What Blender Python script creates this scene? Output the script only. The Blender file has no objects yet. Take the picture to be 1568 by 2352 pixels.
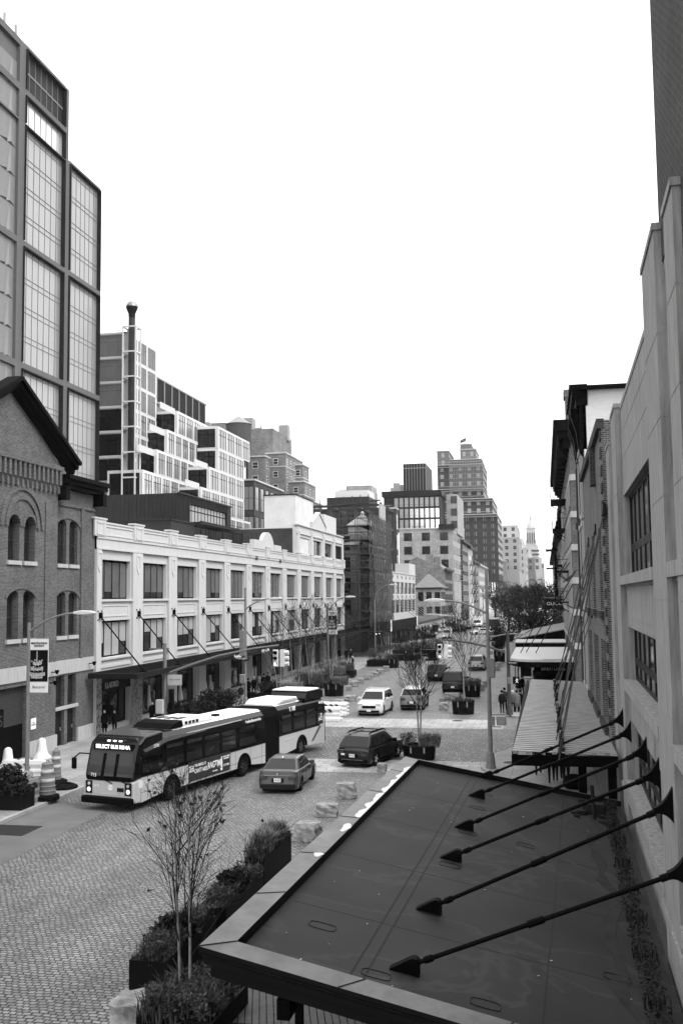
import bpy, bmesh, math, random
from mathutils import Vector, Matrix
rnd = random.Random(7)
SC = bpy.context.scene
COL = SC.collection
PI = math.pi

# ---------------------------------------------------------------- camera
EYE = 8.7            # height of the eye above the street
FOC = 2290.0         # focal length in units of a 1568-wide frame
CXP, CYP = 784.0, 1176.0
TILT = math.atan(196.5 / 2290)
YAW = -0.1986631
ROLL = math.atan(.0118)
_f = Vector((math.sin(YAW) * math.cos(TILT), math.cos(YAW) * math.cos(TILT), math.sin(TILT)))
_r0 = Vector((math.cos(YAW), -math.sin(YAW), 0))
_u0 = _r0.cross(_f)
_r = math.cos(ROLL) * _r0 - math.sin(ROLL) * _u0
_u = math.sin(ROLL) * _r0 + math.cos(ROLL) * _u0
cd = bpy.data.cameras.new("camera")
cam = bpy.data.objects.new("camera", cd)
COL.objects.link(cam)
cd.sensor_fit = 'HORIZONTAL'; cd.sensor_width = 36.0; cd.lens = 36.0 * FOC / 1568.0
cd.clip_start = .1; cd.clip_end = 9000
m3 = Matrix((_r, _u, -_f)).transposed()
cam.matrix_world = Matrix.Translation((0, 0, EYE)) @ m3.to_4x4()
SC.camera = cam

# ---------------------------------------------------------------- light
SUN_EL, SUN_AZ = math.radians(52), math.radians(115)   # azimuth clockwise from +Y
w_ = bpy.data.worlds.new("World"); SC.world = w_; w_.use_nodes = True
nt = w_.node_tree; nt.nodes.clear()
sky = nt.nodes.new('ShaderNodeTexSky'); sky.sky_type = 'NISHITA'; sky.sun_disc = False
sky.sun_elevation = SUN_EL; sky.sun_rotation = SUN_AZ; sky.air_density = 1.0; sky.dust_density = 6.0; sky.ozone_density = 1.0
bw = nt.nodes.new('ShaderNodeRGBToBW')
mx = nt.nodes.new('ShaderNodeMath'); mx.operation = 'MULTIPLY_ADD'; mx.inputs[1].default_value = .35; mx.inputs[2].default_value = 7.5
bg = nt.nodes.new('ShaderNodeBackground'); bg.inputs['Strength'].default_value = .13
wo = nt.nodes.new('ShaderNodeOutputWorld')
nt.links.new(sky.outputs[0], bw.inputs[0]); nt.links.new(bw.outputs[0], mx.inputs[0])
nt.links.new(mx.outputs[0], bg.inputs[0]); nt.links.new(bg.outputs[0], wo.inputs[0])
sd = bpy.data.lights.new("sun", 'SUN'); sd.energy = 1.5; sd.angle = math.radians(24)
so = bpy.data.objects.new("sun", sd); COL.objects.link(so)
dirv = Vector((math.sin(SUN_AZ) * math.cos(SUN_EL), math.cos(SUN_AZ) * math.cos(SUN_EL), math.sin(SUN_EL)))
so.rotation_euler = dirv.to_track_quat('Z', 'Y').to_euler(); so.location = (40, -20, 80)
SC.view_settings.view_transform = 'Standard'; SC.view_settings.look = 'None'
SC.view_settings.gamma = 1.0; SC.view_settings.exposure = 0.92
SC.cycles.max_bounces = 6

# ---------------------------------------------------------------- pixel -> point helpers (1568 x 2352 frame)
def _ray(px, py):
    return _r * ((px - CXP) / FOC) - _u * ((py - CYP) / FOC) + _f
def G(px, py, z=0.0):
    d = _ray(px, py); t = (z - EYE) / d.z
    return Vector((d.x * t, d.y * t, z))
def W(px, py, X):
    d = _ray(px, py); t = X / d.x
    return Vector((X, d.y * t, d.z * t + EYE))
def Yp(px, py, Y):
    d = _ray(px, py); t = Y / d.y
    return Vector((d.x * t, Y, d.z * t + EYE))
def onplane(px, py, p0, n):
    d = _ray(px, py); o = Vector((0, 0, EYE)); t = (Vector(p0) - o).dot(n) / d.dot(n)
    return o + d * t

# ---------------------------------------------------------------- materials
MATS = {}
def tone(v): return v * (.2 + .8 * min(1, v / .36)) if v < .36 else v   # contrasty black and white stock
def gm(name, v, rough=.8, metal=0.0, var=.12, scale=1.5, bump=0.0, bscale=20.0, spec=.06, streak=False, emis=0.0, coat=0.0):
    """neutral grey procedural surface with mottling"""
    if name in MATS: return MATS[name]
    m = bpy.data.materials.new(name); m.use_nodes = True; MATS[name] = m; v = tone(v)
    n = m.node_tree; b = n.nodes['Principled BSDF']
    b.inputs['Roughness'].default_value = rough; b.inputs['Metallic'].default_value = metal
    b.inputs['Specular IOR Level'].default_value = spec
    b.inputs['Coat Weight'].default_value = coat; b.inputs['Coat Roughness'].default_value = .08
    if var > 0:
        tc = n.nodes.new('ShaderNodeTexCoord'); mp = n.nodes.new('ShaderNodeMapping')
        if streak: mp.inputs['Scale'].default_value = (3.5, 3.5, .35)
        no = n.nodes.new('ShaderNodeTexNoise'); no.inputs['Scale'].default_value = scale; no.inputs['Detail'].default_value = 6; no.inputs['Roughness'].default_value = .62
        cr = n.nodes.new('ShaderNodeMapRange'); cr.inputs[1].default_value = .25; cr.inputs[2].default_value = .75
        cr.inputs[3].default_value = v * (1 - var); cr.inputs[4].default_value = min(.95, v * (1 + var))
        n.links.new(tc.outputs['Object'], mp.inputs[0]); n.links.new(mp.outputs[0], no.inputs['Vector'])
        n.links.new(no.outputs[0], cr.inputs[0]); n.links.new(cr.outputs[0], b.inputs['Base Color'])
    else:
        b.inputs['Base Color'].default_value = (v, v, v, 1)
    if bump > 0:
        tc = n.nodes.new('ShaderNodeTexCoord')
        n2 = n.nodes.new('ShaderNodeTexNoise'); n2.inputs['Scale'].default_value = bscale; n2.inputs['Detail'].default_value = 4
        bp = n.nodes.new('ShaderNodeBump'); bp.inputs['Strength'].default_value = bump; bp.inputs['Distance'].default_value = .03
        n.links.new(tc.outputs['Object'], n2.inputs['Vector']); n.links.new(n2.outputs[0], bp.inputs['Height']); n.links.new(bp.outputs[0], b.inputs['Normal'])
    if emis > 0:
        b.inputs['Emission Color'].default_value = (1, 1, 1, 1); b.inputs['Emission Strength'].default_value = emis
    return m

def bm_(name, c1, c2, mo, bw_=.22, rh=.075, ms=.012, rough=.9, world=False, bump=.4, offset=.5, big=.25, rot=0.0, spec=.12):
    """brick / block / paver material in metres, on walls of any side (object space) or on the ground (world)"""
    if name in MATS: return MATS[name]
    m = bpy.data.materials.new(name); m.use_nodes = True; MATS[name] = m
    c1, c2, mo = tone(c1), tone(c2), tone(mo)
    n = m.node_tree; L = n.links; b = n.nodes['Principled BSDF']; b.inputs['Roughness'].default_value = rough
    b.inputs['Specular IOR Level'].default_value = spec
    tc = n.nodes.new('ShaderNodeTexCoord'); sp = n.nodes.new('ShaderNodeSeparateXYZ'); L.new(tc.outputs['Object'], sp.inputs[0])
    if world:
        vec = n.nodes.new('ShaderNodeMapping'); vec.inputs['Rotation'].default_value = (0, 0, rot); L.new(tc.outputs['Object'], vec.inputs[0]); vo = vec.outputs[0]
    else:
        sn = n.nodes.new('ShaderNodeSeparateXYZ'); L.new(tc.outputs['Normal'], sn.inputs[0])
        ab = n.nodes.new('ShaderNodeMath'); ab.operation = 'ABSOLUTE'; L.new(sn.outputs[0], ab.inputs[0])
        gt = n.nodes.new('ShaderNodeMath'); gt.operation = 'GREATER_THAN'; gt.inputs[1].default_value = .6; L.new(ab.outputs[0], gt.inputs[0])
        mi = n.nodes.new('ShaderNodeMix'); mi.data_type = 'FLOAT'; L.new(gt.outputs[0], mi.inputs[0]); L.new(sp.outputs[0], mi.inputs[2]); L.new(sp.outputs[1], mi.inputs[3])
        cb = n.nodes.new('ShaderNodeCombineXYZ'); L.new(mi.outputs[0], cb.inputs[0]); L.new(sp.outputs[2], cb.inputs[1]); vo = cb.outputs[0]
    br = n.nodes.new('ShaderNodeTexBrick'); br.inputs['Scale'].default_value = 1; br.inputs['Brick Width'].default_value = bw_; br.inputs['Row Height'].default_value = rh
    br.inputs['Mortar Size'].default_value = ms; br.inputs['Mortar Smooth'].default_value = .3; br.offset = offset
    br.inputs['Color1'].default_value = (c1, c1, c1, 1); br.inputs['Color2'].default_value = (c2, c2, c2, 1); br.inputs['Mortar'].default_value = (mo, mo, mo, 1)
    if world:
        wn = n.nodes.new('ShaderNodeTexNoise'); wn.inputs['Scale'].default_value = 1.6; wn.inputs['Detail'].default_value = 4
        L.new(vo, wn.inputs['Vector'])
        wm = n.nodes.new('ShaderNodeVectorMath'); wm.operation = 'MULTIPLY_ADD'; wm.inputs[1].default_value = (.34, .2, 0)
        L.new(wn.outputs['Color'], wm.inputs[0]); L.new(vo, wm.inputs[2]); L.new(wm.outputs[0], br.inputs['Vector'])
    else:
        L.new(vo, br.inputs['Vector'])
    no = n.nodes.new('ShaderNodeTexNoise'); no.inputs['Scale'].default_value = .35 if world else .5; no.inputs['Detail'].default_value = 8; no.inputs['Roughness'].default_value = .65
    L.new(tc.outputs['Object'], no.inputs['Vector'])
    mr = n.nodes.new('ShaderNodeMapRange'); mr.inputs[1].default_value = .3; mr.inputs[2].default_value = .7; mr.inputs[3].default_value = 1 - big; mr.inputs[4].default_value = 1 + big
    L.new(no.outputs[0], mr.inputs[0])
    mu = n.nodes.new('ShaderNodeVectorMath'); mu.operation = 'SCALE'; L.new(br.outputs['Color'], mu.inputs[0]); L.new(mr.outputs[0], mu.inputs['Scale'])
    L.new(mu.outputs[0], b.inputs['Base Color'])
    if world:
        st = n.nodes.new('ShaderNodeMapping'); st.inputs['Scale'].default_value = (.9, .07, 1); ns = n.nodes.new('ShaderNodeTexNoise'); ns.inputs['Scale'].default_value = 1; ns.inputs['Detail'].default_value = 5
        L.new(tc.outputs['Object'], st.inputs[0]); L.new(st.outputs[0], ns.inputs['Vector']); m5 = n.nodes.new('ShaderNodeMapRange'); m5.inputs[1].default_value = .3; m5.inputs[2].default_value = .7; m5.inputs[3].default_value = 1 - big * .8; m5.inputs[4].default_value = 1 + big * .8
        L.new(ns.outputs[0], m5.inputs[0]); n6 = n.nodes.new('ShaderNodeTexNoise'); n6.inputs['Scale'].default_value = 5.5; n6.inputs['Detail'].default_value = 3; L.new(tc.outputs['Object'], n6.inputs['Vector'])
        m6 = n.nodes.new('ShaderNodeMapRange'); m6.inputs[1].default_value = .3; m6.inputs[2].default_value = .7; m6.inputs[3].default_value = 1 - big; m6.inputs[4].default_value = 1 + big; L.new(n6.outputs[0], m6.inputs[0])
        mm = n.nodes.new('ShaderNodeMath'); mm.operation = 'MULTIPLY'; L.new(m5.outputs[0], mm.inputs[0]); L.new(m6.outputs[0], mm.inputs[1])
        mu2 = n.nodes.new('ShaderNodeVectorMath'); mu2.operation = 'SCALE'; L.new(mu.outputs[0], mu2.inputs[0]); L.new(mm.outputs[0], mu2.inputs['Scale']); L.new(mu2.outputs[0], b.inputs['Base Color'])
    bp = n.nodes.new('ShaderNodeBump'); bp.invert = True; bp.inputs['Strength'].default_value = bump; bp.inputs['Distance'].default_value = .02
    L.new(br.outputs['Fac'], bp.inputs['Height']); L.new(bp.outputs[0], b.inputs['Normal'])
    return m

white = gm('pale stucco', .46, .85, var=.12, scale=2.2, bump=.15, streak=True)
white2 = gm('pale frame paint', .56, .6, var=.04)
stone = gm('cast stone', .36, .9, var=.18, scale=2, streak=True, bump=.15)
black = gm('black metal', .014, .6, var=.1, spec=.03)
dark = gm('dark metal', .045, .5, var=.15)
dark2 = gm('charcoal metal', .075, .55, var=.12)
steel = gm('galvanised steel', .3, .45, metal=.5, var=.2, scale=6)
steel_d = gm('weathered steel pole', .13, .5, metal=.3, var=.25, scale=5)
glass = gm('dark glass', .02, .06, var=0, spec=.35)
glass2 = gm('tinted glass', .05, .08, var=.5, scale=.8, spec=.4)
blind = gm('blind behind glass', .17, .25, var=.2, scale=1.2, spec=.6)
blind2 = gm('pale blind behind glass', .34, .3, var=.1, scale=1, spec=.5)
skyglass = gm('mirror glass', .34, .3, metal=.5, var=.05, scale=.1)
skyglass2 = gm('mirror glass dim', .42, .22, metal=.55, var=.25, scale=.12)
brick_a = bm_('old brick', .17, .095, .24, .21, .075, .011)
brick_b = bm_('dark brick', .09, .055, .17, .21, .075, .011)
brick_c = bm_('grey brick', .34, .26, .36, .4, .12, .01)
brick_far = bm_('far brick', .24, .18, .26, .6, .25, .02)  # base colour raised to paint in some of the distance haze
brick_white = bm_('white painted brick', .62, .56, .5, .22, .075, .008, bump=.5, big=.1)
conc = gm('old concrete', .285, .92, var=.4, scale=2.6, streak=True, bump=.3)
cobble = bm_('granite setts', .3, .215, .045, .185, .14, .022, rough=.55, world=True, bump=.5, big=.2, spec=.35)
paver = bm_('granite pavers', .36, .29, .08, .95, .6, .02, rough=.6, spec=.4, world=True, bump=.5, big=.18)
asphalt = gm('worn asphalt', .07, .9, var=.2, scale=.4)
sidewalk = bm_('concrete pavement', .3, .27, .1, 1.6, 1.5, .012, rough=.7, spec=.3, world=True, bump=.3, offset=0, big=.15)
kerbm = gm('granite kerb', .33, .85, var=.2, scale=3, bump=.2)
rubber = gm('tyre rubber', .02, .85, var=.2)
skin = gm('skin', .38, .6, var=.05)
hairm = gm('dark hair', .02, .7, var=.1)
letter_w = gm('white lettering', .75, .6, var=0)
letter_d = gm('black lettering', .015, .6, var=0)
lampm = gm('lit lamp', .9, .3, var=0, emis=1.1)
redl = gm('lens glass', .12, .15, var=0, spec=.7)

# ---------------------------------------------------------------- mesh builder
class MB:
    def __init__(s): s.v = []; s.f = []; s.m = []; s.mi = 0
    def quad(s, a, b, c, d):
        k = len(s.v); s.v += [tuple(a), tuple(b), tuple(c), tuple(d)]; s.f.append((k, k + 1, k + 2, k + 3)); s.m.append(s.mi)
    def poly(s, pts):
        k = len(s.v); s.v += [tuple(p) for p in pts]; s.f.append(tuple(range(k, k + len(pts)))); s.m.append(s.mi)
    def box(s, x0, x1, y0, y1, z0, z1, M=None):
        P = [(x, y, z) for z in (z0, z1) for y in (y0, y1) for x in (x0, x1)]
        if M is not None: P = [tuple(M @ Vector(p)) for p in P]
        k = len(s.v); s.v += P
        for q in ((0, 2, 3, 1), (4, 5, 7, 6), (0, 1, 5, 4), (2, 6, 7, 3), (0, 4, 6, 2), (1, 3, 7, 5)):
            s.f.append(tuple(k + i for i in q)); s.m.append(s.mi)
        return s
    def bar(s, a, b, w, h=None):
        a = Vector(a); b = Vector(b); d = b - a; L = d.length
        if L < 1e-6: return s
        q = d.to_track_quat('X', 'Z'); M = Matrix.Translation(a) @ q.to_matrix().to_4x4(); h = h or w
        return s.box(0, L, -w / 2, w / 2, -h / 2, h / 2, M)
    def prism(s, pts, axis, a, b):
        """pts 2-D outline extruded along axis from a to b"""
        n = len(pts)
        def P(p, t):
            return {'x': (t, p[0], p[1]), 'y': (p[0], t, p[1]), 'z': (p[0], p[1], t)}[axis]
        k = len(s.v); s.v += [P(p, a) for p in pts] + [P(p, b) for p in pts]
        s.f.append(tuple(k + i for i in range(n))); s.f.append(tuple(k + n + i for i in reversed(range(n)))); s.m += [s.mi] * 2
        for i in range(n):
            j = (i + 1) % n; s.f.append((k + i, k + n + i, k + n + j, k + j)); s.m.append(s.mi)
        return s
    def tube(s, pts, rad, n=6, cap=True):
        pts = [Vector(p) for p in pts]
        if not isinstance(rad, (list, tuple)): rad = [rad] * len(pts)
        k0 = len(s.v); up = None
        for i, p in enumerate(pts):
            d = (pts[min(i + 1, len(pts) - 1)] - pts[max(i - 1, 0)])
            d = d.normalized() if d.length > 1e-9 else Vector((0, 0, 1))
            if up is None:
                up = Vector((0, 0, 1)) if abs(d.z) < .9 else Vector((1, 0, 0))
            x = up.cross(d)
            if x.length < 1e-4: x = Vector((1, .2, 0)).cross(d)
            x.normalize(); y = d.cross(x); up = y
            for j in range(n):
                a = 2 * PI * j / n; s.v.append(tuple(p + (x * math.cos(a) + y * math.sin(a)) * rad[i]))
        for i in range(len(pts) - 1):
            for j in range(n):
                a = k0 + i * n + j; b = k0 + i * n + (j + 1) % n
                s.f.append((a, b, b + n, a + n)); s.m.append(s.mi)
        if cap:
            s.f.append(tuple(k0 + j for j in reversed(range(n)))); s.f.append(tuple(k0 + (len(pts) - 1) * n + j for j in range(n))); s.m += [s.mi] * 2
        return s
    def lathe(s, prof, n=12, c=(0, 0, 0), M=None):
        k = len(s.v)
        for r, z in prof:
            for j in range(n):
                a = 2 * PI * j / n; p = Vector((c[0] + r * math.cos(a), c[1] + r * math.sin(a), c[2] + z))
                if M is not None: p = M @ p
                s.v.append(tuple(p))
        for i in range(len(prof) - 1):
            for j in range(n):
                a = k + i * n + j; b = k + i * n + (j + 1) % n
                s.f.append((a, b, b + n, a + n)); s.m.append(s.mi)
        s.f.append(tuple(k + j for j in reversed(range(n)))); s.f.append(tuple(k + (len(prof) - 1) * n + j for j in range(n))); s.m += [s.mi] * 2
        return s
    def mesh(s, name, mats, smooth=False):
        me = bpy.data.meshes.new(name); me.from_pydata(s.v, [], s.f)
        mats = mats if isinstance(mats, (list, tuple)) else [mats]
        for m in mats: me.materials.append(m)
        if len(mats) > 1: me.polygons.foreach_set('material_index', s.m)
        if smooth: me.polygons.foreach_set('use_smooth', [True] * len(s.f))
        me.update(); return me
    def build(s, name, mats, parent=None, smooth=False, loc=None, rz=None, bevel=0, bseg=1):
        o = bpy.data.objects.new(name, s.mesh(name, mats, smooth)); COL.objects.link(o)
        if parent: o.parent = parent
        if loc is not None: o.location = loc
        if rz is not None: o.rotation_euler = (0, 0, rz)
        if bevel: 
            b = o.modifiers.new('bevel', 'BEVEL'); b.width = bevel; b.segments = bseg; b.limit_method = 'ANGLE'; b.angle_limit = math.radians(40)
        return o
def tag(o, label=None, cat=None, group=None, kind=None):
    if label: o['label'] = label
    if cat: o['category'] = cat
    if group: o['group'] = group
    if kind: o['kind'] = kind
    return o
def thing(name, label, cat, loc=(0, 0, 0), rz=0.0, group=None):
    o = bpy.data.objects.new(name, None); COL.objects.link(o); o.location = loc; o.rotation_euler = (0, 0, rz); o.empty_display_size = .2
    return tag(o, label, cat, group)
def dup(root, loc=None, rz=None, label=None, group=None, scale=None):
    def cp(o, par):
        c = o.copy(); COL.objects.link(c); c.parent = par
        for ch in o.children: cp(ch, c)
        return c
    c = cp(root, None)
    if loc is not None: c.location = loc
    if rz is not None: c.rotation_euler = (0, 0, rz)
    if label: c['label'] = label
    if group: c['group'] = group
    if scale: c.scale = (scale,) * 3 if not isinstance(scale, tuple) else scale
    return c
def text(s, size, mat, parent, M, name='lettering', ext=.006, align='CENTER', sx=1.0, bold=0.0, label=None):
    """flat lettering; M maps (right, up, out) to the parent's space"""
    cu = bpy.data.curves.new(name, 'FONT'); cu.body = s; cu.size = size; cu.align_x = align; cu.align_y = 'CENTER'; cu.extrude = ext; cu.offset = bold; cu.resolution_u = 3
    t = bpy.data.objects.new(name, cu); COL.objects.link(t)
    dg = bpy.context.evaluated_depsgraph_get(); me = bpy.data.meshes.new_from_object(t.evaluated_get(dg))
    bpy.data.objects.remove(t); bpy.data.curves.remove(cu)
    me.materials.clear(); me.materials.append(mat)
    o = bpy.data.objects.new(name, me); COL.objects.link(o); o.parent = parent
    me.transform(M @ Matrix.Diagonal((sx, 1, 1, 1)))
    return o
def frame_m(org, right, up):
    r = Vector(right).normalized(); u = Vector(up).normalized(); n = r.cross(u)
    M = Matrix((r, u, n)).transposed().to_4x4(); return Matrix.Translation(org) @ M

def wall(mb, u0, u1, z0, z1, holes=(), y=0.0, depth=.3):
    """outer wall face at y with real openings and their reveals; outside is -y"""
    us = sorted(set([u0, u1] + [h[0] for h in holes] + [h[1] for h in holes])); zs = sorted(set([z0, z1] + [h[2] for h in holes] + [h[3] for h in holes]))
    us = [u for u in us if u0 - 1e-6 <= u <= u1 + 1e-6]; zs = [z for z in zs if z0 - 1e-6 <= z <= z1 + 1e-6]
    for j in range(len(zs) - 1):
        run = None
        for i in range(len(us)):
            solid = False
            if i < len(us) - 1:
                cu, cz = (us[i] + us[i + 1]) / 2, (zs[j] + zs[j + 1]) / 2
                solid = not any(h[0] < cu < h[1] and h[2] < cz < h[3] for h in holes)
            if solid and run is None: run = us[i]
            if not solid and run is not None:
                mb.quad((run, y, zs[j]), (us[i], y, zs[j]), (us[i], y, zs[j + 1]), (run, y, zs[j + 1])); run = None
    for a, b, c, d in [h[:4] for h in holes]:
        Y = y + depth
        mb.quad((a, y, c), (a, y, d), (a, Y, d), (a, Y, c)); mb.quad((b, y, c), (b, Y, c), (b, Y, d), (b, y, d))
        mb.quad((a, y, c), (a, Y, c), (b, Y, c), (b, y, c)); mb.quad((a, y, d), (b, y, d), (b, Y, d), (a, Y, d))
def shell(mb, u0, u1, y0, y1, z0, z1, front=True):
    """sides, back and roof of a block (front left to wall())"""
    mb.quad((u0, y0, z0), (u0, y0, z1), (u0, y1, z1), (u0, y1, z0)); mb.quad((u1, y0, z0), (u1, y1, z0), (u1, y1, z1), (u1, y0, z1))
    mb.quad((u0, y1, z0), (u0, y1, z1), (u1, y1, z1), (u1, y1, z0)); mb.quad((u0, y0, z1), (u1, y0, z1), (u1, y1, z1), (u0, y1, z1))
def arc(cx, cz, r, a0, a1, n=10, ry=None):
    ry = ry or r
    return [(cx + r * math.cos(math.radians(a0 + (a1 - a0) * i / n)), cz + ry * math.sin(math.radians(a0 + (a1 - a0) * i / n))) for i in range(n + 1)]
def arch_fill(mb, a, b, top, rise, y0, y1):
    """solid corners that turn a square-headed opening into an arched one"""
    c = (a + b) / 2; hw = (b - a) / 2
    L = arc(c, top - rise, hw, 180, 90, 8, rise); mb.prism(L + [(a, top)], 'y', y0, y1)
    R = arc(c, top - rise, hw, 90, 0, 8, rise); mb.prism(R + [(b, top)], 'y', y0, y1)

_wc = {}
def win(parent, x, z, w, h, y=.25, nx=3, rows=(), fm=None, gmx=None, fr=.07, mu=.05, name='window', single=False, arch=0.0, rot=0.0, xrel=None):
    """window frame with a pane child; meshes are shared"""
    fm = fm or black; gmx = gmx or glass
    key = (round(w, 2), round(h, 2), nx, tuple(rows), fm.name, gmx.name, fr, mu, single, arch)
    if key not in _wc:
        f = MB(); p = MB()
        f.box(0, fr, 0, .08, 0, h); f.box(w - fr, w, 0, .08, 0, h); f.box(fr, w - fr, 0, .08, 0, fr); f.box(fr, w - fr, 0, .08, h - fr, h)
        for i in range(1, nx): f.box(w * i / nx - mu / 2, w * i / nx + mu / 2, .01, .07, fr, h - fr)
        for r in rows: f.box(fr, w - fr, .013, .067, h * r - mu / 2, h * r + mu / 2)
        if single:
            f.mi = 1; f.box(fr * .5, w - fr * .5, .04, .055, fr * .5, h - fr * .5); f.mi = 0
            _wc[key] = (f.mesh(name, [fm, gmx]), None)
        else:
            p.box(fr * .5, w - fr * .5, .035, .05, fr * .5, h - fr * .5)
            _wc[key] = (f.mesh(name, fm), p.mesh('pane', gmx))
    a, b = _wc[key]
    o = bpy.data.objects.new(name, a); COL.objects.link(o); o.parent = parent; o.location = (x, y, z)
    if rot: o.rotation_euler = (0, 0, rot)
    if b:
        c = bpy.data.objects.new('pane', b); COL.objects.link(c); c.parent = o
    return o
# ---------------------------------------------------------------- ground
g = MB(); g.quad((-4000, -300, -.02), (4000, -300, -.02), (4000, 6000, -.02), (-4000, 6000, -.02)); tag(g.build('ground', asphalt), kind='structure')
g = MB(); g.quad((-24, -10, 0), (6, -10, 0), (6, 700, 0), (-24, 700, 0)); tag(g.build('road', cobble), kind='structure')
g = MB(); g.quad((-20.9, 66.8, .004), (-2.9, 66.8, .004), (-2.9, 71.6, .004), (-20.9, 71.6, .004)); g.quad((-20.9, 49.7, .004), (-1.5, 49.7, .004), (-1.5, 53.6, .004), (-20.9, 53.6, .004))
tag(g.build('crosswalk', paver), kind='structure')
g = MB(); g.quad((-20.9, 53.6, .004), (-2.2, 53.6, .004), (-1.0, 66.8, .004), (-20.9, 66.8, .004)); tag(g.build('intersection_paving', bm_('worn wide-joint setts', .36, .25, .02, .26, .2, .055, rough=.55, world=True, bump=.8, big=.25, spec=.3)), kind='structure')
a, b = G(252, 1860), G(149, 1913); dd = (b - a) / (b.y - a.y)
pe = b + dd * (15 - b.y)
g = MB(); g.poly([(-21.1, 41.0, .005), (-21.0, 15, .005), (pe.x, 15, .005), (a.x, 39.8, .005)]); tag(g.build('bus_lane_pad', gm('smooth concrete', .2, .8, var=.2, scale=.6, bump=.1, bscale=60)), kind='structure')
KL = [(-21.25, -10), (-21.25, 45), (-21.9, 52), (-21.3, 60), (-21.2, 92), (-21.6, 103), (-22.4, 125), (-22.7, 155), (-21.8, 200), (-21.6, 700)]
for i in range(1): 
    m = MB(); m.prism([(-60, -10)] + [(-60, 700)] + KL[::-1], 'z', -.01, .13); tag(m.build('sidewalk', sidewalk), kind='structure')
m = MB()
for p, q in zip(KL, KL[1:]):
    m.prism([(p[0], p[1]), (q[0], q[1]), (q[0] + .18, q[1]), (p[0] + .18, p[1])], 'z', -.005, .134)
tag(m.build('kerb', kerbm), kind='structure')
# right side: pavement of the near block, then of the block beyond the side street
near = [(-2.6, 49.3), (-3.3, 51.5), (-2.7, 56), (0.0, 62), (9, 62), (9, -5), (-3.2, -5), (-3.2, 45)]
far_ = [(-2.9, 700), (-2.9, 76), (-2.4, 73.2), (-.5, 72), (9, 72), (9, 700)]
m = MB(); m.prism(near, 'z', -.01, .13); tag(m.build('sidewalk', sidewalk), kind='structure')
m = MB(); m.prism(far_, 'z', -.01, .13); tag(m.build('sidewalk', sidewalk), kind='structure')
m = MB()
for c in (near[:5] , far_[:4]):
    for p, q in zip(c, c[1:]):
        m.bar((p[0], p[1], .067), (q[0], q[1], .067), .2, .14)
tag(m.build('kerb', kerbm), kind='structure')
c = G(25, 1908, 0); m = MB(); m.box(-.9, .9, -.8, .8, .006, .013); tag(m.build('utility_cover', dark2, loc=(c.x, c.y, 0)), 'square iron utility cover in the smooth concrete lane at the left edge', 'utility cover')
c = G(1172, 1752, .13); m = MB().lathe([(.36, 0), (.36, .012)], 20); tag(m.build('manhole_cover', dark2, loc=(c.x, c.y, .131)), 'round iron manhole cover in the right corner pavement by the lamp post', 'manhole cover')
for x, y, l in ((-15, 62, 'round iron manhole cover in the setts between the two crosswalk strips'), (-6.2, 70.9, 'round iron manhole cover in the crosswalk before the central birch planter')):
    tag(MB().lathe([(.36, 0), (.36, .012)], 20).build('manhole_cover', dark2, loc=(x, y, .002)), l, 'manhole cover')
# ---------------------------------------------------------------- long pale stucco warehouse on the left
F = -28.17
Y0 = 59.85
root = thing('stucco_warehouse', 'long cream stucco warehouse with big gridded windows and stepped parapet beside the brick gabled building', 'building', (F, Y0, 0), PI / 2)
N = 12; P0 = .85; PW = 6.82; OW = 4.85
holes = []; LEN = 81.2
for i in range(N):
    a = P0 + PW * i
    holes += [(a, a + OW, .45, 3.95), (a, a + OW, 4.95, 7.35), (a, a + OW, 8.77, 11.38)]
h3 = [(P0 + PW * i, P0 + PW * i + OW, 14.1, 15.95) for i in range(8, 12)]
m = MB()
wall(m, 0, LEN, 0, 12.0, holes, .14, .5)
wall(m, 0, LEN, 12.0, 13.72, (), 0, .1)
wall(m, 53.75, LEN, 13.72, 17.3, h3, .1, .5)
shell(m, 0, LEN, .14, 26, 0, 13.3); shell(m, 53.75, LEN, .1, 26, 13.3, 17.0)
m.build('wall', white, root)
mm_ = gm('stucco moulding', .5, .85, var=.08)
m = MB()
for i in range(N + 1):
    d1 = MB()
    a = P0 + PW * i - 1.85
    b = a + 1.75
    if i == 0: a = 0
    if i == N: b = LEN
    m.box(a, b, -.04, .14, 0.1, 12.0)                      # pilasters
    c = (a + b) / 2
    m.box(c - .85, c + .85, -.1, .0, 12.86, 13.95)       # parapet blocks
    m.box(c - .95, c + .95, -.14, .35, 13.95, 14.07)
    for q in ((-.55, -.45), (.45, .55)): d1.box(c + q[0], c + q[1], -.14, -.1, 13.0, 13.75)
    d1.box(c - .55, c + .55, -.14, -.1, 12.95, 13.03); d1.box(c - .55, c + .55, -.14, -.1, 13.7, 13.78)
    d1.build('moulding', mm_, root); d1 = MB()
    d1.box(c - .3, c + .3, -.09, -.04, 11.75, 11.85); d1.box(c - .3, c - .22, -.09, -.04, 10.9, 11.75); d1.box(c + .22, c + .3, -.09, -.04, 10.9, 11.75)
    d1.prism([(c - .3, 10.9), (c + .3, 10.9), (c, 10.45)], 'y', -.09, -.04); d1.build('pendant', mm_, root)
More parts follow.
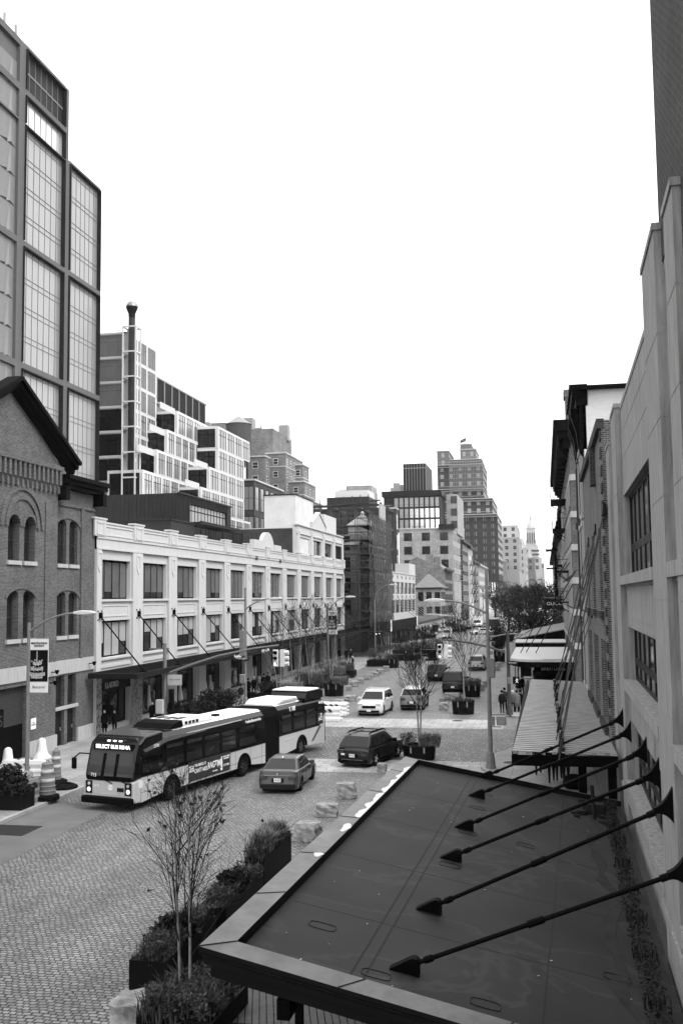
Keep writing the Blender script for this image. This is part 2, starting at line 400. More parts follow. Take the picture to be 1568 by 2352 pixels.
for i in range(N):
    a = P0 + PW * i; d1 = MB()
    m.box(a - .1, a + OW + .1, -.02, .14, 8.62, 8.76); m.box(a - .1, a + OW + .1, -.02, .14, 4.8, 4.94)
    m.box(a, a + OW, .05, .137, 4.3, 4.5)
    d1.box(a + .35, a + OW - .35, .1, .137, 8.3, 8.37); d1.box(a + .35, a + OW - .35, .1, .137, 7.62, 7.69)
    d1.box(a + .35, a + .42, .1, .137, 7.69, 8.3); d1.box(a + OW - .42, a + OW - .35, .1, .137, 7.69, 8.3); d1.build('spandrel_moulding', mm_, root); d1 = MB()
    d1.box(a - .1, a + OW + .1, -.05, -.0, 13.52, 13.6); d1.box(a - .1, a + OW + .1, -.05, -.0, 12.95, 13.03); d1.box(a - .1, a - .02, -.05, 0, 13.03, 13.52); d1.box(a + OW + .02, a + OW + .1, -.05, 0, 13.03, 13.52); d1.build('panel_moulding', mm_, root)
m.box(0, LEN, -.06, 0, 12.02, 12.14); m.box(0, LEN, -.07, .0, 12.72, 12.84); m.box(0, LEN, -.06, .4, 13.72, 13.84)
m.build('pilaster_order', white, root)
# third storey trim and gablets
m = MB()
for i in range(8, 13):
    c = P0 + PW * i - .975 if i < N else LEN - .6
    m.box(c - .5, c + .5, -.02, .1, 13.95, 17.05); m.box(c - .35, c + .35, -.08, -.02, 16.5, 17.0)
m.box(53.7, LEN, -.04, .1, 16.3, 16.42); m.box(53.7, LEN, -.08, .45, 17.3, 17.45)
c = P0 + PW * 9 + 3.2
m.prism([(c - 4, 17.45), (c + 4, 17.45), (c + 4, 17.95), (c, 19.5), (c - 4, 17.95)], 'y', .02, .42)
m.box(c - 4.3, c - 3.6, -.06, .45, 17.45, 18.2); m.box(c + 3.6, c + 4.3, -.06, .45, 17.45, 18.2)
m.bar((c - 4.2, .2, 18.0), (c, .2, 19.65), .6, .18); m.bar((c + 4.2, .2, 18.0), (c, .2, 19.65), .6, .18)
c = 40.9
m.prism([(c - 2.6, 13.84)] + arc(c, 13.9, 2.3, 180, 0, 12, 1.7) + [(c + 2.6, 13.84)], 'y', -.02, .38)
m.box(c - 5.2, c - 2.4, -.06, .42, 13.84, 14.6); m.box(c + 2.4, c + 5.2, -.06, .42, 13.84, 14.4)
m.build('pediment', white, root)
for k in (36.4, 45.6):
    m = MB()
    for q in (-.3, 0, .3): m.prism([(k + q - .1, 14.1 - 1.4), (k + q, 13.9 - 1.4), (k + q + .1, 14.1 - 1.4), (k + q, 14.35 - 1.4)], 'y', -.1, -.06)
    m.build('ornament', dark2, root)
rr = random.Random(3)
for i in range(N):
    a = P0 + PW * i
    win(root, a, 8.77, OW, 2.61, .42, 4, (.66,), black, glass2, fr=.1, mu=.09)
    win(root, a, 4.95, OW, 2.4, .42, 4, (.66,), black, glass2, fr=.1, mu=.09)
    if i >= 8: win(root, a, 14.1, OW, 1.85, .4, 4, (), black, glass2, fr=.1, mu=.09)
    sf = win(root, a, .45, OW, 3.5, .45, 4, (.72,), black, glass, fr=.1, mu=.08, name='shop_window')
    for row, (z_, h_, n_) in enumerate(((4.95, 2.4, 8), (8.77, 2.61, 12))):
        if i >= n_: continue
        for k in range(4):
            dn = rr.choice((.3, .35, .55, .75, 0, .5)) if row == 0 else rr.choice((0, 0, 0, .15))
            if dn > .7 and row == 0: continue
            bb = MB(); bb.box(a + .12 + k * OW / 4, a - .06 + (k + 1) * OW / 4, .43, .452, z_ + .1 + dn * h_, z_ + h_ * .94); bb.build('blind', [blind2, blind][row], root)
# roof structures
m = MB()
A = Yp(606.6, 1160, Y0 + 53.9); B = Yp(679, 1160, Y0 + 53.9)
m.box(53.9, 63, -(B.x - F), -(A.x - F), 13.3, 20.85)
m.build('stair_bulkhead', brick_white, root)
m = MB(); m.box(53.8, 63.1, -(B.x - F) - .1, -(A.x - F) + .1, 20.85, 20.97); m.build('coping', dark, root)
MB().box(73, 81, 1.0, 8, 17.0, 20.1).build('bulkhead', white, root); MB().box(.4, 3, 3.0, 9, 13.3, 15.9).build('bulkhead', white, root)
m = MB(); m.box(53.6, 53.88, .6, 9, 13.3, 16.9); m.build('party_wall', brick_b, root)
# glass and steel canopy hung on rods, kept on the building as one of its parts
cn = MB(); x1 = 90.5 
cn.box(-1.3, x1, -3.35, -3.15, 3.82, 4.14); cn.box(-1.3, -1.1, -3.15, -.1, 3.82, 4.14); cn.box(-1.1, x1, -.25, -.12, 4.0, 4.16)
for i in range(int(x1 / .55)): cn.box(-.9 + i * .55, -.82 + i * .55, -3.15, -.25, 4.02, 4.1)
cn.build('canopy', dark, root)
m = MB(); m.box(-1.1, x1, -3.14, -.26, 3.95, 3.99); m.build('canopy_glass', glass2, root)
for i in range(N + 1):
    c = P0 + PW * i - .975; c = max(.45, min(c, LEN - .5))
    r = MB(); r.tube([(c, -.05, 7.72), (c - .1, -3.15, 4.2)], .045, 6); r.box(c - .14, c + .14, -.2, -.04, 7.52, 7.92)
    for q in ((-.28, -.28), (.28, -.28), (-.28, .28), (.28, .28)): r.box(c + q[0] - .05, c + q[0] + .05, -.08, -.04, 7.72 + q[1] - .05, 7.72 + q[1] + .05)
    r.box(c - .22, c + .05, -3.3, -2.9, 4.1, 4.24); r.build('tie_rod', black, root)
M = frame_m((1.9, .0, 3.5), (1, 0, 0), (0, 0, 1))
text('LLADRO', .55, gm('grey letters', .4, var=0), root, frame_m((2.5, .0, 3.12), (1, 0, 0), (0, 0, 1)), ext=.02)
m = MB(); m.box(.9, 5.65, .05, .13, 2.75, 3.95); m.build('shop_fascia', dark, root)
text('Bernardaud', .42, letter_w, root, frame_m((19.5, -3.37, 3.98), (1, 0, 0), (0, 0, 1)), ext=.01)
text('ALICE + OLIVIA', .38, letter_w, root, frame_m((27.8, -3.37, 3.98), (1, 0, 0), (0, 0, 1)), ext=.01)
mural = bpy.data.materials.new('black and white mural'); mural.use_nodes = True
n = mural.node_tree; vb = n.nodes.new('ShaderNodeTexVoronoi'); vb.feature = 'DISTANCE_TO_EDGE'; vb.inputs['Scale'].default_value = 2.3
nz = n.nodes.new('ShaderNodeTexNoise'); nz.inputs['Scale'].default_value = 1.8; tc = n.nodes.new('ShaderNodeTexCoord')
va = n.nodes.new('ShaderNodeVectorMath'); va.operation = 'ADD'; n.links.new(tc.outputs['Object'], nz.inputs[0]); n.links.new(nz.outputs['Color'], va.inputs[0]); n.links.new(tc.outputs['Object'], va.inputs[1])
n.links.new(va.outputs[0], vb.inputs['Vector']); cr = n.nodes.new('ShaderNodeValToRGB'); cr.color_ramp.elements[0].position = .04; cr.color_ramp.elements[1].position = .06
cr.color_ramp.elements[0].color = (.02, .02, .02, 1); cr.color_ramp.elements[1].color = (.3, .3, .3, 1)
n.links.new(vb.outputs['Distance'], cr.inputs[0]); n.links.new(cr.outputs[0], n.nodes['Principled BSDF'].inputs['Base Color'])
for x0, x1 in ((.1, .82), (5.75, 7.45)): MB().box(x0, x1, -.06, -.045, .15, 3.9).build('mural_panel', mural, root)
for u, w_2, z0, z1 in ((7.9, .5, 1.0, 3.1), (9.8, .4, .7, 2.4), (16.2, .5, .6, 2.2), (22.2, .45, .6, 2.1), (23.6, .45, .6, 2.1), (30.5, .5, .8, 2.0)):
    MB().lathe([(.05, z0), (w_2 * .55, z0 + .2), (w_2 * .45, z0 + .6), (.12, z1 - .5), (.08, z1)], 8, (u, .4, 0)).build('shop_display', gm('display', .55, .6, var=.2), root)

# small dark metal-clad pavilion on its roof
r2 = thing('metal_pavilion', 'dark ribbed metal penthouse with a strip of tall windows standing on the warehouse roof', 'penthouse', (-33.2, 88.0, 13.3), PI / 2)
m = MB(); hs = [(3.0, 14.6, 2.6, 4.6)]
wall(m, 0, 15.8, 0, 5.35, hs, 0, .3); shell(m, 0, 15.8, 0, 15.5, 0, 5.35)
for i in range(40): m.box(-.08, 0, .2 + i * .4, .26 + i * .4, 0, 5.3)
for i in range(8): m.box(.1 + i * .36, .16 + i * .36, -.07, 0, 0, 5.3)
for i in range(33): m.box(3.0 + i * .36, 3.06 + i * .36, -.07, 0, 4.65, 5.3)
m.box(-.12, 15.9, -.12, .1, 5.3, 5.45); m.build('cladding', dark2, r2)
win(r2, 3.0, 2.6, 11.6, 2.0, .2, 12, (.7,), black, skyglass, mu=.1)
m = MB(); m.box(3, 15, -1.6, -1.5, 2.2, 2.3)
for i in range(25): m.box(3 + i * .5, 3.04 + i * .5, -1.58, -1.54, 1.2, 2.2)
m.build('railing', black, r2)
r2 = thing('roof_pergola', 'low dark steel pergola and shed roof behind the long parapet', 'pergola', (-30.5, 86.5, 13.3), PI / 2)
m = MB(); m.box(0, 13, 0, .12, 2.3, 2.55); m.box(0, 13, 6, 6.12, 2.3, 2.55)
for i in range(27): m.box(i * .5, i * .5 + .06, 0, 6, 2.4, 2.46)
for u in (0, 6.4, 12.9): m.box(u, u + .1, 0, .1, 0, 2.3); m.box(u, u + .1, 6, 6.1, 0, 2.3)
m.build('frame', dark, r2)
m = MB(); m.box(-6, -.2, .6, 5, 0, 2.2); m.box(-6.1, -.1, .5, 5.1, 2.2, 2.3); m.build('shed', dark2, r2)
r2 = thing('roof_wall', 'dark brick party wall on the roof between pergola and white stair bulkhead', 'wall', (-36.5, 100.5, 13.3), PI / 2)
m = MB(); m.box(0, 13, 0, .4, 0, 3.9); m.build('wall', brick_b, r2); m = MB(); m.box(-.1, 13.1, -.1, .5, 3.9, 4.05); m.build('coping', dark, r2)

# ---------------------------------------------------------------- brick building with gable at far left
root = thing('gabled_brick_building', 'old brick building at the left edge with a dark pediment gable and arched windows', 'building', (F, 30, 0), PI / 2)
def U(y): return y - 30
m = MB()
wh = [(54.75, 55.85, 10.9, 13.6), (56.25, 57.35, 10.9, 13.6), (54.75, 55.85, 6.6, 9.25), (56.25, 57.35, 6.6, 9.25), (54.75, 55.85, .1, 4.25), (56.25, 57.35, .1, 4.25)]
wall(m, U(54.3), U(59.75), 0, 15.6, [(U(a), U(b), c, d) for a, b, c, d in wh], .1, .35)
for a, b, c, d in wh[:4]: arch_fill(m, U(a), U(b), d, .3, .1, .34)
gh = []
for c0 in (50.2, 44.4):
    gh += [(c0 - 1.45, c0 - .25, 10.9, 13.4), (c0 + .25, c0 + 1.45, 10.9, 13.4), (c0 - 1.45, c0 - .25, 6.65, 9.3), (c0 + .25, c0 + 1.45, 6.65, 9.3)]
gate = [(46.8, 51.2, .05, 4.1), (41.2, 44.5, .05, 4.1)]
wall(m, U(38), U(54.3), 0, 16.6, [(U(a), U(b), c, d) for a, b, c, d in gh + gate], -.12, .45)
m.quad((U(54.3), -.12, 0), (U(54.3), .1, 0), (U(54.3), .1, 17), (U(54.3), -.12, 17))
for a, b, c, d in gh: arch_fill(m, U(a), U(b), d, .6 if d > 11 else .3, -.12, .3)
ap = 48.64; m.prism([(U(ap - 6.6), 16.6), (U(ap + 5.9), 16.6), (U(ap + 5.9), 16.75), (U(ap), 20.35), (U(ap - 6.6), 16.6)], 'y', -.12, .3)
shell(m, U(38), U(54.3), -.12, 24, 0, 16.6); shell(m, U(54.3), U(59.75), .1, 24, 0, 15.6)
m.build('wall', brick_a, root)
# string course, base, sills
m = MB(); m.box(U(38), U(54.35), -.2, -.12, 4.35, 5.15); m.box(U(54.35), U(59.75), .02, .1, 4.35, 5.15)
for a, b, c, d in wh[:4]: m.box(U(a) - .12, U(b) + .12, -.0, .1, c - .22, c)
for a, b, c, d in gh: m.box(U(a) - .12, U(b) + .12, -.24, -.12, c - .22, c)
for a, b in ((51.25, 54.42), (57.5, 59.75)): m.box(U(a), U(b), -.2 if a < 52 else .0, .1, .1, .95)
m.box(U(54.6), U(57.5), -.0, .1, 2.25, 2.45)
m.build('stone_band', stone, root)
# arches in relief
m = MB()
for c0, zc, r, ya in ((50.2, 12.75, 2.35, -.12), (44.4, 12.75, 2.35, -.12)):
    for r_ in (r, r * .78):
        o_ = arc(U(c0), zc, r_, 180, 0, 20); i_ = arc(U(c0), zc, r_ - .28, 180, 0, 20)
        for k in range(20): m.prism([o_[k], o_[k + 1], i_[k + 1], i_[k]], 'y', ya - .1, ya)
    for q in (-.85, .85):
        o_ = arc(U(c0 + q), 12.8, .85, 180, 0, 12); i_ = arc(U(c0 + q), 12.8, .62, 180, 0, 12)
        for k in range(12): m.prism([o_[k], o_[k + 1], i_[k + 1], i_[k]], 'y', ya - .06, ya)
for c0, z, y in ((56.05, 13.35, .1), (56.05, 9.0, .1), (50.2, 9.05, -.12), (44.4, 9.05, -.12)):
    o_ = arc(U(c0), z - .3, 1.75, 170, 10, 14, .95); i_ = arc(U(c0), z - .3, 1.55, 170, 10, 14, .62)
    for k in range(14): m.prism([o_[k], o_[k + 1], i_[k + 1], i_[k]], 'y', y - .06, y)
for k in range(26): 
    u = U(41) + k * .52; m.box(u, u + .22, -.42, -.12, 15.5, 16.35); m.box(u, u + .22, -.3, -.12, 15.0, 15.5)
m.box(U(38), U(54.4), -.46, -.12, 16.35, 16.6); m.box(U(54.3), U(59.75), .0, .1, 14.4, 14.6)
m.box(U(57.7), U(58.05), -.02, .1, 5.2, 14.4)
m.box(U(52.75), U(53.0), -.2, -.12, 5.2, 14.4)
m.build('brick_relief', brick_a, root)
m = MB(); 
for sgn, x0, x1 in ((1, ap, 55.75), (-1, ap, 41.5)):
    a = Vector((U(x0), 0, 20.75)); b = Vector((U(x1), 0, 16.95))
    for dy, hh, off in ((.9, .22, 0), (.7, .25, -.25), (.45, .25, -.5)):
        m.bar(a + Vector((0, -.12 - dy / 2 + .1, off)), b + Vector((0, -.12 - dy / 2 + .1, off)), dy, hh)
m.build('gable_cornice', black, root)
m = MB()
for dy, z0, z1 in ((.95, 15.95, 16.2), (.7, 15.7, 15.95), (.45, 15.45, 15.7)): m.box(U(54.35), U(60.2), .1 - dy, .3, z0, z1)
m.box(U(54.4), U(54.9), -.6, .1, 14.7, 15.5); m.box(U(59.5), U(60.0), -.6, .1, 14.7, 15.5)
m.build('cornice', black, root)
for a, b, c, d in wh[:4]: win(root, U(a), c, b - a, d - c, .3, 1, (.45,), dark2, [glass2, glass][int(c) % 2], fr=.09)
for a, b, c, d in gh: win(root, U(a), c, b - a, d - c, .25, 1, (.45,), dark2, glass2, fr=.1)
for a, b, c, d in wh[4:]:
    win(root, U(a), 2.45, b - a, 1.8, .32, 1, (), dark2, glass2, fr=.1)
    o = MB().box(0, b - a, 0, .08, 0, 2.25).build('door', dark, root, loc=(U(a), .3, .05)); MB().box(b - a - .2, b - a - .14, -.07, 0, .95, 1.15).build('handle', steel, o)
for a, b in ((46.8, 51.2), (41.2, 44.5)):
    m = MB()
    for k in range(34): m.box(U(a), U(b), .2 + (k % 2) * .03, .26, 2.0 + k * .062, 2.0 + k * .062 + .062)
    m.build('roller_shutter', steel_d, root)
    MB().box(U(a) + .05, U(b) - .05, .2, .28, .05, 2.0).build('gate_panel', black, root)
for y_, z_, dy in ((58.9, 4.75, .0), (53.6, 4.6, -.2), (53.4, 4.0, -.2)):
    o = MB().box(-.03, .03, -.3, 0, -.03, .03).build('bracket_lamp', black, root, loc=(U(y_), dy, z_)); MB().lathe([(.06, -.12), (.14, .12)], 10, (0, -.36, 0)).build('shade', black, o)
m = MB(); m.box(U(45.2), U(46.4), -1.4, -1.2, 2.1, 3.3); sg = m.build('projecting_sign', black, root)
text('DS', .8, gm('sign grey', .12, var=0), sg, frame_m((U(45.8), -1.41, 2.7), (1, 0, 0), (0, 0, 1)), ext=.01)
m = MB(); m.box(U(51.45), U(52.0), -.16, -.13, 1.6, 2.2); sg = m.build('small_notice', letter_w, root)
text('NO\nPARKING', .12, letter_d, sg, frame_m((U(51.72), -.165, 1.9), (1, 0, 0), (0, 0, 1)), ext=.003)
# ---------------------------------------------------------------- tall glass tower behind
root = thing('glass_office_tower', 'tall grey office tower of gridded reflective glass rising behind the brick gable', 'tower', (-68, 70, 0), PI / 2)
def U(y): return y - 70
m = MB(); shell(m, U(80), U(132.6), 0, 30, 0, 84.9); shell(m, U(132.6), U(143.9), 0, 30, 0, 74.1)
m.quad((U(80), .0, 0), (U(132.6), 0, 0), (U(132.6), 0, 84.9), (U(80), 0, 84.9)); m.quad((U(132.6), 0, 0), (U(143.9), 0, 0), (U(143.9), 0, 74.1), (U(132.6), 0, 74.1))
tframe = gm('tower grey frame', .17, .5, var=.08)
m.build('wall', tframe, root)
# frame grid in relief
m = MB()
cols = [(98.0, 98.6), (118.3, 119.9), (131.5, 133.0), (143.5, 143.9)]
m.box(U(118.35), U(119.95), -.5, 0, 0, 84.9); m.box(U(131.45), U(132.6), -.5, 0, 0, 84.9); m.box(U(132.6), U(133.05), -.5, 0, 0, 74.1); m.box(U(143.5), U(143.95), -.5, 0, 0, 74.1)
for z0, z1 in ((84.3, 84.95), (77.7, 78.65), (73.5, 73.75), (56.5, 57.35), (39.7, 40.6), (23, 24)):
    m.box(U(119.95), U(131.45), -.5, 0, z0, z1)
    if z1 < 80: m.box(U(80), U(118.35), -.5, 0, z0, z1)
for z0, z1 in ((73.7, 74.2), (56.6, 57.45), (39.8, 40.7), (23, 24)): m.box(U(133.05), U(143.5), -.5, 0, z0, z1)
m.box(U(80), U(118.35), -.5, 0, 84.0, 84.95)
m.build('frame_grid', tframe, root)
k = 0
for (a, b, z0, z1, kind) in ((119.95, 131.45, 57.35, 73.5, 0), (119.95, 131.45, 40.6, 56.5, 0), (119.95, 131.45, 24, 39.7, 0), (133.05, 143.5, 57.45, 73.7, 0), (133.05, 143.5, 40.7, 56.6, 0), (133.05, 143.5, 24, 39.8, 0), (119.95, 131.45, 73.75, 77.7, 1), (119.95, 131.45, 78.65, 84.3, 2)):
    p = MB(); p.quad((U(a), -.08, z0), (U(b), -.08, z0), (U(b), -.08, z1), (U(a), -.08, z1))
    o = p.build('curtain_wall', [skyglass, gm('tower bright glass', .62, .2, metal=.6, var=.02), gm('dark louvre', .06, .5, var=.1)][kind], root)
    f = MB(); n_ = 7
    for i in range(n_ + 1): f.box(U(a) + (b - a) * i / n_ - .04, U(a) + (b - a) * i / n_ + .04, -.13, -.09, z0, z1)
    if kind == 0:
        q = z0 + 3.1
        while q < z1 - .5:
            f.box(U(a), U(b), -.15, -.09, q, q + .06); f.box(U(a), U(b), -.15, -.09, q + .75, q + .81); q += 4.02
    if kind == 2: f.box(U(a), U(b), -.17, -.09, 81.3, 81.55)
    f.build('mullions', gm('mullion grey', .24, .5, var=0), o)
    e = MB(); e.box(U(a), U(b), -.75, -.09, z1 - .12, z1 + .02); e.box(U(a), U(a) + .12, -.75, -.09, z0, z1); e.box(U(b) - .12, U(b), -.75, -.09, z0, z1)
    e.build('surround', dark, o)
m = MB(); rr = random.Random(5)
for (z0, n_) in ((57.35, 6), (40.6, 4), (24, 4)):
    for j in range(n_):
        zb = z0 + j * 4.03
        if zb > 80: continue
        for i in range(9):
            ua = U(98.6) + i * 2.19; x = -.1; d = -.38
            A = (ua, x, zb); B = (ua + 2.19, x, zb); C = (ua + 2.19, x, zb + 4.03); D = (ua, x, zb + 4.03); E_ = (ua + (1.75 if i % 2 else .5), d, zb + .2)
            F_ = (ua + (1.35 if i % 2 else .9), x - .02, zb + 4.0)
            for t in ((A, B, E_), (B, C, F_, E_), (F_, D, A, E_)): m.poly(t)
m.build('folded_panels', gm('folded metal panel', .24, .45, var=.05, metal=.3), root)
for y_ in (118.5, 121.5, 113): 
    a = MB(); a.tube([(U(y_), 2, 84.9), (U(y_), 2, 89)], .22, 6); a.build('antenna', steel, root)

# ---------------------------------------------------------------- stepped white-framed office block
root = thing('stepped_white_frame_building', 'white framed modern block stepping down in glass boxes behind the warehouse', 'building', (-66, 151, 0), PI / 2)
def U(y): return y - 151
L0 = 52.7; PT = 4.12
def glassbox(u0, u1, y0, y1, z0, z1, nb, gtop=skyglass2, frontglass=glass, capf=True):
    """one storey: street face with white frame and bays, camera-facing end glass"""
    b = MB(); b.box(u0, u1, y0, y1, z0, z1); o = b.build('storey', frontglass, root)
    f = MB(); t = .42
    f.box(u0 - .12, u1 + .12, y0 - .12, y0, z1 - t, z1 + .03); f.box(u0 - .12, u1 + .12, y0 - .12, y0, z0 - .03, z0 + .18)
    for i in range(nb + 1): q = u0 + (u1 - u0) * i / nb; f.box(q - .25, q + .25, y0 - .125, y0 - .003, z0 + .18, z1 - t)
    f.box(u0 - .12, u0, y0, y1, z1 - t, z1 + .03); f.box(u0 - .12, u0, y0, y1, z0 - .03, z0 + .18); f.box(u0 - .12, u0, y0, y0 + .45, z0 + .18, z1 - t); f.box(u0 - .12, u0, y1 - .3, y1, z0 + .18, z1 - t)
    f.box(u0 - .1, u1, y0, y1, z1, z1 + .06); f.build('white_frame', white2, o)
    g_ = MB()
    for i in range(nb): a = u0 + (u1 - u0) * i / nb + .25; c = u0 + (u1 - u0) * (i + 1) / nb - .25; g_.quad((a, y0 - .03, z0 + .18), (c, y0 - .03, z0 + .18), (c, y0 - .03, z1 - t), (a, y0 - .03, z1 - t))
    g_.build('glazing', gtop, o)
    h = MB()
    for i in range(nb):
        a = u0 + (u1 - u0) * i / nb + .25; c = u0 + (u1 - u0) * (i + 1) / nb - .25
        for s_ in (0, .33, .66, 1): q = a + (c - a) * s_; h.box(q - .05, q + .05, y0 - .08, y0 - .035, z0 + .18, z1 - t)
        h.box(a, c, y0 - .075, y0 - .035, z0 + 2.6, z0 + 2.68)
    n_ = max(2, int((y1 - y0) / 1.6))
    for i in range(1, n_): q = y0 + (y1 - y0) * i / n_; h.box(u0 - .07, u0 - .003, q - .05, q + .05, z0 + .2, z1 - t)
    h.box(u0 - .065, u0 - .003, y0 + .4, y1, z0 + 2.6, z0 + 2.68)
    h.build('mullions', black, o)
    return o
# upper block: 3 louvred storeys then glass
XA = -66
for k in range(6):
    z1 = L0 - PT * k - (.4 if k > 2 else 0) * 0; z0 = z1 - PT
    lv = gm('louvre grey', .22, .6, var=.05); wht = k < 3
    o = glassbox(0, 12.2, 0, 15, z0, z1, 3, lv if wht else skyglass2, glass if not wht else lv)
    if wht:
        h = MB()
        for j in range(24): h.box(-.1, -.03, .55, 15, z0 + .3 + j * .14, z0 + .36 + j * .14)
        for j in range(24): h.box(.3, 11.9, -.1, -.03, z0 + .3 + j * .14, z0 + .36 + j * .14)
        h.build('louvre_blades', gm('louvre grey light', .34, .6, var=.05), o)
    e = MB()
    e.box(-.3, -.12, 0, 15, z1 - .3, z1 + .02); e.box(-.3, -.12, -.12, .5, z0, z1); e.box(-.3, -.12, 5.3, 5.7, z0, z1); e.build('end_frame', white2, o)
m = MB(); m.box(-.2, 12.2, 0, 15, 0, L0 - 6 * PT); m.build('plinth', stone, root)
# cascades: rows at levels below, plane XB then XC
def lev(px, py, X): return W(207 + px * .388, 690 + py * .388, X)
XB, XC = -62.5, -58.5
for row, (pxa, pxb, py) in enumerate(((515, 682, 655), (455, 682, 800), (395, 640, 930), (310, 600, 1080), (300, 600, 1230))):
    a = lev(pxa, py, XB); b = lev(pxb, py + (pxb - pxa) * .45, XB)
    z1 = lev(515, 655, XB).z - PT * row
    nb = max(2, round((b.y - a.y) / 3.6))
    glassbox(U(a.y), U(b.y) + 1, XA - XB, XA - XB + (9 if row < 3 else 6), z1 - PT, z1, nb, skyglass2 if row != 2 else skyglass)
for row, (pxa, pxb, py) in enumerate(((755, 938, 745), (755, 905, 745), (705, 905, 1000), (655, 905, 1120), (655, 945, 1200))):
    a = lev(pxa, py, XC); b = lev(pxb, py + (pxb - pxa) * .45, XC)
    z1 = lev(755, 745, XC).z - PT * row
    nb = max(3, round((b.y - a.y) / 5.0))
    glassbox(U(a.y), U(b.y), XA - XC, XA - XC + 9, z1 - PT, z1, nb, skyglass)
m = MB(); a = lev(655, 1120, XC); m.box(U(a.y), U(a.y) + 50, XA - XC, XA - XC + 9, 0, lev(755, 745, XC).z - 5 * PT)
a = lev(310, 1120, XB); m.box(U(a.y), U(a.y) + 30, XA - XB, XA - XB + 9, 0, 20); m.build('lower_wall', white2, root)
# terrace railings
for (pxa, pxb, py, X) in ((395, 512, 688, XB), (335, 455, 815, XB), (310, 395, 935, XB), (640, 705, 1012, XC), (590, 655, 1130, XC)):
    a = lev(pxb, py, X); m = MB(); q = -XA * 0
    ub = U(a.y); y_ = XA - X
    m.box(ub - 7, ub, y_ + .3, y_ + .35, a.z + .3, a.z + 1.4); m.build('glass_railing', gm('railing glass', .45, .2, var=0), root)
# exhaust flue in its lattice
m = MB(); m.tube([(-1.2, -1.3, 24), (-1.2, -1.3, 55)], .55, 12); m.build('flue', dark2, root, smooth=True)
m = MB(); m.lathe([(.55, 54.6), (.6, 55.4), (.98, 56.3), (1.0, 56.5)], 14, (-1.2, -1.3, 0)); m.build('flue_cowl', dark, root)
m = MB(); m.lathe([(1.02, 56.5), (.95, 56.8), (.6, 57.3), (.5, 57.35)], 14, (-1.2, -1.3, 0)); m.build('flue_cap', steel, root)
m = MB()
for x in (-2.2, -.2):
    for y in (-2.4, -.2): m.box(x - .1, x + .1, y - .1, y + .1, 24, 53.2)
for k in range(8):
    z = 53.0 - PT * k
    m.box(-2.2, -.2, -2.5, -2.3, z - .1, z + .12); m.box(-2.2, -.2, -.3, -.1, z - .1, z + .12); m.box(-2.3, -2.1, -2.3, -.3, z - .1, z + .12); m.box(-.3, -.1, -2.3, -.3, z - .1, z + .12)
m.build('flue_lattice', white2, root)
# dark rooftop plant behind the cascade
r2 = thing('plant_screen', 'dark slatted plant screen and clutter on the roof behind the white framed block', 'roof plant', (-72, 175, 36), PI / 2)
m = MB(); m.box(0, 34, 0, 12, 0, 10.5)
m.build('wall', brick_far, r2)
m = MB()
for i in range(7): m.box(3.2 + i * 4.0, 6.9 + i * 4.0, -.25, -.05, 10.6, 15.2)
m.build('screen_panel', gm('plant screen', .045, .7), r2)
m = MB(); m.box(2.5, 32, -.4, .2, 15.2, 15.5); m.box(2.5, 32, -.4, .2, 10.3, 10.6)
for i in range(8): m.box(2.8 + i * 4.0, 3.1 + i * 4.0, -.38, 0, 10.6, 15.2)
for i in range(12): x = rr.uniform(0, 60); m.box(x, x + rr.uniform(.5, 2.5), 1, 4, 8, 10 + rr.uniform(1, 3))
m.build('screen_frame', steel, r2)
r2 = thing('water_tank', 'round wooden water tank with a conical roof behind the white framed block', 'water tank', (-70, 225, 38))
m = MB(); m.lathe([(3, 6), (3, 12)], 18); 
m.build('tank', gm('weathered wood', .13, .9, var=.2, streak=True), r2); m = MB(); m.lathe([(3.2, 12), (.2, 14)], 18); m.build('roof', steel, r2)
m = MB()
for a in range(4): x, y = 2.2 * math.cos(a * PI / 2 + .7), 2.2 * math.sin(a * PI / 2 + .7); m.box(x - .15, x + .15, y - .15, y + .15, -38, 6)
m.build('stand', dark, r2)

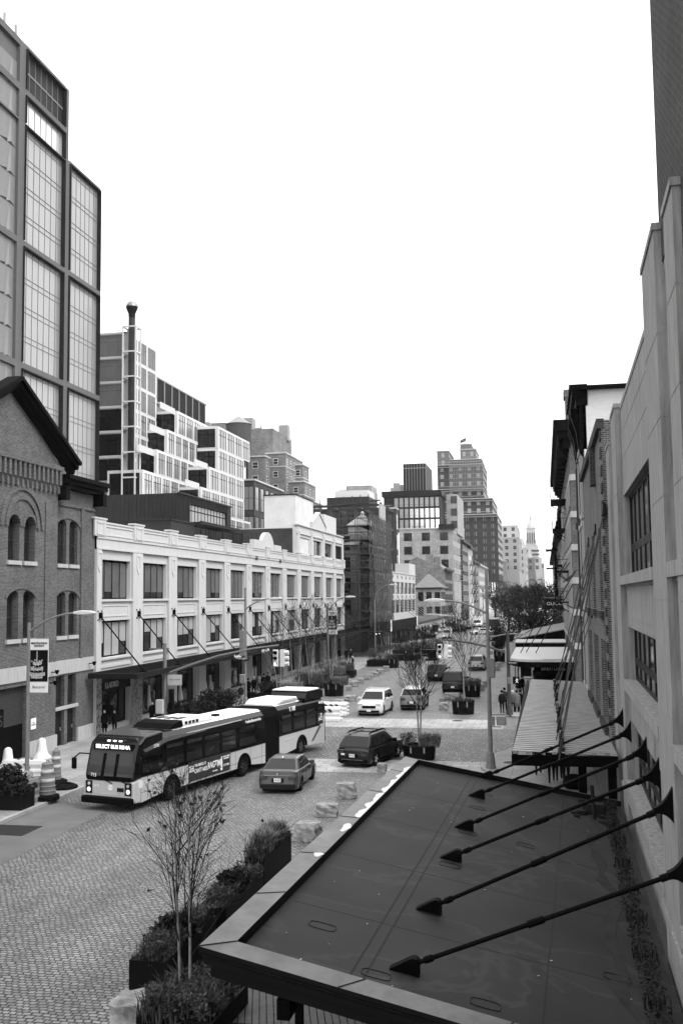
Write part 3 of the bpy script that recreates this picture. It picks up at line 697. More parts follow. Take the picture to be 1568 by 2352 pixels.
# ---------------------------------------------------------------- generic city blocks
_wb = {}
def block(name, label, Xs, Y0, Y1, z0, zt, Xl, mat, fl=3.3, su=3.0, ww=1.2, wh=1.7, fm=None, gl=None, zmin=None, left=True, cat='building', group=None, street=True, front=True, pair=False, par=None, trim=None, capz=1.2, fy=None, nx=1, top_skip=0, faces_only=False):
    """masonry block; Xs street plane, Xl far side; windows on the street face and the face towards the viewer"""
    fm = fm or white2; gl = gl or glass2
    root = par or thing(name, label, cat, (Xs, Y0, 0), 0, group)
    ox, oy = (root.location.x, root.location.y)
    m = MB(); a, b = sorted((Xs, Xl)); m.box(a - ox, b - ox, Y0 - oy, Y1 - oy, z0, zt); m.build('wall', mat, root)
    m = MB(); m.box(a - ox - .2, b - ox + .2, Y0 - oy - .2, Y1 - oy + .2, zt, zt + .35)
    if trim:
        z = zt - fl
        while z > (zmin or z0) + 2: m.box(a - ox - .08, b - ox + .08, Y0 - oy - .08, Y1 - oy + .08, z - .12, z + .12); z -= fl * trim
    m.build('coping', gm('coping', .42), root)
    zmin = zmin if zmin is not None else z0
    key = (ww, wh, fm.name, gl.name, nx)
    if key not in _wb:
        f = MB(); fr = .09
        f.box(-ww / 2, ww / 2, -.06, .0, 0, .1); f.box(-ww / 2, ww / 2, -.06, 0, wh - .1, wh); f.box(-ww / 2, -ww / 2 + fr, -.06, 0, .1, wh - .1); f.box(ww / 2 - fr, ww / 2, -.06, 0, .1, wh - .1); f.box(-ww / 2, ww / 2, -.05, 0, wh * .5 - .04, wh * .5 + .04)
        for i in range(1, nx): f.box(-ww / 2 + ww * i / nx - .05, -ww / 2 + ww * i / nx + .05, -.055, 0, .1, wh - .1)
        f.mi = 1; f.box(-ww / 2 + .04, ww / 2 - .04, -.03, .0, .04, wh - .04); f.mi = 0
        _wb[key] = f.mesh('window', [fm, gl])
    pos = []
    z = zt - capz - wh - top_skip * fl
    while z > zmin:
        if street:
            n = max(1, int((Y1 - Y0 - 1) / su)); st = (Y1 - Y0) / n
            for i in range(n): pos.append((Xs - ox, Y0 - oy + st * (i + .5), z, (PI / 2 if left else -PI / 2)))
        if front:
            w = abs(Xl - Xs); n = max(1, int((w - 1) / su)); st = w / n
            for i in range(n): pos.append((a - ox + st * (i + .5), (fy if fy is not None else Y0) - oy, z, 0))
        z -= fl
    pos.sort(key=lambda p: (p[1], -p[2]))
    for p in pos[:100]:
        o = bpy.data.objects.new('window', _wb[key]); COL.objects.link(o); o.parent = root; o.location = p[:3]; o.rotation_euler = (0, 0, p[3])
    if len(pos) > 100:
        m = MB()
        for p in pos[100:]:
            M = Matrix.Translation(p[:3]) @ Matrix.Rotation(p[3], 4, 'Z'); m.box(-ww / 2, ww / 2, -.04, 0, 0, wh, M)
        tag(m.build('windows', gl, root), kind='stuff')
    return root
def roof_clutter(root, x0, x1, y0, y1, z, n=6, seed=1, hmax=3):
    q = random.Random(seed); m = MB()
    for i in range(n):
        x = q.uniform(x0, x1); y = q.uniform(y0, y1); w = q.uniform(.6, 3); m = MB(); m.box(x, x + w, y, y + w, z, z + q.uniform(.6, hmax)); m.build('roof_plant', steel, root)
        m = MB(); m.tube([(x, y, z), (x, y, z + q.uniform(1, hmax * 1.6))], .08, 4); m.build('vent_pipe', steel, root)
W3 = lambda x, y: (207 + x * .388, 690 + y * .388)
W5 = lambda x, y: (721.3 + x * .36, 972.2 + y * .36)
def blk(name, label, X, c0, c1, top, lx, mat, z0=0, **k):
    """c0,c1: frame x of near and far street corner, top: frame y of the near top corner, lx: frame x of the left end of the near face"""
    A = W(c0, top, X); B = W(c1, 1300, X); L = Yp(lx, top, A.y)
    return block(name, label, X, A.y, B.y, z0, A.z, L.x, mat, **k), A, B, L
# brick apartments beyond the stepped block
r_, A, B, L = blk('loft_building', 'dark brick loft building with tall slender window bays beyond the stepped white block', -60, *[W3(970, 0)[0], W3(1145, 0)[0]], W3(0, 1065)[1], W3(905, 0)[0], brick_b, fl=6.5, su=3.6, ww=2.2, wh=5.2, fm=black, gl=skyglass2, zmin=14, nx=2)
blk('apartment_building', 'mid-height brick apartment house with pale windows behind the dark loft building', -66, W3(1035, 0)[0], W3(1165, 0)[0], W3(0, 925)[1], W3(945, 0)[0] - 10, brick_far, fl=3.4, su=3.6, ww=1.5, wh=1.6, zmin=20)
for i, (c0, c1, tp, lx, lab) in enumerate(((1155, 1262, 905, 1040, 'tall upper block of the stepped brick apartment tower'), (1258, 1300, 975, 1200, 'second setback of the stepped brick apartment tower'), (1265, 1338, 1075, 1170, 'third setback of the stepped brick apartment tower'), (1310, 1376, 1190, 1255, 'lowest wing of the stepped brick apartment tower, nearest the steel frame'))):
    X = -62 + i * 2
    r_, A, B, L = blk('apartment_tower', lab, X, W3(c0, 0)[0], W3(c1, 0)[0], W3(0, tp)[1], W3(lx, 0)[0], brick_far, fl=3.2, su=3.0, ww=1.25, wh=1.5, zmin=20, trim=3)
    if i == 0:
        m = MB(); m.box(-22, -4, 3, 22, A.z, A.z + 7); m.box(-30, -18, 8, 25, A.z, A.z + 10); m.build('penthouse', brick_far, r_); roof_clutter(r_, -20, -5, 4, 19, A.z + 6, 9, 4, 5)
r2 = thing('mast', 'slim steel mast on a roof beside the stepped brick apartment tower', 'mast', (-80, 250, 0)); p = Yp(W3(1012, 0)[0], W3(0, 740)[1], 250); p2 = Yp(W3(1012, 0)[0], W3(0, 830)[1], 250)
m = MB(); m.tube([(p.x + 80, 0, 20), (p.x + 80, 0, p.z)], [.4, .22], 6); m.build('pole', steel, r2)
m = MB(); m.box(p.x + 79.5, p.x + 80.5, -.1, .1, p.z - 3, p.z - 2.2); m.build('panel', steel, r2)
# ---------------------------------------------------------------- scaffolded corner house
XS = -28.0
root = thing('scaffolded_building', 'old corner building wrapped in dark scaffolding and debris netting beyond the cream warehouse', 'building', (XS, 150, 0), PI / 2)
def U(y): return y - 150
ybr = 176.0
m = MB(); hs = []
for k in range(4):
    for i in range(9): hs.append((U(154) + i * 3.2, U(154) + i * 3.2 + 1.4, 6.2 + k * 3.3, 8.3 + k * 3.3))
wall(m, U(153.5), U(ybr), 0, 18.6, hs, 0, .3); shell(m, U(153.5), U(ybr), 0, 14, 0, 18.6)
m.build('wall', gm('old stone wall', .22, .9, var=.2), root)
for h in hs: win(root, h[0], h[2], 1.4, 2.1, .2, 2, (.5,), black, glass, single=True, mu=.08)
# end face towards the viewer
m = MB()
for k in range(4):
    for i in range(4): m.box(-.05, 0, 1.6 + i * 3.0, 2.9 + i * 3.0, 6.2 + k * 3.3, 8.4 + k * 3.3)
mw = m.build('end_windows', glass, root, loc=(U(153.45), 0, 0)); tag(mw, kind='stuff')
m = MB(); m.box(U(153), U(ybr), -.5, 0, 16.9, 17.3); m.box(U(153), U(153.5), -.5, 14, 16.9, 17.3); m.build('cornice', stone, root)
m = MB(); m.box(U(167.5), U(172), .4, 4.6, 18.6, 20.9); m.build('turret', gm('turret stone', .3, .9, var=.15), root)
m = MB(); p = [(U(167.1), .0), (U(172.4), .0), (U(172.4), 5.0), (U(167.1), 5.0)]; ap = (U(169.7), 2.5, 23.2)
for i in range(4): a, b = p[i], p[(i + 1) % 4]; m.poly([(a[0], a[1], 20.9), (b[0], b[1], 20.9), ap])
m.poly([(q[0], q[1], 20.9) for q in p][::-1]); m.lathe([(.3, 22.9), (.35, 23.3), (.1, 23.6)], 8, (ap[0], ap[1], 0)); m.build('roof', steel, root)
sc_ = thing('scaffold', 'dense dark tube scaffold hung with netting around the old corner building', 'scaffold', (XS, 150, 0), PI / 2)
m = MB(); tube = m.tube
u0, u1 = U(143.6), U(166.5)
for yy_ in (-3.0, -1.6):
    u = u0
    while u <= u1: m.bar((u, yy_, 3.6), (u, yy_, 21.2), .09); u += 1.7
    for z in [4.6 + 1.05 * k for k in range(16)]: m.bar((u0, yy_, z), (u1, yy_, z), .07)
for x_ in (u0, u0 + 1.4):
    for y_ in [-3 + 1.9 * k for k in range(9)]: m.bar((x_, y_, 3.6), (x_, y_, 21.2), .09)
    for z in [4.6 + 1.05 * k for k in range(16)]: m.bar((x_, -3, z), (x_, 12.5, z), .07)
u = u0
while u < u1 - 2:
    for k in range(8):
        if rnd.random() < .8: m.bar((u, -3.05, 4.6 + k * 2.1), (u + 1.7, -3.05, 6.7 + k * 2.1), .06)
    u += 1.7
for k in range(8):
    for j in range(8): m.bar((u0 - .05, -3 + 1.9 * j, 4.6 + 2.1 * k), (u0 - .05, -1.1 + 1.9 * j, 6.7 + 2.1 * k), .05)
m.build('tubes', gm('scaffold tube', .13, .6, var=.5, scale=.8), sc_)
m = MB()
for k in range(8): m.box(u0, u1, -3.0, -1.6, 4.4 + 2.1 * k, 4.47 + 2.1 * k); m.box(u0, u0 + 1.4, -3, 12.5, 4.4 + 2.1 * k, 4.47 + 2.1 * k)
m.build('decking', gm('scaffold plank', .1, .9), sc_)
net = bpy.data.materials.new('debris netting'); net.use_nodes = True; n = net.node_tree; b = n.nodes['Principled BSDF']; b.inputs['Base Color'].default_value = (.035, .035, .035, 1); b.inputs['Roughness'].default_value = .9
tc = n.nodes.new('ShaderNodeTexCoord'); no = n.nodes.new('ShaderNodeTexNoise'); no.inputs['Scale'].default_value = 1.4; no.inputs['Detail'].default_value = 6
mr = n.nodes.new('ShaderNodeMapRange'); mr.inputs[1].default_value = .3; mr.inputs[2].default_value = .7; mr.inputs[3].default_value = .45; mr.inputs[4].default_value = 1.0
n.links.new(tc.outputs['Object'], no.inputs[0]); n.links.new(no.outputs[0], mr.inputs[0]); n.links.new(mr.outputs[0], b.inputs['Alpha'])
m = MB(); rs = 24
for i in range(rs):
    a = u0 + 4 + (u1 - u0 - 4) * i / rs; b_ = u0 + 4 + (u1 - u0 - 4) * (i + 1) / rs
    for j in range(6):
        o1, o2 = (-3.12 - .12 * math.sin(i * 1.9 + j), -3.12 - .12 * math.sin((i + 1) * 1.9 + j))
        m.quad((a, o1, 4.5 + j * 2.75), (b_, o2, 4.5 + j * 2.75), (b_, o2, 7.25 + j * 2.75), (a, o1, 7.25 + j * 2.75))
m.build('netting', net, sc_)
# sidewalk shed under the scaffold
sh = thing('sidewalk_shed', 'dark plywood sidewalk shed with steel legs and a row of small lamps under the scaffold', 'sidewalk shed', (XS, 140, 0), PI / 2)
m = MB(); m.box(1, 40, -5.4, -.2, 3.55, 3.8); m.build('deck', dark, sh)
m = MB(); m.box(6, 40, -5.5, -5.4, 3.5, 5.1); m.box(5.9, 6, -5.5, -.2, 3.5, 5.1)
for i in range(41): m.box(6 + i * .84, 6.06 + i * .84, -5.56, -5.5, 3.5, 5.1)
m.build('parapet', gm('shed plywood', .07, .8, var=.2), sh)
m = MB()
for i in range(14):
    for y_ in (-5.2, -2.7): m.bar((3 + i * 2.8, y_, 0), (3 + i * 2.8, y_, 3.6), .09)
    m.bar((3 + i * 2.8, -5.2, 2.9), (3 + i * 2.8, -2.7, 2.9), .06)
    if i < 13: m.bar((3 + i * 2.8, -5.2, 1.1), (5.8 + i * 2.8, -5.2, 1.1), .06)
m.build('legs', steel_d, sh)
for i in range(8): MB().lathe([(.02, 0), (.11, .05), (.12, .14), (.02, .2)], 8, (3.4 + i * 3.2, -4.0, 3.25)).build('lamp', lampm, sh)
m = MB(); m.box(7, 8.1, -5.65, -5.6, 3.6, 5.3); m.box(38, 39.1, -5.65, -5.6, 3.6, 5.3); m.build('notice', letter_w, sh)

# dark steel framed building and flat roofed lofts behind it
r_, A, B, L = blk('terrace_loft', 'dark flat-roofed loft with a glazed top storey and roof terrace behind the scaffold', -36, W5(520, 0)[0], W5(540, 0)[0], W5(0, 545)[1], W5(45, 0)[0], dark2, fl=5.2, su=3.3, ww=2.9, wh=4.0, fm=black, gl=glass2, zmin=12)
yb = A.y; p0 = Yp(*W5(80, 475), yb + 8); p1 = Yp(*W5(350, 500), yb + 8)
m = MB(); m.box(p0.x - A.x, p1.x - A.x, 8, 20, A.z, p0.z); m.build('penthouse', dark2, r_)
m = MB(); m.box(p0.x - A.x + 2, p0.x - A.x + 11, 9, 18, p0.z, p0.z + 1.8); m.build('roof_plant', white2, r_)
m = MB(); m.box(p0.x - A.x - 1, A.x - A.x - 1, .4, .45, A.z + .9, A.z + 1.0)
for i in range(24): x = p0.x - A.x - 1 + i * 1.1; m.box(x, x + .05, .4, .45, A.z, A.z + .9)
m.build('railing', steel, r_)
p0 = Yp(*W5(203, 400), yb + 30); p1 = Yp(*W5(365, 390), yb + 30); p2 = Yp(*W5(155, 425), yb + 30)
m = MB(); m.box(p0.x - A.x, p1.x - A.x, 30, 40, A.z - 2, p0.z); m.box(p2.x - A.x, p0.x - A.x, 31, 40, A.z - 2, p2.z); m.build('rear_bulkhead', brick_c, r_)
m = MB(); m.box(p1.x - A.x - 1.8, p1.x - A.x - .9, 29.9, 30, p0.z - 3.8, p0.z - 2.8); m.build('vent', black, r_)
# open steel frame of the construction
fr_ = thing('steel_frame_construction', 'open steel frame under construction between the scaffold and the pale hotel', 'steel frame', (-30.5, 190, 0), 0)
m = MB()
xs = [-22, -16, -10, -5, 0]; ys = [0, 8, 16]
for x in xs:
    for y in ys: m.box(x - .25, x + .25, y - .25, y + .25, 0, 27)
for z in (14, 18.5, 22.5, 26.5):
    for x in xs: m.box(x - .15, x + .15, 0, 16, z - .25, z + .25)
    for y in ys: m.box(-22, 0, y - .15, y + .15, z - .25, z + .25)
for i in range(14): m.bar((-21.5 + i * 1.6, -.3, 24.6 + i * .12), (-21.5 + i * 1.6, -.3, 27.2 + i * .12), .16)
m.bar((-9, 0, 14), (-5, 0, 22.5), .35); m.bar((-5, 0, 14), (-1, 0, 22.5), .35); m.bar((-22, -.3, 25.6), (0, -.3, 27.4), .3)
m.build('members', gm('primed steel', .1, .7, var=.2), fr_)
m = MB(); m.box(-22, -1, 1, 14, 13.8, 14.1); m.box(-22, -1, 15, 15.3, 0, 24); m.build('decks', dark, fr_)
m = MB(); m.box(.6, .85, -6, .5, 13.6, 26.2); sg = m.build('billboard', gm('billboard grey', .33, .6, var=.1, scale=.3), fr_)
text('PRADA', 1.3, letter_w, sg, frame_m((.87, -2.8, 21.5), (0, 1, 0), (0, 0, 1)), ext=.02)

# ---------------------------------------------------------------- small white three-storey building with canopy rods
root = thing('small_white_building', 'small white three-storey building with pierced parapet and canopy rods beyond the scaffold', 'building', (F + .1, 184.6, 0), PI / 2)
m = MB(); hs = []
for i in range(6):
    a = .8 + i * 6.1
    hs += [(a, a + 5.4, 9.3, 11.6), (a, a + 5.4, 5.6, 8.1), (a, a + 5.4, .3, 3.6)]
wall(m, 0, 37.2, 0, 13.4, hs, 0, .3); shell(m, 0, 37.2, 0, 15, 0, 13.2); m.box(27, 37.2, -.02, 6, 13.4, 15.8); m.box(-.1, 37.3, -.12, .1, 13.3, 13.5)
m.build('wall', white, root)
for h in hs: win(root, h[0], h[2], 5.4, h[3] - h[2], .2, 4, (.5,), black, glass2, single=True, mu=.1)
m = MB()
for i in range(6):
    for z in (12.6, 8.7):
        for k in range(3): u = .8 + i * 6.1 + 2 + k * .7; m.prism([(u - .15, z), (u, z - .35), (u + .15, z), (u, z + .35)], 'y', -.03, 0)
m.build('ornament', dark2, root)
m = MB()
for i in range(9):
    for q in (0, .5): m.bar((1 + i * 4.6 + q, -.05, 8.3), (3.5 + i * 4.6 + q, -5.2, 4.1), .07)
m.build('canopy_rods', steel, root)
m = MB(); m.box(-2, 52, -5.6, -.1, 3.7, 3.85); m.box(-2, 52, -5.7, -5.6, 3.6, 4.1); m.build('canopy', steel_d, root)
# ---------------------------------------------------------------- old hipped brick house
HB = 278.0; xw = Yp(*W5(645, 1040), HB).x - F
root = thing('hipped_brick_house', 'old two-storey brick house with hipped slate roof on the corner past the white building', 'house', (F, HB, 0), 0)
m = MB(); Ym = 13
m.box(xw, 0, 0, Ym, 0, 11.2); m.build('wall', bm_('mottled brick', .36, .16, .34, .5, .22, .05, big=.4), root)
m = MB(); zr = 15.2
P = [(xw - .4, -.4, 11.2), (.4, -.4, 11.2), (.4, Ym + 8, 11.2), (xw - .4, Ym + 8, 11.2)]; r1, r2_ = (xw * .62, 8, zr), (xw * .62, Ym + 2, zr)
m.poly([P[0], P[1], r1]); m.poly([P[1], P[2], r2_, r1]); m.poly([P[2], P[3], r2_]); m.poly([P[3], P[0], r1, r2_]); m.poly(P[::-1])
m.build('roof', gm('slate', .22, .85, var=.15), root)
m = MB(); m.box(xw - .4, .4, -.45, -.0, 10.8, 11.2); m.box(0, .4, 0, Ym, 10.8, 11.2); m.build('eaves', dark, root)
for k, z in enumerate((7.4, 3.4)):
    for i in range(3): win(root, xw + .7 + i * (-xw) / 3, z, 1.5, 2.5, -.06, 2, (.5,), black, glass, single=True)
    for i in range(4): win(root, .06, z, 1.8, 2.6, 1.2 + i * 3.1, 2, (.5,), black, glass, single=True, rot=PI / 2)
GB = 291.5
def gb(x, y): p = Yp(*W5(x, y), GB); return (p.x - F, p.z)
root = thing('gabled_party_wall_building', 'brick building with stepped gable wall and chimneys behind the hipped house', 'building', (F, GB, 0), 0)
m = MB(); L = [gb(x, y) for x, y in ((605, 880), (655, 850), (712, 878), (715, 838), (757, 838), (760, 885), (832, 930))]
m.prism([(L[0][0], 0), (0, 0), (0, L[-1][1])] + L[::-1], 'y', 0, 24); m.build('wall', bm_('rough brick', .26, .17, .28, .6, .25, .03, big=.35), root)
m = MB(); a, b = gb(757, 850)[0], gb(797, 850)[0]; m.box(a + .3, b, 2, 4, 14, gb(780, 850)[1]); m.build('chimney', brick_far, root)
m = MB(); m.box(0, .7, -.5, 24, L[-1][1] - .5, L[-1][1] + .2); m.build('cornice', dark, root)
for k in range(4):
    for i in range(8): win(root, .06, 3.6 + k * 3.3, 1.2, 2.4, 1.2 + i * 2.9, 2, (.5,), black, glass, single=True, rot=PI / 2)
# ---------------------------------------------------------------- pale brick hotel
r_, A, B, L = blk('pale_brick_hotel', 'pale brick hotel with irregular windows and a dark glazed crown', F, W5(884, 0)[0], W5(935, 0)[0], W5(0, 670)[1], W5(540, 0)[0], brick_c, fl=4.4, su=4.8, ww=2.6, wh=2.6, fm=black, gl=glass2, zmin=10, nx=2)
HY = A.y
p0 = Yp(*W5(443, 440), HY + .5); p1 = Yp(*W5(800, 425), HY + .5)
m = MB(); m.box(p0.x - A.x, p1.x - A.x, .5, 16, A.z, p1.z); m.build('dark_crown', dark2, r_)
m = MB(); m.box(p0.x - A.x - .6, p1.x - A.x + .6, -.1, 16, p1.z - 1.8, p1.z); m.build('crown_cornice', dark, r_)
cw = (p1.x - p0.x) / 11; ch = (p1.z - 1.8 - A.z) / 3
for i in range(11):
    for k in range(3):
        win(r_, p0.x - A.x + i * cw + .12, A.z + k * ch + .1, cw - .35, ch - .5, .38, 1, (.25,), black, [skyglass, gm('bright lit glass', .9, .1, metal=.8, var=0)][i > 4 and k < 2] if i > 1 else glass2, name='crown_window', single=True)
p2 = Yp(*W5(845, 455), HY + 16); p3 = Yp(*W5(915, 455), HY + 16)
m = MB(); m.box(p2.x - A.x, p3.x - A.x, 14, 40, A.z - 1, p3.z); m.build('upper_wall', brick_c, r_)
for k in range(3): win(r_, p2.x - A.x + 1.5, A.z + 1 + k * 4.2, 2, 2.4, 13.9, 1, (), black, glass2, single=True)
p4 = Yp(*W5(567, 260), HY + 6); p5 = Yp(*W5(710, 255), HY + 6); p6 = Yp(*W5(735, 280), HY + 30)
m = MB(); m.box(p4.x - A.x, p5.x - A.x, 6, 26, p1.z - .5, p4.z)
m.build('dark_tank_screen', gm('dark cladding', .06, .5, var=.2, scale=.8), r_)
m = MB()
for i in range(9): x = p4.x - A.x + i * (p5.x - p4.x) / 8; m.box(x - .06, x + .06, 5.85, 6, p1.z, p4.z + 1.4)
m.box(p4.x - A.x, p5.x - A.x, 5.8, 6, p4.z - 1.6, p4.z - 1.4); m.box(p4.x - A.x, p5.x - A.x, 5.8, 6, p4.z + 1.2, p4.z + 1.4)
m.build('screen_frame', steel, r_); roof_clutter(r_, p0.x - A.x + 2, p4.x - A.x - 1, 2, 10, p1.z, 10, 2, 3)
m = MB(); m.box(-4.5, .6, -1.2, 3, A.z - .2, A.z + .1); m.box(-4.5, .6, -1.2, -1.1, A.z + .1, A.z + 1.3); m.box(-4.4, -.1, -.9, .0, A.z + .1, A.z + 1.1); m.build('balcony', dark, r_)
blk('hotel_annex', 'pale pipe-topped wing of the hotel next to the dark brick row', F, W5(936, 0)[0], W5(962, 0)[0], W5(0, 665)[1], W5(925, 0)[0], white, fl=4.4, su=3.6, ww=1.6, wh=2.2, fm=black, zmin=12)
# ---------------------------------------------------------------- row of mixed buildings further on
specs = [(940, 1000, 750, 930, brick_b, 'tall narrow brick building with a bracketed cornice beyond the hotel'),
         (985, 1012, 790, 975, white, 'narrow white building with fire escapes in the receding row'),
         (1008, 1068, 880, 985, brick_far, 'brick tenement with fire escapes in the receding row'),
         (1050, 1098, 905, 1030, stone, 'mansard roofed building with a round dormer in the receding row'),
         (1085, 1125, 925, 1060, white, 'low white building just before the big stepped tower')]
for i, (c0, c1, tp, lx, mt, lab) in enumerate(specs):
    r_, A, B, L = blk('row_building', lab, F + .3 + (i % 2) * .4, W5(c0, 0)[0], W5(c1, 0)[0], W5(0, tp)[1], W5(lx, 0)[0], mt, fl=3.6, su=2.6, ww=1.2, wh=2.0, fm=stone, zmin=6, front=i in (0, 2))
    m = MB(); m.box(-.5, .8, -.4, B.y - A.y, A.z - .4, A.z + .5); m.build('cornice', [dark, steel][i == 3], r_)
    if i in (1, 2):
        m = MB(); L_ = min(9, B.y - A.y)
        for k in range(int((A.z - 6) / 3.6)):
            z = 6 + k * 3.6; m.box(0, 1.4, 2, L_, z, z + .12); m.box(1.35, 1.4, 2, L_, z + .9, z + 1); m.bar((.7, 2.5, z), (.7, L_ - .5, z + 3.6), .3, .08)
            for j in range(6): m.box(1.33, 1.4, 2 + j * (L_ - 2) / 5, 2.08 + j * (L_ - 2) / 5, z, z + 1)
        m.build('fire_escape', black, r_)
    roof_clutter(r_, -9, -1, 1, B.y - A.y - 1, A.z, 4, i + 9, 2)
# ---------------------------------------------------------------- big stepped apartment tower (partly scaffolded)
BY = 520
R0 = thing('stepped_landmark_tower', 'huge dark brick tower stepping back to a turret and flag, partly scaffolded', 'tower', (-25, BY, 0), 0)
def at5(x, y, Y): return Yp(*W5(x, y), Y)
parts_ = [  # left x, right x, top y, depth offset, right-street-face extends
    (785, 1165, 590, 0, 60), (785, 1135, 490, 2, 60), (785, 1078, 425, 4, 50), (785, 1075, 270, 6, 40), (782, 858, 180, 7, 30), (865, 1065, 235, 9, 30), (930, 1030, 170, 11, 26), (930, 1000, 135, 12, 20)]
tb = bm_('dark tower brick', .105, .075, .12, .6, .3, .02)
for i, (a, b, t, dy, dep) in enumerate(parts_):
    p = at5(a, t, BY + dy); q = at5(b, t, BY + dy); zb = at5(a, [1000, 590, 490, 425, 270, 270, 235, 170][i], BY + dy).z - 1
    par = R0
    mt = tb if i < 4 or i == 5 else gm('turret pale', .2, .9, var=.1)
    block('w', '', q.x, BY + dy, BY + dy + dep, max(0, zb), p.z, p.x, mt, fl=3.9, su=4.0 if i < 4 else 3.4, ww=1.7 if i < 4 else 1.4, wh=2.1, fm=gm('pale sash', .55, .6), gl=gm('tower glass', .3, .2, var=.6, scale=.3), zmin=max(20, zb + 1), left=True, par=R0, nx=2, street=i != 0 or True)
m = MB()
for i, (a, b, t, dy, dep) in enumerate(parts_[:4]):
    p = at5(a, t, BY + dy - 1.2); q = at5(b + 12, t, BY + dy - 1.2)
    for z in (p.z + 1.5, p.z - 1.0): m.box(p.x + 25, q.x + 25, dy - 1.6, dy - 1.2, z - .12, z + .12); 
    m.box(p.x + 25, q.x + 25, dy - 1.6, dy, p.z - 1.3, p.z - 1.0)
for x in range(0, 22): 
    X = at5(865 + x * 10, 300, BY + 4).x + 25; m.box(X - .1, X + .1, 1.5, 1.8, at5(865, 430, BY).z, at5(865, 235, BY).z)
for k in range(18): z = at5(865, 430, BY).z + k * 2.2; m.box(at5(865, 300, BY + 4).x + 25, at5(1090, 300, BY + 4).x + 25, 1.5, 1.8, z - .08, z + .08)
m.build('scaffold', gm('far scaffold', .3, .7), R0)
m = MB(); p = at5(967, 135, BY + 12); q = at5(967, 92, BY + 12); m.box(p.x + 24.9, p.x + 25.15, 12, 12.3, p.z - 14, q.z); m.build('flagpole', steel, R0)
m = MB(); m.quad((p.x + 24.9, 12.1, q.z), (p.x + 22.2, 12.1, q.z - 1.2), (p.x + 21.8, 12.1, q.z - 3), (p.x + 24.9, 12.1, q.z - 1.9)); m.build('flag', dark2, R0)
# piers
m = MB()
p = at5(930, 600, BY); q = at5(1165, 600, BY)
for i in range(16): x = p.x + (q.x - p.x) * i / 15 + 25; m.box(x - .35, x + .35, -.5, 0, 10, p.z)
m.build('piers', tb, R0)
# ---------------------------------------------------------------- distant avenue blocks
far_specs = [(1190, 1232, 880, 1150, 700, brick_far, 'distant brick block with a dark upper corner right of the stepped tower'),
             (1200, 1300, 655, 1190, 760, stone, 'broad distant apartment block right of the stepped tower'),
             (1255, 1310, 730, 1200, 720, gm('far stone', .3), 'paler distant apartment block with many small windows'),
             (1300, 1336, 740, 1250, 950, white, 'slender pale distant block'),
             (1325, 1355, 800, 1290, 900, stone, 'stone fronted distant block before the domed tower'),
             (1350, 1385, 800, 1325, 1050, white, 'white distant block left of the domed tower'),
             (1385, 1412, 860, 1350, 1000, brick_far, 'dark distant block below the domed tower'),
             (1410, 1455, 860, 1390, 1300, stone, 'distant block right below the domed tower'),
             (1455, 1473, 895, 1440, 1700, gm('far stone', .3), 'last pale slab at the end of the avenue')]
for i, (a, b, t, lx, Y, mt, lab) in enumerate(far_specs):
    p = at5(lx, t, Y); q = at5(b - 6, t, Y)
    s = Y / 700
    block('avenue_building', lab, q.x, Y, Y + 90 * s, 0, p.z, p.x, mt, fl=4.6 * s, su=5 * s, ww=2.4 * s, wh=2.6 * s, fm=stone, gl=glass2, zmin=max(25, 20 * s), street=True)
Y = 1500
R1 = thing('domed_clock_tower', 'pale far tower with a colonnaded lantern and pointed crown at the end of the avenue', 'tower', (at5(1380, 780, Y).x, Y, 0))
X0 = R1.location.x
def hx(px, py): p = at5(px, py, Y); return p.x - X0, p.z
m = MB()
for (a, b, t0, t1) in ((1345, 1435, 1000, 780), (1348, 1418, 780, 745), (1352, 1410, 745, 672)):
    xa, zt = hx(a, t1); xb, zb = hx(b, t0); m.box(xa, xb, -(xb - xa) * 0, (xb - xa), zb if t0 < 1000 else 0, zt)
m.build('shaft', gm('far tower stone', .4, .8, var=.08), R1)
cx = (hx(1352, 672)[0] + hx(1410, 672)[0]) / 2; r0 = (hx(1410, 672)[0] - hx(1352, 672)[0]) / 2; z1 = hx(1380, 672)[1]
m = MB(); m.box(cx - r0 * 1.1, cx + r0 * 1.1, -r0 * .1, r0 * 2.1, z1, z1 + 1.6); m.lathe([(r0 * .95, 1.6), (r0 * .8, 5), (r0 * .5, 9), (r0 * .22, 12)], 8, (cx, r0, z1)); m.lathe([(r0 * .2, 12), (r0 * .2, 14), (r0 * .36, 14.8), (r0 * .24, 16.5), (r0 * .32, 18), (.3, 19)], 8, (cx, r0, z1)); m.build('crown', gm('far tower stone', .42), R1)
m = MB()
for i in range(4): x = cx - r0 + r0 * 2 * (i + .5) / 4; m.box(x - r0 * .13, x + r0 * .13, -.4, 0, z1 - 22, z1 - 6)
for k in range(14):
    for i in range(8):
        xa = hx(1345, 800)[0]; xb = hx(1435, 800)[0]; x = xa + (xb - xa) * (i + .5) / 8; z = hx(1380, 790)[1] - 4 - k * 5.6; m.box(x - 1.6, x + 1.6, -.4, 0, z - 3, z)
tag(m.build('windows', dark2, R1), kind='stuff')
# ---------------------------------------------------------------- near concrete building on the right
KS = .0151
RR = -PI / 2 - math.atan(KS)
root = thing('concrete_building', 'weathered pale concrete building with flat pilasters and ribbed windows at the right edge', 'building', (1.7, 0, 0), RR)
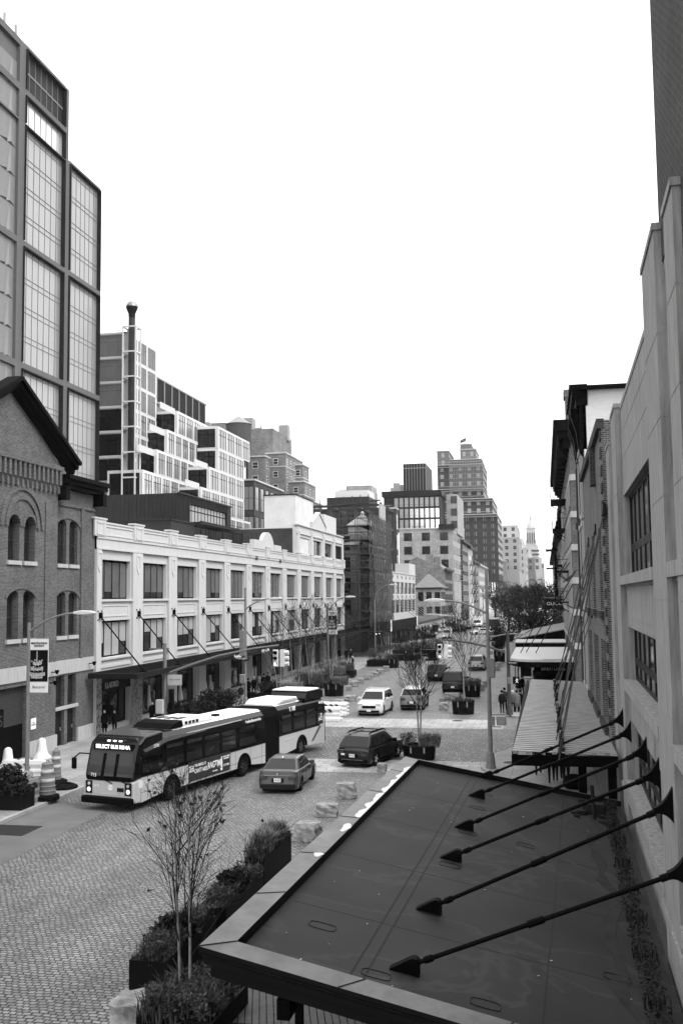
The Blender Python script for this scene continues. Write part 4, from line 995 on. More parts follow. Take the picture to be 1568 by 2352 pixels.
# local x = -distance along the street, y = into the building
PD = .17
def ps(a, b): return -b, -a
m = MB()
hs = []
rows = [(9.2, 11.5), (6.3, 7.78), (3.5, 5.15)]
for a, b in ((19.35, 29.55), (6.2, 16.9)):
    for z0, z1 in rows: hs.append((-b, -a, z0, z1))
wall(m, -35.4, 2, 0, 14.0, hs, PD, .22)
wall(m, -35.4, 2, -.1, 0, (), PD)
shell(m, -35.4, 2, PD, 18, 0, 14.0)
for a, b, zt in ((33.6, 35.42, 13.6), (29.6, 31.7, 14.1), (16.9, 19.3, 14.75), (14.2, 15.4, 14.4), (3.8, 6.1, 14.4)):
    m.box(-b, -a, 0, PD + .1, -.05, zt); m.box(-b - .03, -a + .03, -.03, PD + .2, zt, zt + .12)
m.box(-29.5, -19.4, PD - .02, .6, 14.0, 14.15); m.box(-16.8, 0, PD - .03, .6, 14.0, 14.3)
m.build('wall', conc, root)
m = MB()
for a, b in ((19.3, 29.6), (6.2, 16.9)):
    for z0, z1 in rows:
        m.box(-b, -a, PD - .2, PD + .21, z0 - .24, z0 - .002)
        m.box(-b + .1, -a - .1, PD - .05, PD, z0 - .3, z0 - .24)
for z in (2.4, 5.95, 8.45, 8.05, 12.55, 13.3):
    m.box(-29.6, -19.3, PD - .006, PD, z, z + .025)
for (a, b) in ((33.6, 35.42), (29.6, 31.7), (16.9, 19.3), (14.2, 15.4)):
    for z in (2.9, 4.9, 6.7, 8.6, 10.3, 11.6, 13.0): m.box(-b - .004, -a + .006, -.006, .1, z, z + .022)
m.build('sill', conc, root)
for h in hs:
    o = win(root, h[0], h[2], h[1] - h[0], h[3] - h[2], PD + .16, 7, (.35,), gm('bronze sash', .06, .5, var=.2), glass2, fr=.1, mu=.2)
# taller brick part at the frame's edge
bt = thing('brick_tower_block', 'tall dark brick wall rising out of frame at the top right corner', 'building', (1.7, 0, 0), RR)
m = MB(); m.box(-17.15, 6, .12, 14, 14.2, 60); m.box(-14.1, 6, .1, 14, 5, 14.2); m.build('wall', brick_b, bt)
# foreground canopy ------------------------------------------------
SL = .2
def cz(x, y): return 3.6 - SL * ((x + 5.04) - .0355 * (y - 14.18))
PN = Vector((SL, -SL * .0355, 1)).normalized(); PP = (-5.04, 14.18, 3.6)
def onC(px, py): return onplane(px, py, PP, PN)
A_ = Vector((-4.42, 31.63)); B_ = Vector((-5.04, 14.18))
C_ = Vector((2.1, 32.2)); D_ = Vector((1.88, 13.9))
roof_m = bpy.data.materials.new('roofing membrane'); roof_m.use_nodes = True
n = roof_m.node_tree; b = n.nodes['Principled BSDF']; b.inputs['Roughness'].default_value = .62; b.inputs['Specular IOR Level'].default_value = .12
tc = n.nodes.new('ShaderNodeTexCoord'); no = n.nodes.new('ShaderNodeTexNoise'); no.inputs['Scale'].default_value = .55; no.inputs['Detail'].default_value = 7; n.links.new(tc.outputs['Object'], no.inputs[0])
n2 = n.nodes.new('ShaderNodeTexNoise'); n2.inputs['Scale'].default_value = 90; n2.inputs['Detail'].default_value = 2; n.links.new(tc.outputs['Object'], n2.inputs[0])
mr = n.nodes.new('ShaderNodeMapRange'); mr.inputs[1].default_value = .3; mr.inputs[2].default_value = .7; mr.inputs[3].default_value = .019; mr.inputs[4].default_value = .031; n.links.new(no.outputs[0], mr.inputs[0])
ml = n.nodes.new('ShaderNodeMath'); ml.operation = 'MULTIPLY'; m2 = n.nodes.new('ShaderNodeMapRange'); m2.inputs[1].default_value = .2; m2.inputs[2].default_value = .8; m2.inputs[3].default_value = .7; m2.inputs[4].default_value = 1.3
n.links.new(n2.outputs[0], m2.inputs[0]); n.links.new(mr.outputs[0], ml.inputs[0]); n.links.new(m2.outputs[0], ml.inputs[1]); 
vt = n.nodes.new('ShaderNodeTexNoise'); vt.inputs['Scale'].default_value = .38; vt.inputs['Detail'].default_value = 4; vt.inputs['Distortion'].default_value = .6; n.links.new(tc.outputs['Object'], vt.inputs[0])
rp = n.nodes.new('ShaderNodeValToRGB'); e_ = rp.color_ramp.elements; e_[0].position = .5; e_[0].color = (0, 0, 0, 1); e_[1].position = .515; e_[1].color = (1, 1, 1, 1); x_ = rp.color_ramp.elements.new(.54); x_.color = (.12, .12, .12, 1); n.links.new(vt.outputs[0], rp.inputs[0])
ad = n.nodes.new('ShaderNodeMath'); ad.operation = 'MULTIPLY_ADD'; ad.inputs[1].default_value = .016; n.links.new(rp.outputs[0], ad.inputs[0]); n.links.new(ml.outputs[0], ad.inputs[2]); n.links.new(ad.outputs[0], b.inputs['Base Color'])
cn = thing('roof_canopy', 'large dark membrane-covered steel canopy with pale metal edge filling the lower right foreground', 'canopy', (0, 0, 0))
m = MB()
def cp(v, dz=0): return (v.x, v.y, cz(v.x, v.y) + dz)
m.poly([cp(B_), cp(D_), cp(C_), cp(A_)]); o = m.build('membrane', roof_m, cn)
fasc = gm('coping metal', .23, .42, metal=.35, var=.35, scale=1.8, bump=.05, bscale=6)
E1 = .46
def inset(dx, dy): return [Vector((B_.x + dx, B_.y + dy)), Vector((D_.x, D_.y + dy)), Vector((C_.x, C_.y - dy)), Vector((A_.x + dx, A_.y - dy))]
o_ = inset(0, 0); i_ = inset(E1, .37)
m = MB()
m.poly([cp(o_[0], .1), cp(i_[0], .16), cp(i_[3], .16), cp(o_[3], .1)]); m.poly([cp(o_[0], .1), cp(o_[1], .1), cp(i_[1], .16), cp(i_[0], .16)])
m.poly([cp(o_[3], .1), cp(i_[3], .16), cp(i_[2], .16), cp(o_[2], .1)])
m.build('coping', fasc, cn)
m = MB()
m.poly([cp(i_[0], .16), cp(i_[0], -.0), cp(i_[3], -.0), cp(i_[3], .16)]); m.poly([cp(i_[0], .16), cp(i_[1], .16), cp(i_[1], 0), cp(i_[0], 0)]); m.poly([cp(i_[3], .16), cp(i_[3], 0), cp(i_[2], 0), cp(i_[2], .16)])
rim = [(0, .1, .02), (.0, .03, .0), (.05, -.06, .0), (.05, -.15, 0), (.14, -.17, 0), (.14, -.34, 0), (.5, -.38, 0)]
def ring(off, dz): q = [Vector((B_.x + off, B_.y + off)), Vector((D_.x, D_.y + off)), Vector((C_.x, C_.y - off)), Vector((A_.x + off, A_.y - off))]; return [cp(v, dz) for v in q]
for (a, z0, _), (b2, z1, _) in zip(rim, rim[1:]):
    R1_, R2_ = ring(a, z0), ring(b2, z1)
    for i, j in ((0, 1), (2, 3), (3, 0)): m.poly([R1_[i], R1_[j], R2_[j], R2_[i]])
R2_ = ring(.5, -.38); m.poly(R2_)
m.build('fascia', gm('fascia black steel', .03, .4, var=.1), cn)
# white drips and seams on the coping, patches on the membrane
q = random.Random(12); m = MB(); wl = []; wr = []
for k in range(41):
    t = .5 + .42 * k / 40; e = i_[0].lerp(i_[3], t); wdt = .05 + .13 * abs(math.sin(k * .55)) * (1 - .5 * k / 40) + .03 * math.sin(k * 1.7); wdt = max(.01, wdt)
    x = e.x - .01 - wdt; wl.append((x, e.y)); wr.append((e.x - .005, e.y))
def cpz(x, y): return cz(x, y) + .106 + .06 * min(1, max(0, (x - (B_.x + (y - B_.y) * .0355)) / E1))
for a, b_, c, d in zip(wl, wr, wr[1:], wl[1:]): m.poly([(p_[0], p_[1], cpz(*p_)) for p_ in (a, b_, c, d)])
m.build('white_spill', gm('spilled white paint', .75, .6, var=.05), cn)
for k in range(2):
    m = MB()
    t = [.3, .44][k]; c = i_[0].lerp(i_[3], t) - Vector((.09, 0)); L_ = [.35, .8][k]
    pts = []
    for a in range(16):
        an = 2 * PI * a / 16; rx = .09 * (1 + .3 * math.sin(3 * an + k)); x, y = c.x + rx * math.cos(an) * 1.0, c.y + L_ * .5 * math.sin(an); f = (x - o_[0].x) / E1; pts.append((x, y, cz(x, y) + .108 + .06 * min(1, max(0, (x - (B_.x + (y - B_.y) * .0355)) / E1))))
    m.poly(pts); m.build('white_spill', gm('spilled white paint', .75), cn)
m = MB()
for s_ in (.15, .31, .5, .68, .86):
    a, b_ = o_[0].lerp(o_[3], s_), i_[0].lerp(i_[3], s_); m.bar(cp(a, .106), cp(b_, .166), .02, .008)
for s_ in (.3, .62, .9):
    a, b_ = o_[0].lerp(o_[1], s_), i_[0].lerp(i_[1], s_); m.bar(cp(a, .106), cp(b_, .166), .02, .008)
m.bar(cp(o_[0], .106), cp(i_[0], .166), .02, .008); m.bar(cp(o_[3], .106), cp(i_[3], .166), .02, .008)
m.build('coping_joint', dark, cn)
m = MB()
for x0, wd in ((-2.95, .03), (-2.75, .03), (-.2, .025)):
    for s_ in (0,):
        a = Vector((x0, 14.8)); b_ = Vector((x0 + .6, 31)); m.bar(cp(a, .0), cp(b_, .0), wd, .006)
for y_ in (17.2, 20.5, 23.9, 27.2): m.bar(cp(Vector((-4.4, y_)), .0), cp(Vector((1.4, y_ + .1)), .0), .018, .004)
m.build('membrane_seam', gm('membrane seam', .052, .6, var=.2), cn)
m = MB()
for (x, y) in ((-2.6, 15.1), (-1.0, 15.1), (-3.7, 16.4), (-2.2, 18.4), (-2.1, 21.5), (-1.95, 24.5), (-1.9, 27.3), (-.6, 24.6), (-1.8, 29.2), (1, 17.5)):
    pts = [(x + .22 * math.copysign(abs(math.cos(t)) ** .5, math.cos(t)), y + .14 * math.copysign(abs(math.sin(t)) ** .5, math.sin(t))) for t in [2 * PI * i / 20 for i in range(20)]]
    m = MB()
    for a, b_ in zip(pts, pts[1:] + pts[:1]): m.bar((a[0], a[1], cz(*a) + .006), (b_[0], b_[1], cz(*b_) + .004), .014, .008)
    m.build('patch', gm('patch', .022, .5, var=0), cn)
m = MB(); q = random.Random(31)
for k in range(26):
    x, y = q.uniform(-4.2, 1.2), 14.8 + 16 * q.random() ** 1.3; s = q.uniform(.006, .022); a = q.uniform(0, 3); M = Matrix.Translation((x, y, cz(x, y) + .006)) @ Matrix.Rotation(a, 4, 'Z'); m.box(-s, s, -s * .5, s * .5, 0, .006, M)
tag(m.build('litter', gm('pale litter', .5, .8, var=.5, scale=1.0), cn), kind='stuff')
# grey silt line along the wall side
m = MB(); pl = []; pr = []
for i in range(26):
    y = 14.5 + i * .66; x = 1.12 + .1 * math.sin(i * 1.3) + .13 * math.sin(i * .6 + 1); pl.append((x - .1 - .08 * math.sin(i * 2.1), y)); pr.append((x + .12 + .05 * math.sin(i * 1.7), y))
for (a, b_, c, d) in zip(pl, pr, pr[1:], pl[1:]): m.poly([(p_[0], p_[1], cz(*p_) + .007) for p_ in (a, b_, c, d)])
m.build('silt_stain', gm('dry silt', .085, .9, var=.3, scale=3), cn)
m = MB()
for x, y in ((-4.0, 16.0), (-4.0, 22.5), (-3.8, 29.5), (.5, 29.8), (-.4, 15.2)): m.box(x - .06, x + .06, y - .06, y + .06, 0, cz(x, y) - .6)
m.box(-4.1, -3.9, 15, 31, cz(-4, 23) - 1.05, cz(-4, 23) - .75)
m.build('post', black, cn)
# hooked brackets and rods
pairs = [((894, 2223), (942, 2190), (1568, 1964)), ((955, 2086), (1014, 2062), (1545, 1849)), ((1010, 1969), (1059, 1950), (1513.8, 1777)), ((1043, 1899), (1085, 1880), (1485, 1724)), ((1075, 1827), (1110, 1812), (1449, 1681)), ((1096, 1784), (1126, 1772), (1431, 1650))]
wn = Vector((1, -KS, 0)).normalized()
for i, (tip, pk, up) in enumerate(pairs):
    t0 = onC(*tip); hp = onplane(up[0], up[1], (1.7, 0, 0), wn)
    if i == 0: hp = Vector((1.92, t0.y - .15, hp.z))
    p1 = None
    lab = ['nearest', 'second nearest', 'third nearest', 'fourth nearest', 'fifth nearest', 'farthest'][i] + ' black tie rod running from the canopy roof up to the concrete wall'
    r = thing('tie_rod', lab, 'tie rod', (t0.x, t0.y, t0.z), 0, 'black tie rods over the dark canopy')
    O = Vector(r.location); m = MB()
    hgt = .27
    gw = .46; zg = cz(t0.x + gw, t0.y) - t0.z; pr_ = [(0, 0), (gw, zg), (gw, zg + hgt * .8), (gw * .93, zg + hgt * .95), (gw * .8, zg + hgt), (gw * .62, zg + hgt * .88)]
    m.prism(pr_, 'y', -.09, .09); m.build('gusset', black, r)
    a = Vector((.42, 0, hgt * .66 - .09)); e = hp - O
    m = MB(); m.tube([a, a.lerp(e, .97)], .036, 8)
    for s_ in (.03, .42, .9): m.tube([a.lerp(e, s_), a.lerp(e, s_ + (.06 if s_ == .42 else .03))], .055, 8)
    m.build('rod', black, r, smooth=False)
    m = MB(); e = e + Vector((0, 0, 0))
    for s_ in range(8):
        f0, f1 = s_ / 8, (s_ + 1) / 8; wd = lambda f: .05 + .24 * f ** 2.2
        x0, x1 = e.x - .3 + .3 * f0, e.x - .3 + .3 * f1
        m.prism([(x0, e.z - wd(f0) - .1 * (1 - f0)), (x1, e.z - wd(f1) - .1 * (1 - f1)), (x1, e.z + wd(f1) - .1 * (1 - f1)), (x0, e.z + wd(f0) - .1 * (1 - f0))], 'y', e.y - .07, e.y + .07)
    m.build('wall_horn', black, r)
# planted gutter by the wall
def leafmat(name, v, var=.5):
    if name in MATS: return MATS[name]
    m = bpy.data.materials.new(name); m.use_nodes = True; MATS[name] = m; n = m.node_tree; b = n.nodes['Principled BSDF']; b.inputs['Roughness'].default_value = .6
    oi = n.nodes.new('ShaderNodeTexCoord'); no = n.nodes.new('ShaderNodeTexNoise'); no.inputs['Scale'].default_value = 6; no.inputs['Detail'].default_value = 3
    mr = n.nodes.new('ShaderNodeMapRange'); mr.inputs[1].default_value = .35; mr.inputs[2].default_value = .65; v = tone(v); b.inputs['Specular IOR Level'].default_value = .15; mr.inputs[3].default_value = v * (1 - var); mr.inputs[4].default_value = v * (1 + var)
    n.links.new(oi.outputs['Object'], no.inputs[0]); n.links.new(no.outputs[0], mr.inputs[0]); n.links.new(mr.outputs[0], b.inputs['Base Color']); return m
leaf_d = leafmat('dark evergreen leaf', .045); leaf_m = leafmat('mid leaf', .12, .7); leaf_l = leafmat('dry grass blade', .22)
def leaves(mb, c, r, n, s, q=rnd, flat=1.0):
    for _ in range(n):
        while True:
            p = Vector((q.uniform(-1, 1), q.uniform(-1, 1), q.uniform(-1, 1)))
            if p.length < 1: break
        p = p * (p.length ** -.35 if p.length > .05 else 1)
        if p.length > 1.1: p.normalize()
        P_ = Vector((c[0] + p.x * r[0], c[1] + p.y * r[1], c[2] + p.z * r[2]))
        d = Vector((q.uniform(-1, 1), q.uniform(-1, 1), q.uniform(-.3, 1))).normalized(); e = d.cross(Vector((q.uniform(-1, 1), q.uniform(-1, 1), q.uniform(-1, 1)))).normalized()
        z = s * q.uniform(.6, 1.5)
        mb.poly([P_, P_ + d * z * .5 + e * z * .28, P_ + d * z, P_ + d * z * .5 - e * z * .28])
def blades(mb, c, rx, ry, n, h, q=rnd, w=.012, lean=.5):
    for _ in range(n):
        x = c[0] + q.uniform(-rx, rx); y = c[1] + q.uniform(-ry, ry); a = q.uniform(0, 2 * PI); L = h * q.uniform(.5, 1.1); l = lean * q.uniform(.1, 1)
        p0 = Vector((x, y, c[2])); p1 = p0 + Vector((math.cos(a) * l * L * .3, math.sin(a) * l * L * .3, L * .65)); p2 = p0 + Vector((math.cos(a) * l * L, math.sin(a) * l * L, L * (1 - .25 * l)))
        s = Vector((-math.sin(a), math.cos(a), 0)) * w
        mb.poly([p0 - s, p0 + s, p1 + s * .8, p1 - s * .8]); mb.poly([p1 - s * .8, p1 + s * .8, p2])
m = MB(); q = random.Random(3)
for i in range(44):
    y = 14.3 + i * .4; x = 1.48 + .012 * (y - 14); z = cz(x, y) + .12
    leaves(m, (x, y, z), (.2, .3, .07), 80, .05, q)
    if i % 5 == 0: blades(m, (x, y, z), .2, .2, 25, .3, q)
o = m.build('groundcover', leaf_d); tag(o, 'low dark creeping plants and litter in the gutter between canopy and concrete wall', 'ground cover', kind='stuff')
m = MB()
for k in range(9): y0 = 14 + k * 2.0; m.box(1.72 + .0151 * y0 + rnd.uniform(-.02, .02) - .02, 2.0 + .0151 * y0, y0, y0 + 1.97, 2.9, 3.06 + rnd.uniform(-.01, .01))
o = m.build('stone_ledge', conc); tag(o, 'chipped concrete ledge along the foot of the concrete wall above the planted gutter', 'ledge')
m = MB(); 
for k in range(26): x, y = 1.15 + q.uniform(-.5, .5), 30 + q.uniform(-1.2, 1.4); s = q.uniform(.04, .14); m.box(x - s, x + s, y - s * .6, y + s * .6, cz(x, y), cz(x, y) + s * .8, )
m.box(.9, 1.5, 29.7, 30.1, cz(1, 30) + .0, cz(1, 30) + .25); m.tube([(1.2, 29.2, cz(1.2, 29)), (1.15, 29.1, cz(1, 29) + .9)], .05, 8)
tag(m.build('debris_pile', gm('debris', .06, .8, var=.6)), 'heap of dark litter and scrap metal at the far inner corner of the canopy roof', 'debris')

# ---------------------------------------------------------------- neighbouring brick buildings on the right
def rb(name, lab, X, y1): return thing(name, lab, 'building', (X, y1, 0), -PI / 2)   # local x = y1 - Y
b2 = rb('narrow_brick_building', 'narrow two-storey brick building with quoined corner and stone sills next to the concrete building', 2.12, 52.6)
def V(y): return 52.6 - y
m = MB(); hs = [(V(39.6), V(37.6), 8.1, 11.2), (V(45), V(43), 8.1, 11.2), (V(50.3), V(48.3), 8.1, 11.2), (V(40.5), V(37.2), 4.0, 7.0), (V(45.9), V(42.4), 4.0, 7.0), (V(51.2), V(47.8), 4.0, 7.0)]
wall(m, 0, V(35.7), 0, 14.8, hs, 0, .25); shell(m, 0, V(35.7), 0, 12, 0, 14.8)
m.build('wall', bm_('light brick', .17, .1, .26, .21, .075, .014), b2)
for h in hs: win(b2, h[0], h[2], h[1] - h[0], h[3] - h[2], .18, 2, (.5,), black, glass2)
m = MB()
for h in hs: m.box(h[0] - .15, h[1] + .15, -.14, 0, h[2] - .28, h[2])
for z in [4.2 + .62 * k for k in range(17)]: m.box(V(36.4), V(35.68), -.05, 0, z, z + .34)
m.box(0, V(35.68), -.16, .1, 14.5, 14.85); m.box(V(41), V(40.2), -.2, 0, 13.0, 14.5)
m.build('stone_trim', brick_b, b2)
b3 = rb('bracketed_brick_building', 'tall brick corner building with ribbed windows and a heavy dark cornice on scrolled brackets', 2.2, 59.5)
def V(y): return 59.5 - y
m = MB(); m.box(0, V(52.7), 0, 14, 0, 16.9); m.build('wall', brick_b, b3)
m = MB(); m.box(V(52.75), V(52.6), .05, 14, 3, 19.4); m.box(0, V(52.75), .4, 14, 16.9, 19.2); m.build('painted_party_wall', brick_white, b3)
m = MB()
m.box(-.3, V(52.45), -.62, .3, 19.3, 19.6); m.box(-.3, V(52.5), -.5, .3, 18.95, 19.3); m.box(-.2, V(52.55), -.3, .3, 18.5, 18.95); m.box(-.1, V(52.6), -.12, .2, 16.2, 18.5); m.box(V(52.6), V(52.3), -.2, 14, 19.3, 19.5)
for u in (V(58.9), V(57.3), V(53.6)):
    pts = [(-.55, 18.5), (-.58, 18.1), (-.45, 17.7), (-.32, 17.3), (-.28, 16.9), (-.2, 16.4), (-.1, 16.0), (0, 15.9), (0, 18.5)]
    m.prism([(p[0] + 0, p[1]) for p in pts], 'x', u - .28, u + .28)
m.build('cornice', black, b3)
m = MB()
for (y0, y1) in ((53.4, 55.6), (56.4, 58.6)):
    for z0, z1 in ((13.0, 16.3), (8.2, 12.3), (3.9, 7.5)):
        for k in range(5): u = V(y1) + (y1 - y0) * k / 4; m.box(u - .07, u + .07, -.12, 0, z0, z1)
        m.box(V(y1), V(y0), -.16, 0, z1, z1 + .3); m.box(V(y1), V(y0), -.16, 0, z0 - .3, z0)
m.build('window_ribs', stone, b3)
for (y0, y1) in ((53.4, 55.6), (56.4, 58.6)):
    for z0, z1 in ((13.0, 16.3), (8.2, 12.3), (3.9, 7.5)): win(b3, V(y1), z0, y1 - y0, z1 - z0, -.06, 1, (.5,), black, glass2, single=True)
m = MB()
for z in (12.5, 8.0): m.box(V(59.7), V(58.7), -.28, 0, z, z + .35); m.box(V(56.3), V(55.7), -.25, 0, z, z + .35)
m.box(V(59.6), V(58.8), -.2, 0, 0, 16); m.box(V(56.3), V(55.7), -.14, 0, 0, 16); m.build('pier', brick_b, b3)
# block beyond the side street
b4 = rb('banded_brick_building', 'brick building with pale stone bands and a brick chimney across the side street', 2.1, 112)
def V(y): return 112 - y
m = MB(); m.box(0, V(74), 0, 16, 0, 20.6); m.build('wall', brick_a, b4)
m = MB()
for z in (17.0, 14.3, 11.9, 9.5, 7.2, 4.8): m.box(-.05, V(73.94), -.05, 16, z, z + .45)
m.build('stone_band', stone, b4)
m = MB(); m.box(-.5, V(73.3), -1.1, .1, 20.6, 21.4); m.box(-.5, V(73.5), -.8, .1, 20.1, 20.6); m.box(-.5, V(73.6), -.4, .1, 19.4, 20.1)
for k in range(12): m.box(V(75 + k * 3), V(74.6 + k * 3), -.7, 0, 19.2, 20.2)
m.build('cornice', black, b4)
m = MB(); m.box(V(110), V(108), .7, 1.6, 20.6, 29.8); m.box(V(110.15), V(107.85), .55, 1.75, 29.8, 30.6); m.build('chimney', brick_a, b4)
for k in range(5):
    for i in range(11): win(b4, V(77.4 + i * 3.2), [17.6, 14.9, 12.5, 10.1, 7.8][k] - 2.3, 1.3, 1.9, -.07, 1, (.5,), stone, glass2, single=True)
rspec = [(3.0, 112, 140, 19.5, brick_b, 'brick tenement with iron fire escapes beyond the banded building'), (2.9, 140, 175, 18.5, stone, 'dark fronted building with a window air conditioner further down the right side'), (3.1, 175, 230, 20.0, brick_a, 'plain brick building far down the right side'), (3.0, 230, 330, 19.0, brick_b, 'last visible brick row on the right side before the trees')]
for i, (X, y0, y1, h, mt, lab) in enumerate(rspec):
    r_ = block('row_building', lab, X, y0, y1, 0, h, X + 14, mt, fl=3.7, su=3.0, ww=1.3, wh=2.2, fm=stone, zmin=4, left=False, front=False)
    m = MB(); m.box(-1.0, .3, -.3, y1 - y0, h - .8, h + .4); m.build('cornice', black, r_)
    if i == 1: m = MB(); m.box(-.5, 0, 2, 2.9, 12, 12.7); m.box(-.5, 0, 4, 4.9, 7.2, 7.9); m.build('air_conditioner', steel, r_)
def fire_escape(lab, X, y0, z, L_=5.5, n=1, wd=1.15):
    o = thing('fire_escape', lab, 'fire escape', (X, y0, z), 0, 'iron fire escapes on the right-hand fronts')
    for k in range(n):
        zz = -k * 3.7; m = MB(); m.box(-wd, 0, 0, L_, zz, zz + .1)
        for j in range(int(L_ / .22)): m.box(-wd, -wd + .025, j * .22, j * .22 + .025, zz, zz + 1)
        for j in range(6): m.box(-wd + j * wd / 5, -wd + j * wd / 5 + .025, 0, .025, zz, zz + 1)
        m.box(-wd, -wd + .04, 0, L_, zz + 1, zz + 1.05); m.box(-wd, 0, 0, .04, zz + 1, zz + 1.05); m.build('balcony', black, o)
        m = MB(); m.bar((-wd + .1, .3, zz), (0, .3, zz - .8), .06); m.bar((-wd + .1, L_ - .3, zz), (0, L_ - .3, zz - .8), .06); m.build('bracket', black, o)
        if k < n - 1: m = MB(); m.bar((-.5, .6, zz - 3.7), (-.5, L_ - .8, zz), .5, .06); m.build('stair', black, o)
    return o
fire_escape('iron fire escape balcony highest on the right, against the sky', 2.1, 86, 16.7, 6, 1, 1.3)
fire_escape('iron fire escape balcony below the small cornice on the right row', 2.1, 92, 14.6, 6, 1)
fire_escape('iron fire escape balcony with an air conditioner beside it', 2.1, 84, 10.6, 5, 1)
fire_escape('iron fire escape balcony just above the hanging flag sign', 2.1, 88, 8.0, 5, 1)
fire_escape('tiered iron fire escape on the far tenement', 3.0, 118, 15.8, 7, 3, 1.4)
fire_escape('tiered iron fire escape farthest down the right side', 3.0, 205, 17.8, 9, 4, 2.4)
sg = thing('flag_sign', 'dark cloth flag sign lettered GUCCI hanging from a horizontal pole over the right pavement', 'sign', (3.0, 146, 0))
m = MB(); m.tube([(0, 0, 8.2), (-3.1, 0, 8.35)], .05, 6); m.build('pole', steel, sg)
m = MB()
for i in range(8): a, b_ = -2.9 + i * .35, -2.9 + (i + 1) * .35; m.poly([(a, .06 * math.sin(i), 8.1), (b_, .06 * math.sin(i + 1), 8.1), (b_, .1 * math.sin(i + 1), 6.6 + .15 * math.sin(i * .8)), (a, .1 * math.sin(i), 6.6 + .15 * math.sin((i - 1) * .8))])
m.build('flag', dark, sg)
text('GUCCI', .62, letter_w, sg, frame_m((-1.5, -.14, 7.45), (1, 0, 0), (0, 0, 1)), ext=.01, sx=1.25)
# ---------------------------------------------------------------- canopies further along the right pavement
c2 = thing('ribbed_metal_canopy', 'long pale ribbed metal canopy hung on chains beside the narrow brick building', 'canopy', (0, 32.4, 0))
z = 3.78; xl = lambda y: -1.12 + (y) * .0096
rib = gm('ribbed sheet metal', .34, .45, metal=.35, var=.25, scale=1.6)
m = MB(); n_ = 62; Ls = 27.2
for i in range(n_ * 2):
    y0 = Ls * i / (n_ * 2); y1 = Ls * (i + 1) / (n_ * 2); za = z + (.0 if i % 2 else .05); zb = za
    m.mi = 0; m.quad((xl(y0), y0, za), (.43, y0, za - .05), (.43, y1, zb - .05), (xl(y1), y1, zb)); m.mi = 1; m.quad((.43, y0, za - .05), (2.1, y0, za - .12), (2.1, y1, zb - .12), (.43, y1, zb - .05)); m.mi = 0
    zc = z + (.05 if i % 2 else 0); m.quad((xl(y1), y1, za), (2.1, y1, za - .12), (2.1, y1, zc - .12), (xl(y1), y1, zc))
m.build('roof_sheet', [rib, gm('stained ribbed sheet', .3, .5, metal=.3, var=.3, scale=2)], c2)
m = MB(); m.box(-1.15, 2.1, -.02, .12, z - .42, z - .1); m.box(-1.14, -1.0, .12, Ls, z - .35, z - .02); m.box(-.95, 2.1, 8, 8.2, z - .4, z - .1); m.box(-.95, 2.1, 18, 18.2, z - .4, z - .1)
for x in (.9, 1.8): m.box(x, x + .25, .3, .6, 0, z - .4)
m.build('frame', black, c2)
m = MB()
for i in range(21): 
    if i % 4 == 3: continue
    MB().box(.36, .5, .3 + i * 1.28, 1.3 + i * 1.28, z - .07, z + .1).build('centre_plate', dark, c2)
m = MB()
for i in range(8): m.box(-1.1 + i * .4, -.95 + i * .4, -.05, .02, z - .05, z + .03)
m.build('front_bracket', steel, c2)
c3 = thing('rounded_metal_canopy', 'pale metal canopy with a rounded outer corner beyond the side street', 'canopy', (0, 78, 0))
m = MB(); pts = [(3.3, 0), (-1.2, .1), (-2.2, .8), (-2.75, 2.2), (-2.75, 19), (3.3, 19)]
m.prism(pts, 'z', 3.62, 3.8); m.build('roof_sheet', gm('pale sheet', .55, .5, metal=.2, var=.12, streak=True), c3)
m = MB(); m.prism([(3.3, .05), (-1.1, .15), (-2.1, .85), (-2.6, 2.2), (-2.6, 19), (3.3, 19)], 'z', 3.2, 3.61); m.build('fascia', black, c3)
m = MB()
for i in range(30): m.box(-.2 + i * .115, -.14 + i * .115, -.0, .9, 3.8, 3.84)
m.build('corrugation', rib, c3)
m = MB(); m.box(-1.0, 3.3, 8, 8.2, .13, 3.2); m.box(-1.0, 2.9, 17, 17.2, .13, 3.2); m.box(2.8, 3.3, 0, 19, .13, 3.2); o = m.build('shop_front', black, c3)
text('BREITLING', .42, gm('sign off white', .6, var=0), c3, frame_m((.55, 7.9, 2.55), (1, 0, 0), (0, 0, 1)), ext=.02)
c4 = thing('flat_white_canopy', 'thin flat white-topped canopy beyond the rounded one', 'canopy', (0, 105.5, 0))
m = MB(); m.box(-3.1, 3.2, 0, 7, 3.78, 3.88); m.build('roof_sheet', white2, c4); m = MB(); m.box(-3.05, 3.2, .05, 7, 3.3, 3.775)
for x in (-2.9, -.5, 2): m.box(x, x + .12, .3, .42, 0, 3.3)
m.build('frame', black, c4)
c5 = thing('rusty_sheet_canopy', 'streaked old sheet-metal canopy tilted up towards the wall, farthest on the right', 'canopy', (0, 117, 0))
m = MB(); m.prism([(-3.2, 3.7), (3.0, 4.9), (3.0, 5.0), (-3.2, 3.8)], 'y', 0, 24); m.build('roof_sheet', gm('rusty sheet', .28, .6, var=.45, scale=1.5), c5)
m = MB(); m.prism([(-3.1, 3.3), (3.0, 3.5), (3.0, 4.89), (-3.1, 3.69)], 'y', .1, .3)
for x in (-2.9, -.5, 2): m.box(x, x + .12, .3, .42, 0, 3.4)
m.build('frame', black, c5)
